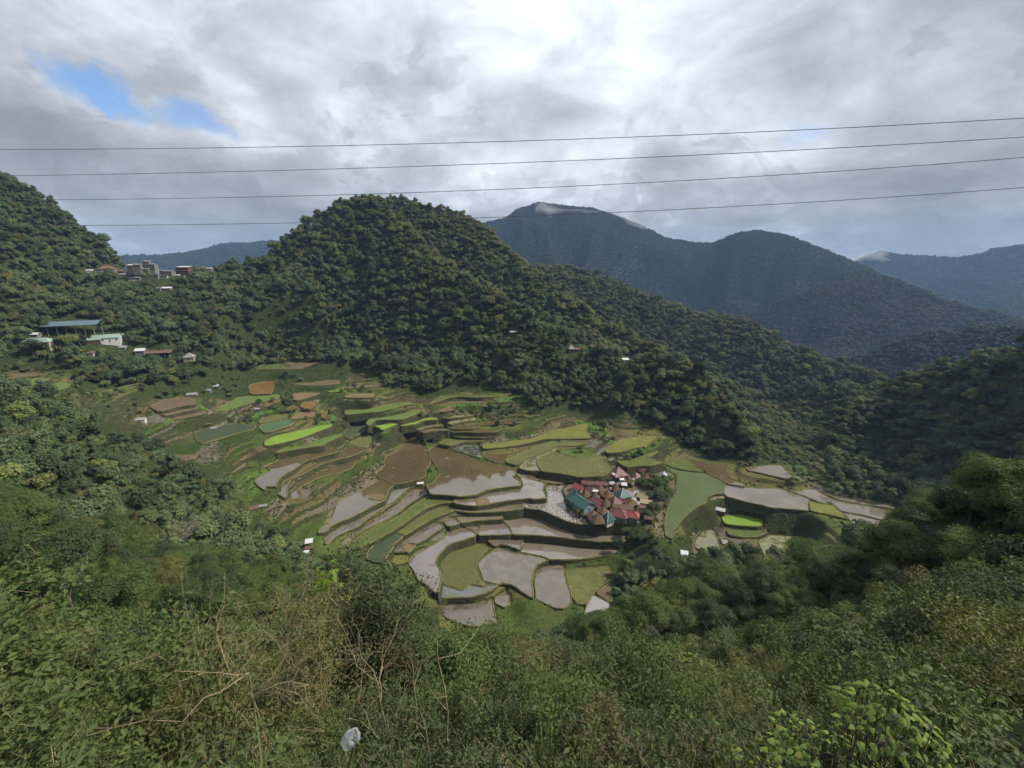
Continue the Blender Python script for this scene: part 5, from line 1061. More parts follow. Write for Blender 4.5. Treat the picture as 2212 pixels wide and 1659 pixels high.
# the hamlet platform
o = raw_mesh('village_ground', [(x, y, VZ) for x, y in sample_poly(VILLAGE, 2.0)], [tuple(range(len(sample_poly(VILLAGE, 2.0))))], 'f_mud'); tag(o, kind='structure')
pl = sample_poly(VILLAGE, 1.6); n = len(pl); rv = random.Random(4); vv = []
for q, dz in enumerate((0.35, -0.8, -2.0, -3.6, -7.5)): vv += [(x+rv.uniform(-.1, .1), y+rv.uniform(-.1, .1), VZ+dz) for x, y in offset_ring(pl, 0.3-dz*0.08)]
tag(raw_mesh('stone_wall', vv, [(k*n+i, k*n+(i+1) % n, (k+1)*n+(i+1) % n, (k+1)*n+i) for k in range(4) for i in range(n)], 'terrace_stone'), 'high mossy dry-stone wall that carries the red-roofed hamlet above the paddies', 'wall')
HAM = [ # label, ridge pixels, kind, L, W, wall height, roof rise, roof, walls, ridge cap, stilts, yaw or None
 ("long green-roofed hall with a little turret, biggest building of the hamlet", "K350,562 640,745", 'gable', None, 8.2, 3.6, 2.6, 'roof_teal', 'wall_bluegrey', 'roof_mint', 0, None),
 ("hut with a bright red roof at the hamlet's rear edge, clear of the other roofs", "K640,278 705,285", 'hip', 5.6, 4.6, 2.6, 1.6, 'roof_red', 'wall_wood', 'roof_red', 0, None),
 ("tall broad maroon pyramid-roofed house at the rear of the hamlet", "K1085,180", 'pyramid', 9.5, 9.0, 3.0, 4.2, 'roof_maroon', 'wall_wood', 'roof_maroon', 0, 0.35),
 ("maroon hip-roofed house with a white panel leaning on it, before the tall pyramid", "K940,255 1000,262", 'hip', 6.4, 5.4, 2.6, 1.9, 'roof_maroon', 'wall_tin', 'roof_rust', 0, None),
 ("low maroon roof joined to the foot of the tall pyramid roof", "K1110,310 1190,345", 'gable', 5.6, 4.4, 2.4, 1.2, 'roof_maroon', 'wall_white', None, 0, None),
 ("maroon-roofed hut between the small thatched hut and the bright red one", "K455,255 530,262", 'gable', 5.6, 4.8, 2.6, 1.6, 'roof_maroon', 'wall_wood', None, 0, None),
 ("small grey thatched hut at the rear left end of the hamlet", "K295,258", 'thatch', 4.2, 4.2, 2.0, 3.0, 'thatch', 'wall_wood', None, 1.2, 0.3),
 ("maroon gabled house standing alone behind the coconut palm", "K1420,175 1500,215", 'gable', 6.2, 5.6, 2.8, 1.6, 'roof_maroon', 'wall_wood', None, 0, None),
 ("dark red roof just in front of the lone maroon gable", "K1370,272", 'pyramid', 5.6, 5.2, 2.4, 2.4, 'roof_maroon', 'wall_wood', None, 0, 0.5),
 ("narrow dark red roof half hidden by the hamlet's trees", "K1530,300", 'pyramid', 4.4, 4.0, 2.4, 2.4, 'roof_maroon', 'wall_wood', None, 0, 0.2),
 ("white pyramid-roofed hut beside the outer palm at the field's edge", "K1800,255", 'pyramid', 5.6, 5.2, 2.4, 3.0, 'roof_white', 'wall_white', 'roof_white', 0, 0.4),
 ("crimson gabled roof directly behind the green hall's turret", "K430,440 520,480", 'gable', 6.6, 5.0, 2.8, 1.7, 'roof_red', 'wall_white', None, 0, None),
 ("long low maroon roof with white sheets at its end, behind the crimson gable", "K540,398 660,410", 'gable', 6.2, 4.0, 2.6, 1.2, 'roof_maroon', 'wall_tin', None, 0, None),
 ("long low maroon roof, right-hand neighbour of the one with white sheets", "K740,410 890,420", 'gable', 6.6, 4.2, 2.6, 1.2, 'roof_maroon', 'wall_tin', None, 0, None),
 ("maroon hip roof between the crimson gable and the brown thatch", "K630,480 700,510", 'hip', 6.8, 5.4, 2.8, 1.9, 'roof_maroon', 'wall_white', 'roof_rust', 0, None),
 ("brown thatched house in the row behind the green hall's far end", "K800,468", 'thatch', 5.6, 5.2, 2.2, 3.4, 'thatch', 'wall_wood', None, 1.3, 0.5),
 ("brown thatched hut pressed against the green hall's rear side", "K565,548", 'thatch', 5.0, 4.8, 2.2, 3.6, 'thatch', 'wall_wood', None, 1.3, 0.8),
 ("small brown thatched hut in the middle of the hamlet under a white sheet", "K725,585", 'thatch', 4.4, 4.2, 2.1, 2.8, 'thatch', 'wall_wood', None, 1.2, 0.3),
 ("broad brown thatched house in the very middle of the hamlet", "K930,552", 'thatch', 6.4, 6.0, 2.2, 3.4, 'thatch', 'wall_wood', None, 1.3, 0.6),
 ("dark thatched hut behind the teal pyramid roof", "K1050,455", 'thatch', 4.8, 4.6, 2.2, 3.4, 'thatch', 'wall_wood', None, 1.3, 0.2),
 ("teal pyramid-roofed house with white ridges, right of the middle", "K1160,522", 'pyramid', 7.6, 7.0, 2.8, 3.6, 'roof_teal', 'wall_white', 'roof_white', 0, 0.35),
 ("grey tin lean-to between the teal pyramid and the trees", "K1230,580 1310,610", 'lean', 5.2, 3.2, 2.2, 0.9, 'roof_grey', 'wall_tin', None, 0, None),
 ("tan bamboo roof with pale slats beside the hamlet's trees", "K1430,600 1530,640", 'gable', 6.2, 4.6, 2.6, 1.3, 'bamboo', 'wall_wood', None, 0, None),
 ("low tan bamboo roof tucked under the pale-slatted one", "K1450,705 1590,730", 'lean', 6.0, 3.0, 2.2, 0.8, 'bamboo', 'wall_wood', None, 0, None),
 ("little maroon gable in front of the teal pyramid", "K1140,675 1195,690", 'gable', 4.0, 3.4, 2.2, 1.2, 'roof_maroon', 'wall_wood', None, 0, None),
 ("dark maroon pyramid-roofed house in front of the teal pyramid", "K1030,640", 'pyramid', 6.6, 6.2, 2.6, 3.4, 'roof_maroon', 'wall_wood', None, 0, 0.5),
 ("steep brown thatched house next to the green hall's gable", "K895,678", 'thatch', 5.8, 5.4, 2.2, 4.0, 'thatch', 'wall_wood', None, 1.3, 0.4),
 ("long maroon tin roof running alongside the green hall", "K650,680 800,765", 'gable', 8.2, 4.6, 2.6, 1.4, 'roof_maroon', 'wall_tin', None, 0, None),
 ("maroon tin roof between the long one and the steep brown thatch", "K740,655 820,700", 'gable', 5.6, 4.0, 2.6, 1.2, 'roof_maroon', 'wall_tin', None, 0, None),
 ("mossy brown roof below the tan bamboo ones", "K1290,680", 'thatch', 5.8, 5.4, 2.2, 3.0, 'thatch', 'wall_wood', None, 1.2, 0.7),
 ("flat rusty gabled roof in the second row from the front wall", "K1030,765 1110,775", 'gable', 4.8, 4.0, 2.5, 1.1, 'roof_rust', 'wall_wood', None, 0, None),
 ("wider rusty brown roof right of the flat rusty gable", "K1140,775 1250,790", 'gable', 6.0, 4.8, 2.6, 1.2, 'roof_rust', 'wall_wood', None, 0, None),
 ("light brown thatch behind the white oval tank", "K850,815", 'thatch', 5.6, 5.4, 2.2, 2.8, 'thatch', 'wall_wood', None, 1.2, 0.6),
 ("big shaggy brown thatched house at the hamlet's front corner", "K765,920", 'thatch', 7.2, 6.6, 2.3, 4.2, 'thatch', 'wall_wood', None, 1.3, 0.3),
 ("brown thatched house squeezed behind the big shaggy one", "K690,870", 'thatch', 5.8, 5.4, 2.2, 3.0, 'thatch', 'wall_wood', None, 1.2, 0.8),
 ("dark green pyramid-roofed hut with white ridges on the front wall", "K925,885", 'pyramid', 5.4, 5.2, 2.4, 4.0, 'roof_darkteal', 'wall_white', 'roof_white', 0, 0.6),
 ("large maroon hip-roofed house in the middle of the front row", "K1060,830 1140,850", 'hip', 9.4, 7.6, 3.0, 2.4, 'roof_maroon', 'wall_tin', 'roof_maroon', 0, None),
 ("bright red hip-roofed house at the right end of the front row", "K1270,868 1330,880", 'hip', 7.4, 6.0, 3.0, 2.0, 'roof_red', 'wall_bluegrey', 'roof_rust', 0, None),
 ("narrow steep brown hut behind the bright red end house", "K1385,815", 'thatch', 4.2, 4.0, 2.2, 4.0, 'thatch', 'wall_wood', None, 1.2, 0.2),
 ("brown thatch left of the narrow steep hut", "K1250,740", 'thatch', 5.0, 4.8, 2.2, 2.6, 'thatch', 'wall_wood', None, 1.2, 0.9),
 ("small broken pinkish roof on the slope under the hamlet's trees", "K1530,955 1600,965", 'gable', 4.2, 2.8, 2.0, 0.9, 'roof_rust', 'wall_wood', None, 0, None),
]
for k, (lab, px, kind, L, W, hw, hr, rm, wm, rc, st, yw) in enumerate(HAM):
    hr *= 0.8 if kind == 'thatch' else 1.0; zr = VZ+hw+hr; x, y, yaw, d = ridge_place(px, zr); L = (L or d+0.6)*1.02; W *= 1.02
    e = building(lab, 'house', 'thatched_house' if kind == 'thatch' else 'house', x, y, VZ, yaw if yw is None else yw, L, W, hw, hr, kind, rm, wm, 'houses of the hamlet', ridge=rc, stilts=st, sink=0.6, seed=k, windows=4 if k == 0 else 2, posts=2, over=0.55 if kind != 'thatch' else 0.8)
    if k == 0:
        tu = boxes('turret', [(-L/2+2.6, -L/2+3.6, -0.5, 0.5, hw+hr-0.3, hw+hr+1.3)], 'roof_darkteal', e)
        V, Fc = roof_geo('pyramid', 1.6, 1.6, hw+hr+1.3, hw+hr+2.7, random.Random(1)); V = [(p[0]-L/2+3.1, p[1], p[2]) for p in V]; raw_mesh('turret_roof', V, Fc, 'roof_darkteal', tu)
        boxes('roof_panel', [(-L/2+0.1, -L/2+2.4, -W/2, -W/2+0.02, hw-0.1, hw-0.05)], 'roof_mint', e)
for k, px in enumerate(("K1300,430", "K1215,400", "K1345,365", "K1180,450", "K1290,370", "K1610,330", "K1240,640", "K1385,745", "K1460,800", "K1330,690", "K985,505", "K860,610", "K990,430", "K620,600", "K1200,830", "K560,440", "K1360,560", "K1090,430")):
    x, y, _, _ = ridge_place(px, VZ+2.6); q = random.Random(k)
    building("tiny rusty or pale tin lean-to wedged between the roofs of the hamlet", 'shed', 'shed', x, y, VZ, q.uniform(-.6, 1.2), q.uniform(2.4, 3.8), q.uniform(1.9, 2.8), 2.0, q.uniform(.5, .9), q.choice(['lean', 'gable']), q.choice(['roof_rust', 'roof_maroon', 'roof_grey', 'roof_rust', 'roof_white']), 'wall_wood', 'tiny sheds wedged between the roofs', windows=1, over=.2, sink=.6, seed=k)
def tank(label, s, r, h, zg, squash=1.0, mat='white_plastic'):
    x, y, _, _ = ridge_place(s, zg+h); pr = [(r, 0), (r, h*0.8), (r*0.85, h*0.95), (r*0.25, h*1.02), (r*0.25, h*1.08), (0.0, h*1.08)]; m = 20
    V = [(a*math.cos(2*math.pi*i/m), a*math.sin(2*math.pi*i/m)*squash, z) for a, z in pr for i in range(m)]
    o = raw_mesh('water_tank', V, [(k*m+i, k*m+(i+1) % m, (k+1)*m+(i+1) % m, (k+1)*m+i) for k in range(len(pr)-1) for i in range(m)], mat, smooth=True); o.location = (x, y, zg); tag(o, label, 'water tank')
tank("white oval water tank beside the green hall's gable", "K742,800", 1.7, 1.8, VZ+0.0, 0.7)
tank("small white water tank by the long low maroon roofs", "K690,430", 1.0, 2.4, VZ)
o = boxes('roof_sheet', [(-1.6, 1.6, -0.7, 0.7, 0, 0.05)], 'roof_white', None); x, y, _, _ = ridge_place("K1025,300", VZ+4.2); o.location = (x, y, VZ+4.0); o.rotation_euler = (0.5, 0.1, -0.9); tag(o, "white sheet leaning on the maroon hip roof before the tall pyramid", 'roof sheet')
o = boxes('roof_sheet', [(-1.5, 1.5, -0.6, 0.6, 0, 0.05)], 'roof_white', None); x, y, _, _ = ridge_place("K725,562", VZ+4.0); o.location = (x, y, VZ+4.0); o.rotation_euler = (0.2, 0.05, 0.1); tag(o, "white tin sheet over the small central thatched hut", 'roof sheet')
o = boxes('roof_sheet', [(-1.7, 1.7, -0.8, 0.8, 0, 0.05)], 'roof_white', None); x, y, _, _ = ridge_place("K1150,380", VZ+3.0); o.location = (x, y, VZ+3.0); o.rotation_euler = (0.3, 0.1, 0.5); tag(o, "pale tin sheets lying below the tall maroon pyramid roof", 'roof sheet')
# houses elsewhere: (label, base px, width px, wall top px, yaw, depth m, storeys, roof kind, rise, roof, wall, opts)
def slope_house(label, base, wpx, hpx, yaw, W, storeys, roof, hr, rmat, wmat, cat='house', name='house', group=None, windows=3, over=0.4, sc=None, open_sides=False, dr=0.0, posts=0):
    if base[0] == 'M': wmat = {'wall_cream': 'wall_grey', 'wall_white': 'wall_pale'}.get(wmat, wmat); rmat = {'roof_grey': 'roof_tin'}.get(rmat, rmat)
    u, v = tok(base)[0]; s = CROPS[base[0]][2]/K if base[0] != 'V' else 1.0
    g = first_hit(u, v, 60); r = math.hypot(g.x, g.y)+dr; r = 552 if (r > 640 and base[0] == 'M') else r; p = at_r(u, v, r); depth = p.y*CP-p.z*SP; m = depth/F_PX/s
    L = wpx*m+2*over*0; hw = hpx*m; yb = yaw-math.atan2(p.x, p.y)*0.0
    return building(label, cat, name, p.x, p.y, p.z, yb, max(L, 1.2), W, max(hw, 0.8), hr, roof, rmat, wmat, group, over=over, storeys=storeys, windows=windows, sink=6.0, open_sides=open_sides, seed=int(u), posts=posts)
SV = 'houses of the village on the saddle'
slope_house("small white-roofed shed at the forest edge, far left of the saddle village", 'M350,285', 105, 22, 0.7, 5, 1, 'lean', 0.8, 'roof_white', 'wall_white', group=SV, windows=1)
slope_house("orange hip-roofed house, left end of the saddle village", 'M612,275', 185, 30, 0.5, 12, 1, 'hip', 3.6, 'roof_orange', 'wall_cream', group=SV)
slope_house("little white annex below the orange hip roof", 'M675,300', 68, 22, 0.5, 4, 1, 'lean', 1.2, 'roof_white', 'wall_white', group=SV, windows=1)
slope_house("low dark shack with a long tin roof, lower left row of the saddle village", 'M822,348', 125, 26, 0.4, 6, 1, 'gable', 1.4, 'roof_grey', 'wall_tin', group=SV)
slope_house("dark wooden house above the low dark shack", 'M790,300', 90, 26, 0.3, 6, 1, 'gable', 1.4, 'roof_rust', 'wall_wood', group=SV)
slope_house("grey two-floor tin house in the middle of the lower row", 'M945,345', 105, 52, 0.3, 7, 2, 'gable', 1.6, 'roof_grey', 'wall_tin', group=SV)
slope_house("small house with a white eave in the upper left of the village", 'M928,225', 75, 32, 0.3, 6, 1, 'lean', 0.8, 'roof_white', 'wall_wood', group=SV)
slope_house("grey wooden house between the white eave and the concrete block", 'M1030,235', 105, 45, 0.2, 7, 1, 'gable', 1.3, 'roof_grey', 'wall_grey', group=SV)
slope_house("pale concrete block house with big openings in the village centre", 'M1115,290', 150, 48, 0.25, 8, 2, 'lean', 0.5, 'roof_white', 'wall_cream', group=SV, windows=4)
slope_house("tall stacked house with balconies at the top of the village", 'M1200,262', 150, 78, 0.2, 7, 3, 'gable', 1.2, 'roof_grey', 'wall_grey', group=SV, windows=4)
slope_house("narrow upper storey with a white flat roof crowning the village", 'M1140,160', 85, 22, 0.2, 5, 1, 'lean', 0.3, 'roof_white', 'wall_grey', group=SV, windows=2)
slope_house("low white-fronted house under the grey two-floor one", 'M952,396', 82, 36, 0.3, 5, 1, 'lean', 0.8, 'roof_grey', 'wall_white', group=SV)
slope_house("light hut with a slanting roof at the bottom of the village", 'M1030,398', 72, 34, 0.3, 5, 1, 'gable', 1.2, 'roof_grey', 'wall_grey', group=SV, windows=1)
slope_house("dark house on tall pale pillars right of the centre", 'M1280,365', 85, 52, 0.2, 7, 2, 'gable', 1.2, 'roof_grey', 'wall_tin', group=SV)
slope_house("grey tin-roofed house above the white balcony", 'M1345,318', 85, 50, 0.2, 6, 2, 'gable', 1.2, 'roof_grey', 'wall_grey', group=SV)
slope_house("house with a long white balcony wall in the lower right", 'M1385,360', 105, 30, 0.2, 6, 1, 'lean', 0.6, 'roof_grey', 'wall_white', group=SV)
slope_house("beige three-floor house at the right of the cluster", 'M1455,342', 110, 66, 0.2, 8, 2, 'gable', 1.0, 'roof_grey', 'wall_cream', group=SV)
slope_house("small white roof between the beige house and the maroon one", 'M1560,342', 56, 14, 0.2, 4, 1, 'lean', 0.6, 'roof_white', 'wall_tin', group=SV, windows=1)
slope_house("maroon and white two-floor house standing apart on the ridge", 'M1655,308', 160, 88, 0.15, 9, 2, 'lean', 0.8, 'roof_white', 'wall_maroon', group=SV, windows=4)
slope_house("red-roofed house at the right end of the ridge", 'M1915,266', 85, 26, 0.15, 6, 1, 'gable', 2.2, 'roof_orange', 'wall_white', group=SV)
slope_house("small white house touching the red-roofed one on the ridge", 'M2010,262', 66, 28, 0.15, 5, 1, 'lean', 0.6, 'roof_white', 'wall_white', group=SV, windows=2)
slope_house("long shed with a white tin roof alone below the village", 'M1410,530', 130, 28, 0.2, 5, 1, 'lean', 1.0, 'roof_white', 'wall_tin', group=SV)
slope_house("small dark shed at the left end of the white tin roof below the village", 'M1310,535', 60, 30, 0.2, 4, 1, 'gable', 1.0, 'roof_grey', 'wall_tin', group=SV, windows=1)
LV = 'school buildings and houses on the left slope'
slope_house("open covered court with a big blue roof on posts", 'N850,300', 470, 118, 0.42, 17, 1, 'gable', 2.2, 'roof_blue', 'wall_grey', 'covered court', 'covered_court', over=0.8, open_sides=True, posts=6)
slope_house("long cream classroom block under a mint green roof, left of the court", 'N430,415', 330, 46, 0.12, 9, 1, 'hip', 2.2, 'roof_mint', 'wall_cream', 'school building', 'school_building', LV, windows=6)
slope_house("mint-roofed house with an angled end, below the blue court", 'N1190,375', 235, 48, 0.55, 9, 1, 'gable', 2.0, 'roof_mint', 'wall_white', group=LV, windows=4)
slope_house("lower mint-roofed wing at the left end of the angled house", 'N1040,385', 130, 34, 0.55, 7, 1, 'gable', 1.4, 'roof_mint', 'wall_wood', group=LV)
slope_house("grey-roofed house behind the angled mint roof", 'N1385,345', 100, 36, 0.4, 6, 1, 'gable', 1.6, 'roof_grey', 'wall_grey', group=LV)
slope_house("small white shed at the far left edge by the slope", 'N62,322', 110, 20, 0.2, 5, 1, 'lean', 0.6, 'roof_white', 'wall_wood', group=LV, windows=1)
slope_house("low pale hut behind the classroom block", 'N395,312', 85, 20, 0.2, 5, 1, 'gable', 1.0, 'roof_white', 'wall_grey', group=LV, windows=1)
slope_house("grey lean-to half hidden by trees below the angled mint roof", 'N1355,452', 70, 16, 0.3, 4, 1, 'lean', 0.8, 'roof_grey', 'wall_tin', group=LV, windows=1)
slope_house("pale tin-roofed hut left of the brown open shed", 'N1560,505', 95, 36, 0.3, 6, 1, 'gable', 1.4, 'roof_white', 'wall_tin', group=LV, windows=2)
slope_house("long open shed with a rusty brown roof on posts", 'N1775,525', 240, 34, 0.3, 7, 1, 'gable', 1.4, 'roof_rust', 'wall_wood', 'shed', 'shed', LV, open_sides=True, posts=5)
slope_house("grey pyramid-roofed hut under the thin palms", 'N2095,575', 110, 34, 0.3, 6, 1, 'pyramid', 3.0, 'roof_grey', 'wall_cream', group=LV, windows=1)
slope_house("little white-walled hut among trees under the mint roofs", 'N1020,525', 60, 30, 0.3, 4, 1, 'lean', 0.8, 'roof_rust', 'wall_white', group=LV, windows=1)
FS = 'huts among the fields'
slope_house("rusty tin-roofed hut below the curved ponds, left of a pair", 'D240,1440', 150, 22, 0.6, 3.0, 1, 'lean', 0.5, 'roof_rust', 'wall_wood', 'hut', 'hut', FS, windows=1, over=0.2)
slope_house("pale rusty hut below the curved ponds, right of a pair", 'D400,1395', 110, 18, 0.2, 2.4, 1, 'gable', 0.6, 'roof_grey', 'wall_wood', 'hut', 'hut', FS, windows=1, over=0.2)
slope_house("pale tin-roofed hut on posts at the tip of the funnel-shaped paddy", 'Q810,1150', 150, 110, 0.3, 2.6, 1, 'lean', 0.6, 'roof_white', 'wall_wood', 'hut', 'hut', FS, windows=1, over=0.2, open_sides=True, posts=2)
slope_house("low rusty lean-to in front of the pale hut on posts", 'Q800,1215', 160, 30, 0.3, 1.8, 1, 'lean', 0.3, 'roof_rust', 'wall_wood', 'hut', 'hut', FS, windows=1, over=0.1)
slope_house("white and blue sheeted shack half sunk in bushes by the hut on posts", 'Q720,1340', 150, 55, 0.2, 2.4, 1, 'lean', 0.5, 'roof_white', 'wall_bluegrey', 'hut', 'hut', FS, windows=1, over=0.15)
slope_house("white tin-roofed field hut on the left grassy bank", 'J1655,890', 105, 22, 0.3, 3.0, 1, 'lean', 0.6, 'roof_grey', 'wall_white', 'hut', 'hut', FS, windows=1, over=0.2)
slope_house("tin-roofed hut above the brown ploughed steps", 'E60,715', 130, 28, 0.3, 4.0, 1, 'gable', 0.9, 'roof_grey', 'wall_tin', 'hut', 'hut', FS, windows=1, over=0.2)
slope_house("small pale hut in the trees right of the tin-roofed one", 'E290,660', 70, 28, 0.3, 3.0, 1, 'gable', 0.9, 'roof_grey', 'wall_tin', 'hut', 'hut', FS, windows=1, over=0.2)
slope_house("dark shack with a white roof edge among the upper bushes", 'E370,592', 110, 18, 0.2, 3.0, 1, 'lean', 0.6, 'roof_white', 'wall_wood', 'hut', 'hut', FS, windows=1, over=0.2)
slope_house("blue-grey hut standing in the cabbage field", 'E370,1190', 90, 28, 0.2, 2.6, 1, 'gable', 0.7, 'roof_grey', 'wall_bluegrey', 'hut', 'hut', FS, windows=1, over=0.2)
slope_house("dark hut under bushes above the furrowed strip", 'E975,925', 80, 30, 0.2, 2.6, 1, 'gable', 0.7, 'roof_grey', 'wall_bluegrey', 'hut', 'hut', FS, windows=1, over=0.2)
slope_house("white-roofed shelter on the dike between the two brown ponds", 'A620,905', 95, 28, 0.15, 2.4, 1, 'gable', 0.5, 'roof_white', 'wall_wood', 'hut', 'hut', FS, windows=1, over=0.2, open_sides=True, posts=2)
slope_house("hut with a striped white tin roof below the planted rows", 'H1080,815', 130, 55, -0.5, 3.4, 1, 'gable', 1.0, 'roof_white', 'wall_wood', 'hut', 'hut', FS, windows=1, over=0.2)
slope_house("brilliant white tin roof in the bushes at the lower right", 'H580,1420', 105, 34, -0.3, 3.0, 1, 'lean', 0.6, 'roof_white', 'wall_bluegrey', 'hut', 'hut', FS, windows=1, over=0.2)
slope_house("long grey roof peeping from the wooded hillside", 'T1635,1135', 70, 12, 0.2, 4, 1, 'gable', 1.0, 'roof_grey', 'wall_wood', group='houses hidden on the wooded hill', windows=1)
slope_house("steep grey-roofed hut on the hillside, left of a pink roof", 'T2035,1258', 48, 18, 0.2, 5, 1, 'pyramid', 3.2, 'roof_grey', 'wall_wood', group='houses hidden on the wooded hill', windows=1)
slope_house("pinkish low roof on the hillside beside the steep hut", 'T2090,1255', 80, 12, 0.2, 4, 1, 'gable', 1.0, 'roof_rust', 'wall_wood', group='houses hidden on the wooded hill', windows=1)
slope_house("small white roof alone on the wooded hill's lower shoulder", 'V1351,780', 14, 4, 0.2, 4, 1, 'lean', 0.8, 'roof_white', 'wall_white', group='houses hidden on the wooded hill', windows=1)
g = first_hit(*tok('E1810,795')[0], 60); o = raw_mesh('water_basin', [(1.9*a*math.cos(2*math.pi*i/20), 1.6*a*math.sin(2*math.pi*i/20), z) for a, z in ((1, -.5), (1, .5), (.86, .5), (.84, .1), (.01, .1)) for i in range(20)], [(k*20+i, k*20+(i+1) % 20, (k+1)*20+(i+1) % 20, (k+1)*20+i) for k in range(4) for i in range(20)], 'concrete'); o.location = g; tag(o, "round white concrete basin at the edge of the small orange pond", 'basin')
# ------------------------------------------------------------------ palms, bananas and single trees
def frond_geo(n, length, width, droop, rise, rng, seg=6, cut=True, z=0.0, r0=0.1):
    V, T = [], []
    for k in range(n):
        a = 2*math.pi*(k+rng.uniform(-.3, .3))/n; up = rise*rng.uniform(0.5, 1.3); L = length*rng.uniform(.8, 1.15); d = np.array([math.cos(a), math.sin(a), 0]); s = np.array([-d[1], d[0], 0]); p = np.array([0, 0, z])+d*r0; pts = []
        for i in range(seg+1):
            f = i/seg; pts.append(p+d*L*f*(1-0.15*f)+np.array([0, 0, 1])*L*(up*f-droop*f*f))
        for i in range(seg):
            f0, f1 = i/seg, (i+1)/seg; w0 = width*math.sin(math.pi*min(f0*0.9+0.08, 1)); w1 = width*math.sin(math.pi*min(f1*0.9+0.08, 1))
            for sg in (-1, 1):
                o = len(V)
                if cut:
                    m = 4
                    for j in range(m):
                        q = pts[i]+(pts[i+1]-pts[i])*(j/m); q2 = pts[i]+(pts[i+1]-pts[i])*((j+0.62)/m); tip = q+s*sg*(w0+(w1-w0)*j/m)+d*0.25*width-np.array([0, 0, 1])*width*0.35; b = len(V); V += [q, q2, tip]; T.append((b, b+1, b+2))
                else: V += [pts[i], pts[i+1], pts[i+1]+s*sg*w1-np.array([0, 0, .12])*w1, pts[i]+s*sg*w0-np.array([0, 0, .12])*w0]; T += [(o, o+1, o+2), (o, o+2, o+3)]
    return np.array(V, float), np.array(T)
def palm(label, base_px, h, length, lm='leaf_near', n=16, z=None, width=0.7, bark='bark_pale', droop=0.75, rise=0.5, cut=True, name='palm', cat='palm', trunk=0.16, group=None, loc=None):
    rng = np.random.default_rng(int(h*100)+n); p = loc if loc is not None else (first_hit(*tok(base_px)[0], 40) if z is None else Vector((*on_z(*tok(base_px)[0], z), z)))
    e = bpy.data.objects.new(name, None); COL.objects.link(e); e.location = p; tag(e, label, cat, group)
    v, f = frond_geo(n, length, width, droop, rise, rng, z=h, cut=cut); raw_mesh('fronds' if cut else 'leaves', v, f, lm, e)
    if h > 0.3: v, f = tube_geo(bent((0, 0, -1), (0.0, 0, h), rng, 5, 0.02), np.linspace(trunk, trunk*0.7, 5), 7); raw_mesh('trunk', v, f, bark, e)
    return e
palm("coconut palm in the rear of the hamlet between the maroon roofs", "K1215,300", 4.2, 3.0, z=VZ)
palm("coconut palm at the outer end of the hamlet beside the white hut", "K1985,365", 3.4, 3.0, z=VZ)
palm("small palm sprouting between the maroon and bright red roofs", "K470,345", 1.8, 1.8, z=VZ)
palm("single young palm in the grass behind the bright red roof", "K385,225", 1.6, 1.3, z=VZ-0.5)
palm("low dark palm standing behind the bright red roof", "K695,232", 0.6, 1.3, z=VZ-0.3)
for lab, px, h in (("left and shortest of the thin palms beside the grey hut", 'N1990,520', 8.5), ("middle one of the thin palms beside the grey hut", 'N2025,540', 10.5), ("right one of the thin palms, nearest the grey hut", 'N2060,525', 9.5)): palm(lab, px, h, 2.6, n=12, trunk=0.13, group='thin palms beside the grey hut')
palm("banana clump alone on the yellow-green wedge between the mauve ponds", "I860,715", 1.2, 2.4, cut=False, n=9, width=0.32, name='banana_plant', cat='banana plant', lm='leaf_near', rise=0.9, droop=0.8)
palm("spiky pandanus with drooping strap leaves beside the hut on posts", "Q360,900", 1.6, 3.8, cut=False, n=34, width=0.16, name='pandanus', cat='pandanus', lm='leaf_dark', rise=0.9, droop=1.25)
palm("second smaller spiky pandanus below the drooping one", "Q410,1190", 0.8, 3.0, cut=False, n=16, width=0.13, name='pandanus', cat='pandanus', lm='leaf_near', rise=1.0, droop=1.1)
palm("banana clump under the striped white tin roof's bank", "H1340,720", 0.9, 2.4, cut=False, n=9, width=0.34, name='banana_plant', cat='banana plant', rise=0.9, droop=0.8)
palm("banana clump in the cabbage field behind the blue-grey hut", "E290,1150", 1.0, 2.6, cut=False, n=10, width=0.36, name='banana_plant', cat='banana plant', rise=0.9, droop=0.8)
palm("banana clump beside the hooked foot of the curved ponds", "Q420,370", 0.8, 2.4, cut=False, n=9, width=0.36, name='banana_plant', cat='banana plant', rise=0.9, droop=0.8)
def custom_tree(label, px, geo, mat, s=1.0, name='tree', cat='tree', bark='bark', h=3.0, z=None, dr=0.0, trunk=0.2):
    rng = np.random.default_rng(abs(hash(label)) % 9999 if False else sum(map(ord, label)) % 9999)
    if z is None:
        g = first_hit(*tok(px)[0], 20)
        if dr: r = math.hypot(g.x, g.y)+dr; g = at_r(*tok(px)[0], r)
    else: g = Vector((*on_z(*tok(px)[0], z), z))
    R, Hc, nc, nl, ls, base = geo; v, t, cen = crown_geo(R, Hc, nc, nl, ls, rng, base=base, spread=0.8, core=0.74)
    e = bpy.data.objects.new(name, None); COL.objects.link(e); e.location = g; tag(e, label, cat); raw_mesh('crown', v, t, mat, e)
    w, wt = trunk_geo(base+Hc*0.5, trunk, cen, rng); raw_mesh('trunk', w, wt, bark, e); return e
custom_tree("dark column-shaped tree standing alone among the orange ponds", 'E2010,1055', (1.6, 8.0, 12, 2600, 0.4, 0.6), 'leaf_dark')
custom_tree("small dark shrub-like tree left of the column tree", 'E1850,1045', (1.5, 3.2, 7, 1200, 0.35, 0.3), 'leaf_dark')
custom_tree("lime green tree glowing on the hill's left flank", 'T195,610', (4.6, 8.0, 9, 1500, 0.8, 2.0), 'leaf_lime')
custom_tree("yellow-flowering tree on the hill beside the hidden grey roof", 'T1560,1130', (4.0, 4.2, 8, 1500, 0.6, 1.5), 'leaf_lime')
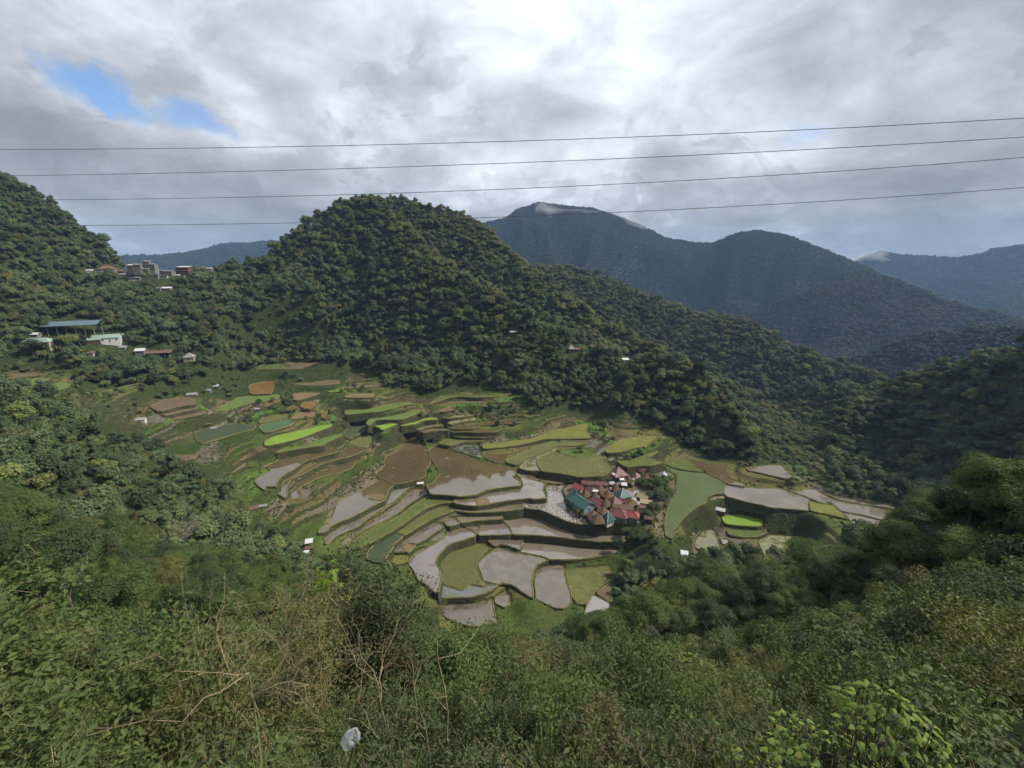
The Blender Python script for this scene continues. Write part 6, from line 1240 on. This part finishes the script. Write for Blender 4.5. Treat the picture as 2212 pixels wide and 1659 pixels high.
custom_tree("yellowish broad tree on the sunny lower ridge", 'T1850,1030', (6.0, 5.0, 10, 2000, 0.7, 1.5), 'leaf_lime')
custom_tree("bright green tree at the lower tip of the wooded spur", 'V1622,950', (3.6, 8.0, 10, 2200, 0.5, 0.5), 'leaf_lime')
custom_tree("light green tree high in the hill's left wood", 'T480,760', (5.0, 6.0, 9, 1800, 0.7, 2.0), 'leaf_lime')
custom_tree("dry grey-brown tree in front of the dark clump above the terraces", 'G520,520', (2.6, 8.5, 11, 2200, 0.45, 1.0), 'leaf_olive')
HT_ = 'trees standing in and around the hamlet'
for k, (px, R, Hc, lab) in enumerate((("K1560,520", 2.8, 5.0, "broad grey-green tree between the hamlet's roofs and the planted rows"), ("K1740,560", 3.4, 6.5, "tallest tree of the hamlet, overhanging the planted rows"), ("K1840,470", 2.6, 5.0, "rounded tree below the white pyramid roof"),
      ("K1420,470", 2.2, 3.6, "low tree behind the tan bamboo roof"), ("K1250,480", 1.8, 3.4, "small tree right of the teal pyramid roof"), ("K1690,760", 2.6, 5.5, "dark tree at the steep edge under the tallest one"), ("K1620,900", 2.8, 4.8, "dark tree above the small broken roof"),
      ("K1800,700", 2.2, 4.0, "bushy tree leaning over the planted rows"), ("K940,430", 1.5, 2.6, "little bright tree among the rear roofs"), ("K330,820", 1.6, 2.2, "shrubby tree under the green hall's long side"), ("K480,950", 1.8, 2.4, "shrubby tree at the foot of the green hall's gable"), ("K1500,1010", 2.6, 4.2, "tree right of the bright red end house"), ("K1480,400", 2.4, 4.0, "tree behind the tan bamboo roof and left of the tallest one"), ("K1640,430", 2.6, 4.5, "tree between the dark red roofs and the white pyramid"), ("K1700,650", 2.4, 4.5, "tree in the thick of the hamlet's grove"), ("K1560,700", 2.2, 4.0, "tree at the right edge of the low bamboo roof"), ("K1880,620", 1.8, 3.2, "outermost bushy tree by the planted rows"))):
    custom_tree(lab, px, (R*1.6, Hc*1.15, 14, 4200, 0.34, 0.1), 'leaf_near' if k not in (5, 6) else 'leaf_dark', z=VZ-0.5)['group'] = HT_
for k, px in enumerate(("K1480,1150", "K1560,1220", "K1640,1130", "K1420,1260", "K1560,1380", "K1700,1260", "K1450,1400", "K1700,1020", "K1780,900", "K1360,1400", "K1620,1480", "V1335,1185", "V1350,1160")):
    u, v = tok(px)[0]; p = Vector((*on_z(u, v, VZ-4.5), VZ-4.5)); k2 = k % 3
    e = custom_tree("dark leafy tree on the steep bank between the hamlet and the bushes", px, (2.6, 4.6, 11, 2300, 0.36, 0.5), 'leaf_dark' if k2 else 'leaf_near', z=VZ-5.0-2.0*(k % 2)); e['group'] = "dark trees on the steep bank below the hamlet"
def bare_tree(label, p, h, rng, spread=0.5, mat='bark_pale', n=7, r=0.12, lean=(0, 0), name='bare_tree', cat='bare tree', depth=2):
    e = bpy.data.objects.new(name, None); COL.objects.link(e); e.location = p; tag(e, label, cat)
    top = np.array([lean[0]*h, lean[1]*h, h*0.7]); main = bent((0, 0, -0.5), top, rng, 7, 0.05); v, f = tube_geo(main, np.linspace(r, r*0.3, 7), 6); raw_mesh('trunk', v, f, mat, e)
    for k in range(n):
        s = main[int(rng.integers(2, 7))]; a = rng.uniform(0, 6.28); L = h*rng.uniform(.3, .6); tip = s+np.array([math.cos(a)*spread*L+lean[0]*L, math.sin(a)*spread*L+lean[1]*L, L*rng.uniform(.35, .9)]); br = bent(s, tip, rng, 6, 0.09); parts = [tube_geo(br, np.linspace(r*.42, r*.12, 6), 5)]
        for j in range(5):
            s2 = br[int(rng.integers(1, 6))]; d = rng.normal(size=3); d[2] = abs(d[2])*0.7+0.2; t2 = s2+d/np.linalg.norm(d)*L*rng.uniform(.3, .6); b2 = bent(s2, t2, rng, 5, 0.1); parts.append(tube_geo(b2, np.linspace(r*.16, r*.05, 5), 4))
            for q in range(depth):
                s3 = b2[int(rng.integers(1, 5))]; d = rng.normal(size=3); d[2] = abs(d[2])*0.6; parts.append(tube_geo(bent(s3, s3+d/np.linalg.norm(d)*L*0.25, rng, 4, 0.1), np.linspace(r*.07, r*.03, 4), 3))
        v, f = joined(parts); raw_mesh('branch', v, f, mat, e)
    return e
rb = np.random.default_rng(99)
def above(u, v, r, dz=0.0):
    p = at_r(u, v, r); z = float(H(p.x, p.y)); return Vector((p.x, p.y, z+dz))
# ------------------------------------------------------------------ people at work in the fields
plain('cloth_dark', (0.03, 0.03, 0.04), 0.9, 0.1); plain('cloth_red', (0.35, 0.05, 0.05), 0.9, 0.1); plain('cloth_pale', (0.5, 0.48, 0.45), 0.9, 0.1); plain('skin', (0.22, 0.12, 0.07), 0.7, 0.05); plain('hair', (0.01, 0.01, 0.01), 0.6, 0.1)
def person(label, px, z, cloth, yaw=0.0, bend=0.0, legs='cloth_dark'):
    x, y = on_z(*tok(px)[0], z); me = bpy.data.meshes.new('person'); fw = math.sin(bend)
    J = [(0, 0, .95, .13), (0, fw*.25, 1.18, .14), (0, fw*.5, 1.38, .15), (0, fw*.6, 1.48, .06), (0, fw*.68, 1.62, .10), (.10, 0, .88, .095), (.11, .02, .48, .065), (.11, -.02, .08, .045), (.11, .10, .03, .04), (-.10, 0, .88, .095), (-.11, .02, .48, .065), (-.11, -.02, .08, .045), (-.11, .10, .03, .04), (.19, fw*.5, 1.38, .055), (.25, fw*.5+.05, 1.12, .042), (.22, fw*.5+.22, .92, .033), (-.19, fw*.5, 1.38, .055), (-.25, fw*.5+.05, 1.12, .042), (-.22, fw*.5+.22, .92, .033)]
    me.from_pydata([j[:3] for j in J], [(0, 1), (1, 2), (2, 3), (3, 4), (0, 5), (5, 6), (6, 7), (7, 8), (0, 9), (9, 10), (10, 11), (11, 12), (2, 13), (13, 14), (14, 15), (2, 16), (16, 17), (17, 18)], [])
    me.materials.append(MATS[cloth]); me.materials.append(MATS[legs]); me.materials.append(MATS['skin'])
    tmp = bpy.data.objects.new('person', me); COL.objects.link(tmp); m = tmp.modifiers.new('s', 'SKIN')
    for i, j in enumerate(J): me.skin_vertices[0].data[i].radius = (j[3], j[3])
    me.skin_vertices[0].data[0].use_root = True; tmp.modifiers.new('d', 'SUBSURF').levels = 1
    dg = bpy.context.evaluated_depsgraph_get(); nm = bpy.data.meshes.new_from_object(tmp.evaluated_get(dg)); tmp.modifiers.clear(); tmp.data = nm
    for m_ in (MATS[cloth], MATS[legs], MATS['skin']):
        if m_.name not in [q.name for q in nm.materials if q]: nm.materials.append(m_)
    for p in nm.polygons: c = p.center; p.material_index = 1 if c.z < 0.92 and abs(c.x) < 0.19 else (2 if c.z > 1.45 or (abs(c.x) > .2 and c.z < 1.15) else 0)
    tmp.location = (x, y, z); tmp.rotation_euler = (0, 0, yaw); tag(tmp, label, 'person')
    bm = bmesh.new(); bmesh.ops.create_uvsphere(bm, u_segments=10, v_segments=6, radius=.115); h = bpy.data.meshes.new('hair'); bm.to_mesh(h); bm.free(); h.materials.append(MATS['hair']); ho = bpy.data.objects.new('hair', h); COL.objects.link(ho); ho.parent = tmp; ho.location = (0, fw*.68-.02, 1.68)
person("person in dark clothes standing on the dike left of the white shelter", 'A565,845', FZ['c16']+0.3, 'cloth_dark', 0.4, 0.3)
person("person in reddish clothes wading in the L-shaped paddy by its corner", 'A2042,808', FZ['c14'], 'cloth_red', 1.2, 0.2)
person("person in a pale top at the edge of the cloddy field", 'G630,1530', FZ['c14']+0.3, 'cloth_pale', 0.2, 0.1)
person("person in red clothes under the broad stubble terrace's wall", 'G862,915', FZ['g2']+0.2, 'cloth_red', 0.2, 0.4)
person("person in dark clothes on the terrace above the rust-brown marsh", 'H872,240', FZ['h2']+0.3, 'cloth_dark', 0.2, 0.2)
person("person in dark clothes on the grassy terrace behind the maroon gable", 'G2085,1150', FZ['g6']+0.3, 'cloth_dark', 0.2, 0.2)
# ------------------------------------------------------------------ electric wires across the view
plain('wire', (0.11, 0.11, 0.12), 0.5, 0.1)
def wire(label, vs, ya, yb):
    pts = []
    us = np.array([0, 1106, 2212.]); co = np.polyfit(us, np.array(vs, float), 2)
    for u in np.linspace(-500, 2700, 60):
        v = np.polyval(co, u); y0 = ya+(yb-ya)*(u/2212); a = (u-CU)/F_PX
        dx, dy, dz = vray(u, v); k = y0/dy; pts.append((dx*k, dy*k, dz*k))
    v, f = tube_geo(pts, [0.010]*len(pts), 5); tag(raw_mesh('electric_wire', v, f, 'wire', smooth=True), label, 'wire', 'electric wires strung across the sky')
wire("topmost of four electric wires crossing the sky", (323, 305, 255), 20, 13); wire("second wire from the top across the sky", (380, 352, 296), 20, 13)
wire("third wire from the top, touching the hill's summit", (432, 408, 340), 20, 13); wire("lowest electric wire, crossing the wooded hill", (487, 468, 405), 20, 13)
# ------------------------------------------------------------------ the bank at the viewer's feet
def twiggy(rng, h, nstem, leaf, nleaf, spread=0.45, side=7, asp=0.5, r=0.012, tl=1.0):
    stems, lv_p, lv_n = [], [], []
    for k in range(nstem):
        a = rng.uniform(0, 6.28); tip = np.array([math.cos(a)*spread*h*rng.uniform(.3, 1), math.sin(a)*spread*h*rng.uniform(.3, 1), h*rng.uniform(.6, 1)]); base = np.array([math.cos(a)*.1*h, math.sin(a)*.1*h, -.3]); st = bent(base, tip, rng, 7, 0.07); stems.append(tube_geo(st, np.linspace(r, r*.4, 7), 4))
        for j in range(side):
            s = st[int(rng.integers(2, 7))]; d = rng.normal(size=3); d[2] = abs(d[2])*.8+.1; d /= np.linalg.norm(d); tw = bent(s, s+d*h*tl*rng.uniform(.15, .32), rng, 4, 0.08); stems.append(tube_geo(tw, np.linspace(r*.4, r*.18, 4), 3))
            m = max(0, int(nleaf/(nstem*side)*rng.uniform(.4, 1.6)))
            if m:
                f = rng.uniform(0.15, 1.08, m); q = np.array([tw[0]+(tw[-1]-tw[0])*x for x in f])+rng.normal(size=(m, 3))*leaf*1.1; lv_p.append(q); nn = rng.normal(size=(m, 3))*.6+np.array([0, 0, .7])+d*.3; lv_n.append(nn/np.linalg.norm(nn, axis=1)[:, None])
    w = joined(stems); fol = leaves(np.concatenate(lv_p), np.concatenate(lv_n), leaf, asp, rng, 0.15) if lv_p else None
    return fol, w
rs = np.random.default_rng(21)
SH = []
for (h, ns, lf, nl, sp, lm, asp) in ((1.8, 13, 0.075, 5200, .5, 'leaf_near', .5), (1.5, 12, 0.062, 5000, .6, 'leaf_olive', .45), (2.1, 12, 0.085, 4600, .45, 'leaf_near', .5), (1.4, 14, 0.07, 5000, .7, 'leaf_dark', .5), (1.6, 11, 0.10, 3200, .5, 'leaf_near', .55), (1.9, 10, 0.055, 2400, .45, 'leaf_dry', .4)):
    fol, w = twiggy(rs, h, ns, lf, nl, sp, side=12, asp=asp); SH.append((raw_mesh('crown', fol[0], fol[1], lm, link=False).data, raw_mesh('trunk', w[0], w[1], 'twig', link=False).data, h, lm, (fol, w)))
SN = ['fine-leaved green shrub', 'olive small-leaved shrub', 'tall loose green shrub', 'dark spreading shrub', 'larger-leaved green shrub', 'dry brown-leaved shrub']
x, y, z = candidates(4.6, 26, 0.95, -1.12, 1.12); uu, vv_ = project(x, y, z+1.2); m = (uu > -120) & (uu < 2330) & (vv_ < 1900)
# keep the fields in view: no shrub top may rise over their near edge
top_ok = np.ones(len(x), bool)
for hh in (1.0, 1.6, 2.4): a_, b_ = project(x, y, z+hh); top_ok &= ~inpoly(a_, b_, OPEN) & (b_ > skyline(a_)+20)
m &= top_ok; ps = np.stack([x, y, z-.05], 1)[m]; print('shrubs', len(ps))
lump = fbm(ps[:, 0]/4.5+3, ps[:, 1]/4.5, 411, 3); ss = np.clip(.70+lump*2.3, .25, 1.8)*rngF.uniform(.8, 1.2, len(ps)); ss = np.where(np.hypot(ps[:, 0], ps[:, 1]) < 7, np.minimum(ss, .8), ss); us, vs2 = project(ps[:, 0], ps[:, 1], ps[:, 2]+1); show = ss/np.hypot(ps[:, 0], ps[:, 1])*((us > -40) & (us < 2250) & (vs2 < 1720)); od = np.argsort(-show)
def shrub_place(u, v):
    return ('in the lower left corner' if u < 520 else 'in the lower right corner' if u > 1800 else 'at the viewer\'s feet left of centre' if u < 1000 else 'at the viewer\'s feet right of centre') if v > 1450 else ('on the left part of the bank below the road' if u < 1000 else 'on the right part of the bank below the road')
for i in od[:270]:
    sp_ = float(fbm(ps[i:i+1, 0]/5.5, ps[i:i+1, 1]/5.5, 88, 2)[0])*3.2+rngF.normal()*.45; seq = [5, 1, 4, 0, 3, 2, 3] if 450 < us[i] < 1350 else [1, 4, 2, 3, 0, 3, 3]; k = seq[int(np.clip(3.5+sp_*3, 0, 6))]; s = float(ss[i]); pl = shrub_place(us[i], vs2[i])
    plant_tree(0, ps[i], (s, s, s*float(rngF.uniform(.8, 1.2))), float(rngF.uniform(0, 6.28)), SN[k]+', '+landmark(us[i], vs2[i]), 'shrubs on the bank below the road', 'shrub', 'shrub', meshes=(SH[k][0], SH[k][1]), tilt=(float(rngF.normal(0, .12)), float(rngF.normal(0, .12))))
restk = [stuff_proto('shrub_kind', a[4][0], a[4][1], a[3], 'twig') for a in SH[:5]]
if len(od) > 270: scatter('bank_undergrowth', restk, ps[od[270:]], scl(len(od)-270, .6, 1.1, rngF), rngF, tilt=.15)
# low leafy cover and grass that hides the soil of the bank
x, y, z = candidates(3.0, 22, 0.46, -1.15, 1.15); pc = np.stack([x, y, z], 1)
cover = []
for k, (lf, lm) in enumerate(((0.055, 'leaf_dark'), (0.05, 'leaf_dark'), (0.055, 'leaf_near'))):  # mostly dark leaves: shade of the gaps between shrubs put into colour
    fol, w = twiggy(rs, 0.55, 7, lf, 420, 0.7, side=7, r=.006); cover.append(stuff_proto('cover_kind', fol, w, lm, 'twig'))
cover += [tuft_proto(0.35, 0.6, 30, 0.016, 71, lm='leaf_near')]
scatter('ground_cover', cover, pc, scl(len(pc), .7, 1.5, rngF), rngF, tilt=.3)
# wind-bent reeds on the right
reed = [tuft_proto(0.9, 1.5, 60, 0.028, 81), tuft_proto(1.0, 1.3, 60, 0.026, 82), tuft_proto(0.8, 1.3, 50, 0.026, 83, lm='leaf_dry')]
x, y, z = candidates(11, 60, 1.3, 0.18, 1.1); m = (fbm(x/7, y/7, 201, 3) > 0.10) & (y > 2); a_, b_ = project(x, y, z+2.2); m &= ~inpoly(a_, b_, OPEN); pr = np.stack([x, y, z], 1)[m]
scatter('reeds', reed, pr, scl(len(pr), .7, 1.3, rngF), rngF, tilt=.35)
# bare-twigged shrubs in the middle
def bare_at(label, u, v, dist, h, **k):
    p = at_r(u, v, dist); p.z = float(H(p.x, p.y)); return bare_tree(label, p, h, rb, **k)
bare_at("bare tan shrub with wide forked twigs, left of the central bush", 560, 1560, 6.5, 3.3, mat='twig', n=10, r=.022, spread=.8, name='bare_shrub', cat='bare shrub', depth=3)
bare_at("bare pale shrub with upright twigs behind the forked one", 620, 1450, 9.0, 4.2, mat='twig', n=11, r=.024, spread=.6, name='bare_shrub', cat='bare shrub', depth=3)
bare_at("thin leafless shrub low at the left of the dry stems", 830, 1600, 6.0, 2.9, mat='twig', n=9, r=.02, spread=.6, name='bare_shrub', cat='bare shrub', depth=3)
bare_at("leafless shrub with a crooked arm right of the dry stems", 1190, 1560, 7.5, 2.9, mat='twig', n=9, r=.022, spread=.6, name='bare_shrub', cat='bare shrub', depth=3)
bare_at("dark bare shrub at the far side of the central bush", 1290, 1600, 7.0, 1.8, mat='twig', n=8, r=.02, spread=.7, name='bare_shrub', cat='bare shrub', depth=3)
bare_at("fallen white tree whose bleached boughs spread sideways on the left slope", 230, 1300, 62, 8.5, mat='bark_pale', n=12, r=.11, spread=1.1, lean=(-.55, 0), depth=3)
bare_at("tall dead tree with pale leaning trunk amid the left wood", 365, 1135, 135, 13, mat='bark_pale', n=10, r=.3, spread=.6, lean=(.35, 0))
bare_at("bare grey bush on the right bank before the ochre pond", 1690, 1215, 105, 7, mat='bark_pale', n=12, r=.14, spread=.8)
bare_at("leafless brown tree before the olive and white pond", 1515, 1225, 125, 8, mat='twig', n=11, r=.14, spread=.6)
bare_at("slim bare tree in the dark right slope", 1560, 1420, 38, 5.5, mat='bark_pale', n=8, r=.06, spread=.6)
bare_at("small bare tree with pale twigs nearer the right slope's foot", 1400, 1400, 45, 5, mat='twig', n=9, r=.06, spread=.7)
bare_at("broad straw-coloured bare shrub low in the centre, left of the plastic bag", 680, 1560, 7.5, 3.0, mat='twig', n=10, r=.02, spread=.7, name='bare_shrub', cat='bare shrub', depth=3)
bare_at("wispy bare shrub on the far left of the tan ones", 480, 1520, 8.0, 2.9, mat='twig', n=9, r=.02, spread=.7, name='bare_shrub', cat='bare shrub', depth=3)
# dry upright stems
for k, (u, v, r, h, lab) in enumerate(((985, 1640, 5.2, 3.3, "tallest straight dry stem in front of the central bush"), (935, 1640, 5.6, 1.7, "short straight dry stem left of the tallest one"), (1020, 1560, 7.0, 2.9, "slanting dry stem right of the tallest one"), (905, 1590, 6.5, 3.0, "dry stem leaning left beside the central bush"))):
    p = at_r(u, v, r); p.z = float(H(p.x, p.y)); st = bent((0, 0, -.3), (rb.normal()*.2, rb.normal()*.1, h), rb, 8, 0.03); v_, f_ = tube_geo(st, np.linspace(.018, .008, 8), 6)
    for q in range(3): s = st[3+q]; a = tube_geo(bent(s, s+np.array([rb.normal()*.3, rb.normal()*.2, .35]), rb, 4, .1), np.linspace(.008, .004, 4), 4); v_, f_ = joined([(v_, f_), a])
    o = raw_mesh('dry_stem', v_, f_, 'twig', smooth=True); o.location = p; tag(o, lab, 'dry stem', 'dry stems before the central bush')
# the dark leafy bush in the middle
def leafy(label, u, v, r, h, ns, leaf, nl, sp, lm, side=14, asp=.5, name='shrub', cat='shrub', bark='twig', rr=.018, dz=0.0, tl=1.0):
    p = at_r(u, v, r); p.z = float(H(p.x, p.y))+dz; fol, w = twiggy(rb, h, ns, leaf, nl, sp, side=side, asp=asp, r=rr, tl=tl); e = bpy.data.objects.new(name, None); COL.objects.link(e); e.location = p; tag(e, label, cat)
    raw_mesh('crown', fol[0], fol[1], lm, e); raw_mesh('trunk', w[0], w[1], bark, e); return e
leafy("tall dark leafy bush in the centre that rises over the lowest paddies", 838, 1500, 10.5, 6.1, 30, .095, 20000, .19, 'leaf_dark', rr=.018, side=24, tl=.42)
leafy("fine grey-green bush just left of the tall central one", 760, 1470, 11.5, 5.0, 20, .09, 15000, .24, 'leaf_near', rr=.016, side=20, tl=.5)
leafy("olive and golden leaved bush under the fine grey-green one", 640, 1520, 9, 4.4, 13, .07, 8000, .40, 'leaf_olive', rr=.02, side=16, tl=.6)
leafy("thin dark bush right of the dry stems", 1250, 1500, 13, 3.4, 14, .08, 8000, .4, 'leaf_dark', rr=.025, side=16)
leafy("pale green bush at the bottom between the stems and the dark slope", 1090, 1600, 6.5, 2.2, 12, .09, 4200, .5, 'leaf_near')
# big-leaved plants
def heart_leaf(n_=8):
    ring = [(0, -.08), (.28, -.18), (.48, .05), (.42, .40), (.16, .80), (0, 1.0), (-.16, .80), (-.42, .40), (-.48, .05), (-.28, -.18)]
    return [(x, y, -.16*x*x*4+.05-.18*y*y) for x, y in ring]+[(0, .35, .06)]
HLV = np.array(heart_leaf()); HLT = np.array([(10, i, (i+1) % 10) for i in range(10)])
def big_leaf_plant(label, cx, cy, cz, n, size, R, Hh, mat, rng, name='big_leaved_plant', cat='plant', stem=True, ground=None, dome=True):
    e = bpy.data.objects.new(name, None); COL.objects.link(e); e.location = (cx, cy, cz); tag(e, label, cat); me = None; stems = []
    for k in range(n):
        a = rng.uniform(0, 6.28); rad = R*math.sqrt(rng.uniform(0.02, 1)); hz_ = Hh*(1-(rad/R)**2)*rng.uniform(.75, 1.1) if dome else Hh*rng.uniform(0, 1); p = np.array([math.cos(a)*rad, math.sin(a)*rad, hz_])
        if me is None: o = raw_mesh('leaf', HLV*size, HLT, mat, e); me = o.data
        else: o = bpy.data.objects.new('leaf', me); COL.objects.link(o); o.parent = e
        o.location = p; o.rotation_euler = (rng.uniform(-.9, -.1), rng.uniform(-.35, .35), a-math.pi/2+rng.normal()*.5); s = rng.uniform(.65, 1.25); o.scale = (s*rng.uniform(.7, 1.0), s, s*rng.uniform(.5, 2.2))
        if k % 5 == 0: stems.append(tube_geo(bent((rng.normal()*.03, rng.normal()*.03, -0.6 if ground is None else ground), p, rng, 5, .05), np.linspace(.010, .004, 5), 4))
    v, f = joined(stems); raw_mesh('stem', v, f, 'bark', e); return e
rl = np.random.default_rng(5)
p = at_r(1925, 1545, 3.9); big_leaf_plant("young tree with large drooping yellow-green leaves, lower right", p.x, p.y, p.z-.10, 170, .062, .36, .20, 'leaf_bright', rl, 'young_tree', 'young tree', ground=-1.6)
p = at_r(1790, 1635, 3.3); big_leaf_plant("low mass of round bright green leaves at the bottom edge, right", p.x, p.y, p.z-.10, 230, .046, .42, .10, 'leaf_bright', rl, ground=-.6)
p = at_r(1640, 1650, 3.6); big_leaf_plant("smaller patch of round bright leaves left of the low mass", p.x, p.y, p.z-.12, 60, .05, .26, .10, 'leaf_bright', rl, ground=-.6)
p = at_r(710, 1245, 8.0); big_leaf_plant("climbing vine tip with big glowing heart-shaped leaves", p.x, p.y, p.z-.15, 26, .13, .24, .34, 'leaf_lime', rl, 'climbing_vine', 'vine', ground=-2.4, dome=False)
p = at_r(590, 1595, 5.0); big_leaf_plant("small vivid green sprout among the dry twigs", p.x, p.y, p.z-.1, 22, .07, .12, .16, 'leaf_near', rl, 'sprout', 'sprout', ground=-.8)
# torn plastic bag
t = NT('bag_plastic'); b = t.bsdf((0.62, 0.66, 0.72), 0.35, 0.5); tr = t.add('ShaderNodeBsdfTransparent'); mx = t.add('ShaderNodeMixShader'); mx.inputs[0].default_value = 0.42; t.l.new(tr.outputs[0], mx.inputs[1]); t.l.new(b, mx.inputs[2]); t.done(mx.outputs[0])
bm = bmesh.new(); bmesh.ops.create_icosphere(bm, subdivisions=4, radius=1)
for v in bm.verts:
    c = v.co.copy(); n_ = float(fbm(np.array([c.x*2.3+c.z]), np.array([c.y*2.3-c.z*1.7]), 3, 4)[0]); w = 1-0.55*max(0, c.z)**1.5-.25*max(0, -c.z); v.co = Vector((c.x*w*(1+n_*.9), c.y*w*.6*(1+n_*.9), c.z*2.0+n_*.4))*.078
me = bpy.data.meshes.new('plastic_bag'); bm.to_mesh(me); bm.free(); me.materials.append(MATS['bag_plastic']); me.shade_smooth(); bag = bpy.data.objects.new('plastic_bag', me); COL.objects.link(bag); bag.location = at_r(757, 1597, 3.6); bag.rotation_euler = (.1, .35, .4); tag(bag, "torn whitish plastic bag snagged on a dark twig at the bottom edge", 'plastic bag')
p = at_r(765, 1640, 3.65); st = bent((0, 0, -1.2), (.02, 0, .45), rb, 6, .05); v_, f_ = tube_geo(st, np.linspace(.02, .008, 6), 6); o = raw_mesh('dark_twig', v_, f_, 'bark', smooth=True); o.location = p; tag(o, "dark twig that holds the torn plastic bag", 'twig')
# cloud wisps clinging to the peak
cm = bpy.data.materials.new('wisp'); cm.use_nodes = True; cn = cm.node_tree; cn.nodes.clear(); co_ = cn.nodes.new('ShaderNodeOutputMaterial'); cv_ = cn.nodes.new('ShaderNodeVolumePrincipled'); cv_.inputs['Color'].default_value = (.95, .97, 1, 1); cv_.inputs['Density'].default_value = 0.0055; cn.links.new(cv_.outputs[0], co_.inputs['Volume'])
def wisp(label, u, v, r, sx, sz, seed, tilt=0.0, sy=60):
    bm = bmesh.new(); bmesh.ops.create_icosphere(bm, subdivisions=4, radius=1)
    for q in bm.verts:
        c = q.co.copy(); n_ = float(fbm(np.array([c.x*1.9+seed]), np.array([c.z*2.1+c.y*1.4]), seed, 5)[0]); q.co = Vector((c.x*(1+n_*.6), c.y*(1+n_*.9), c.z*(1+n_*1.3)))
    me = bpy.data.meshes.new('cloud_wisp'); bm.to_mesh(me); bm.free(); me.materials.append(cm); o = bpy.data.objects.new('cloud_wisp', me); COL.objects.link(o); o.location = at_r(u, v, r); o.scale = (sx, sy, sz); o.rotation_euler = (0, tilt, 0); tag(o, label, kind='stuff')
wisp(None, 1178, 452, 2500, 60, 34, 3, .5, 45); wisp(None, 1215, 457, 2490, 95, 17, 5, .1, 45); wisp(None, 1262, 459, 2500, 80, 10, 7, 0.0, 40); wisp(None, 1365, 477, 2420, 80, 15, 12, .45, 40); wisp(None, 1878, 556, 4050, 110, 40, 21, 0.0, 90)
# ------------------------------------------------------------------ haze
hz_bm = bmesh.new(); bmesh.ops.create_cube(hz_bm, size=1); me = bpy.data.meshes.new('haze'); hz_bm.to_mesh(me); hz_bm.free()
zt = float(GZ.max())+60; zb = float(GZ.min())-1.0
hz = bpy.data.objects.new('haze', me); COL.objects.link(hz)
hz.scale = (XS[-1]-XS[0]+20, YS[-1]-YS[0]+20, zt-zb); hz.location = ((XS[-1]+XS[0])/2, (YS[-1]+YS[0])/2, (zt+zb)/2); tag(hz, kind='stuff')
hm = bpy.data.materials.new('haze'); hm.use_nodes = True; hn = hm.node_tree; hn.nodes.clear(); ho = hn.nodes.new('ShaderNodeOutputMaterial'); hv = hn.nodes.new('ShaderNodeVolumePrincipled')
hv.inputs['Color'].default_value = (0.38, 0.60, 1.0, 1); hv.inputs['Density'].default_value = 0.0001; hv.inputs['Anisotropy'].default_value = 0.0
hn.links.new(hv.outputs[0], ho.inputs['Volume']); me.materials.append(hm)
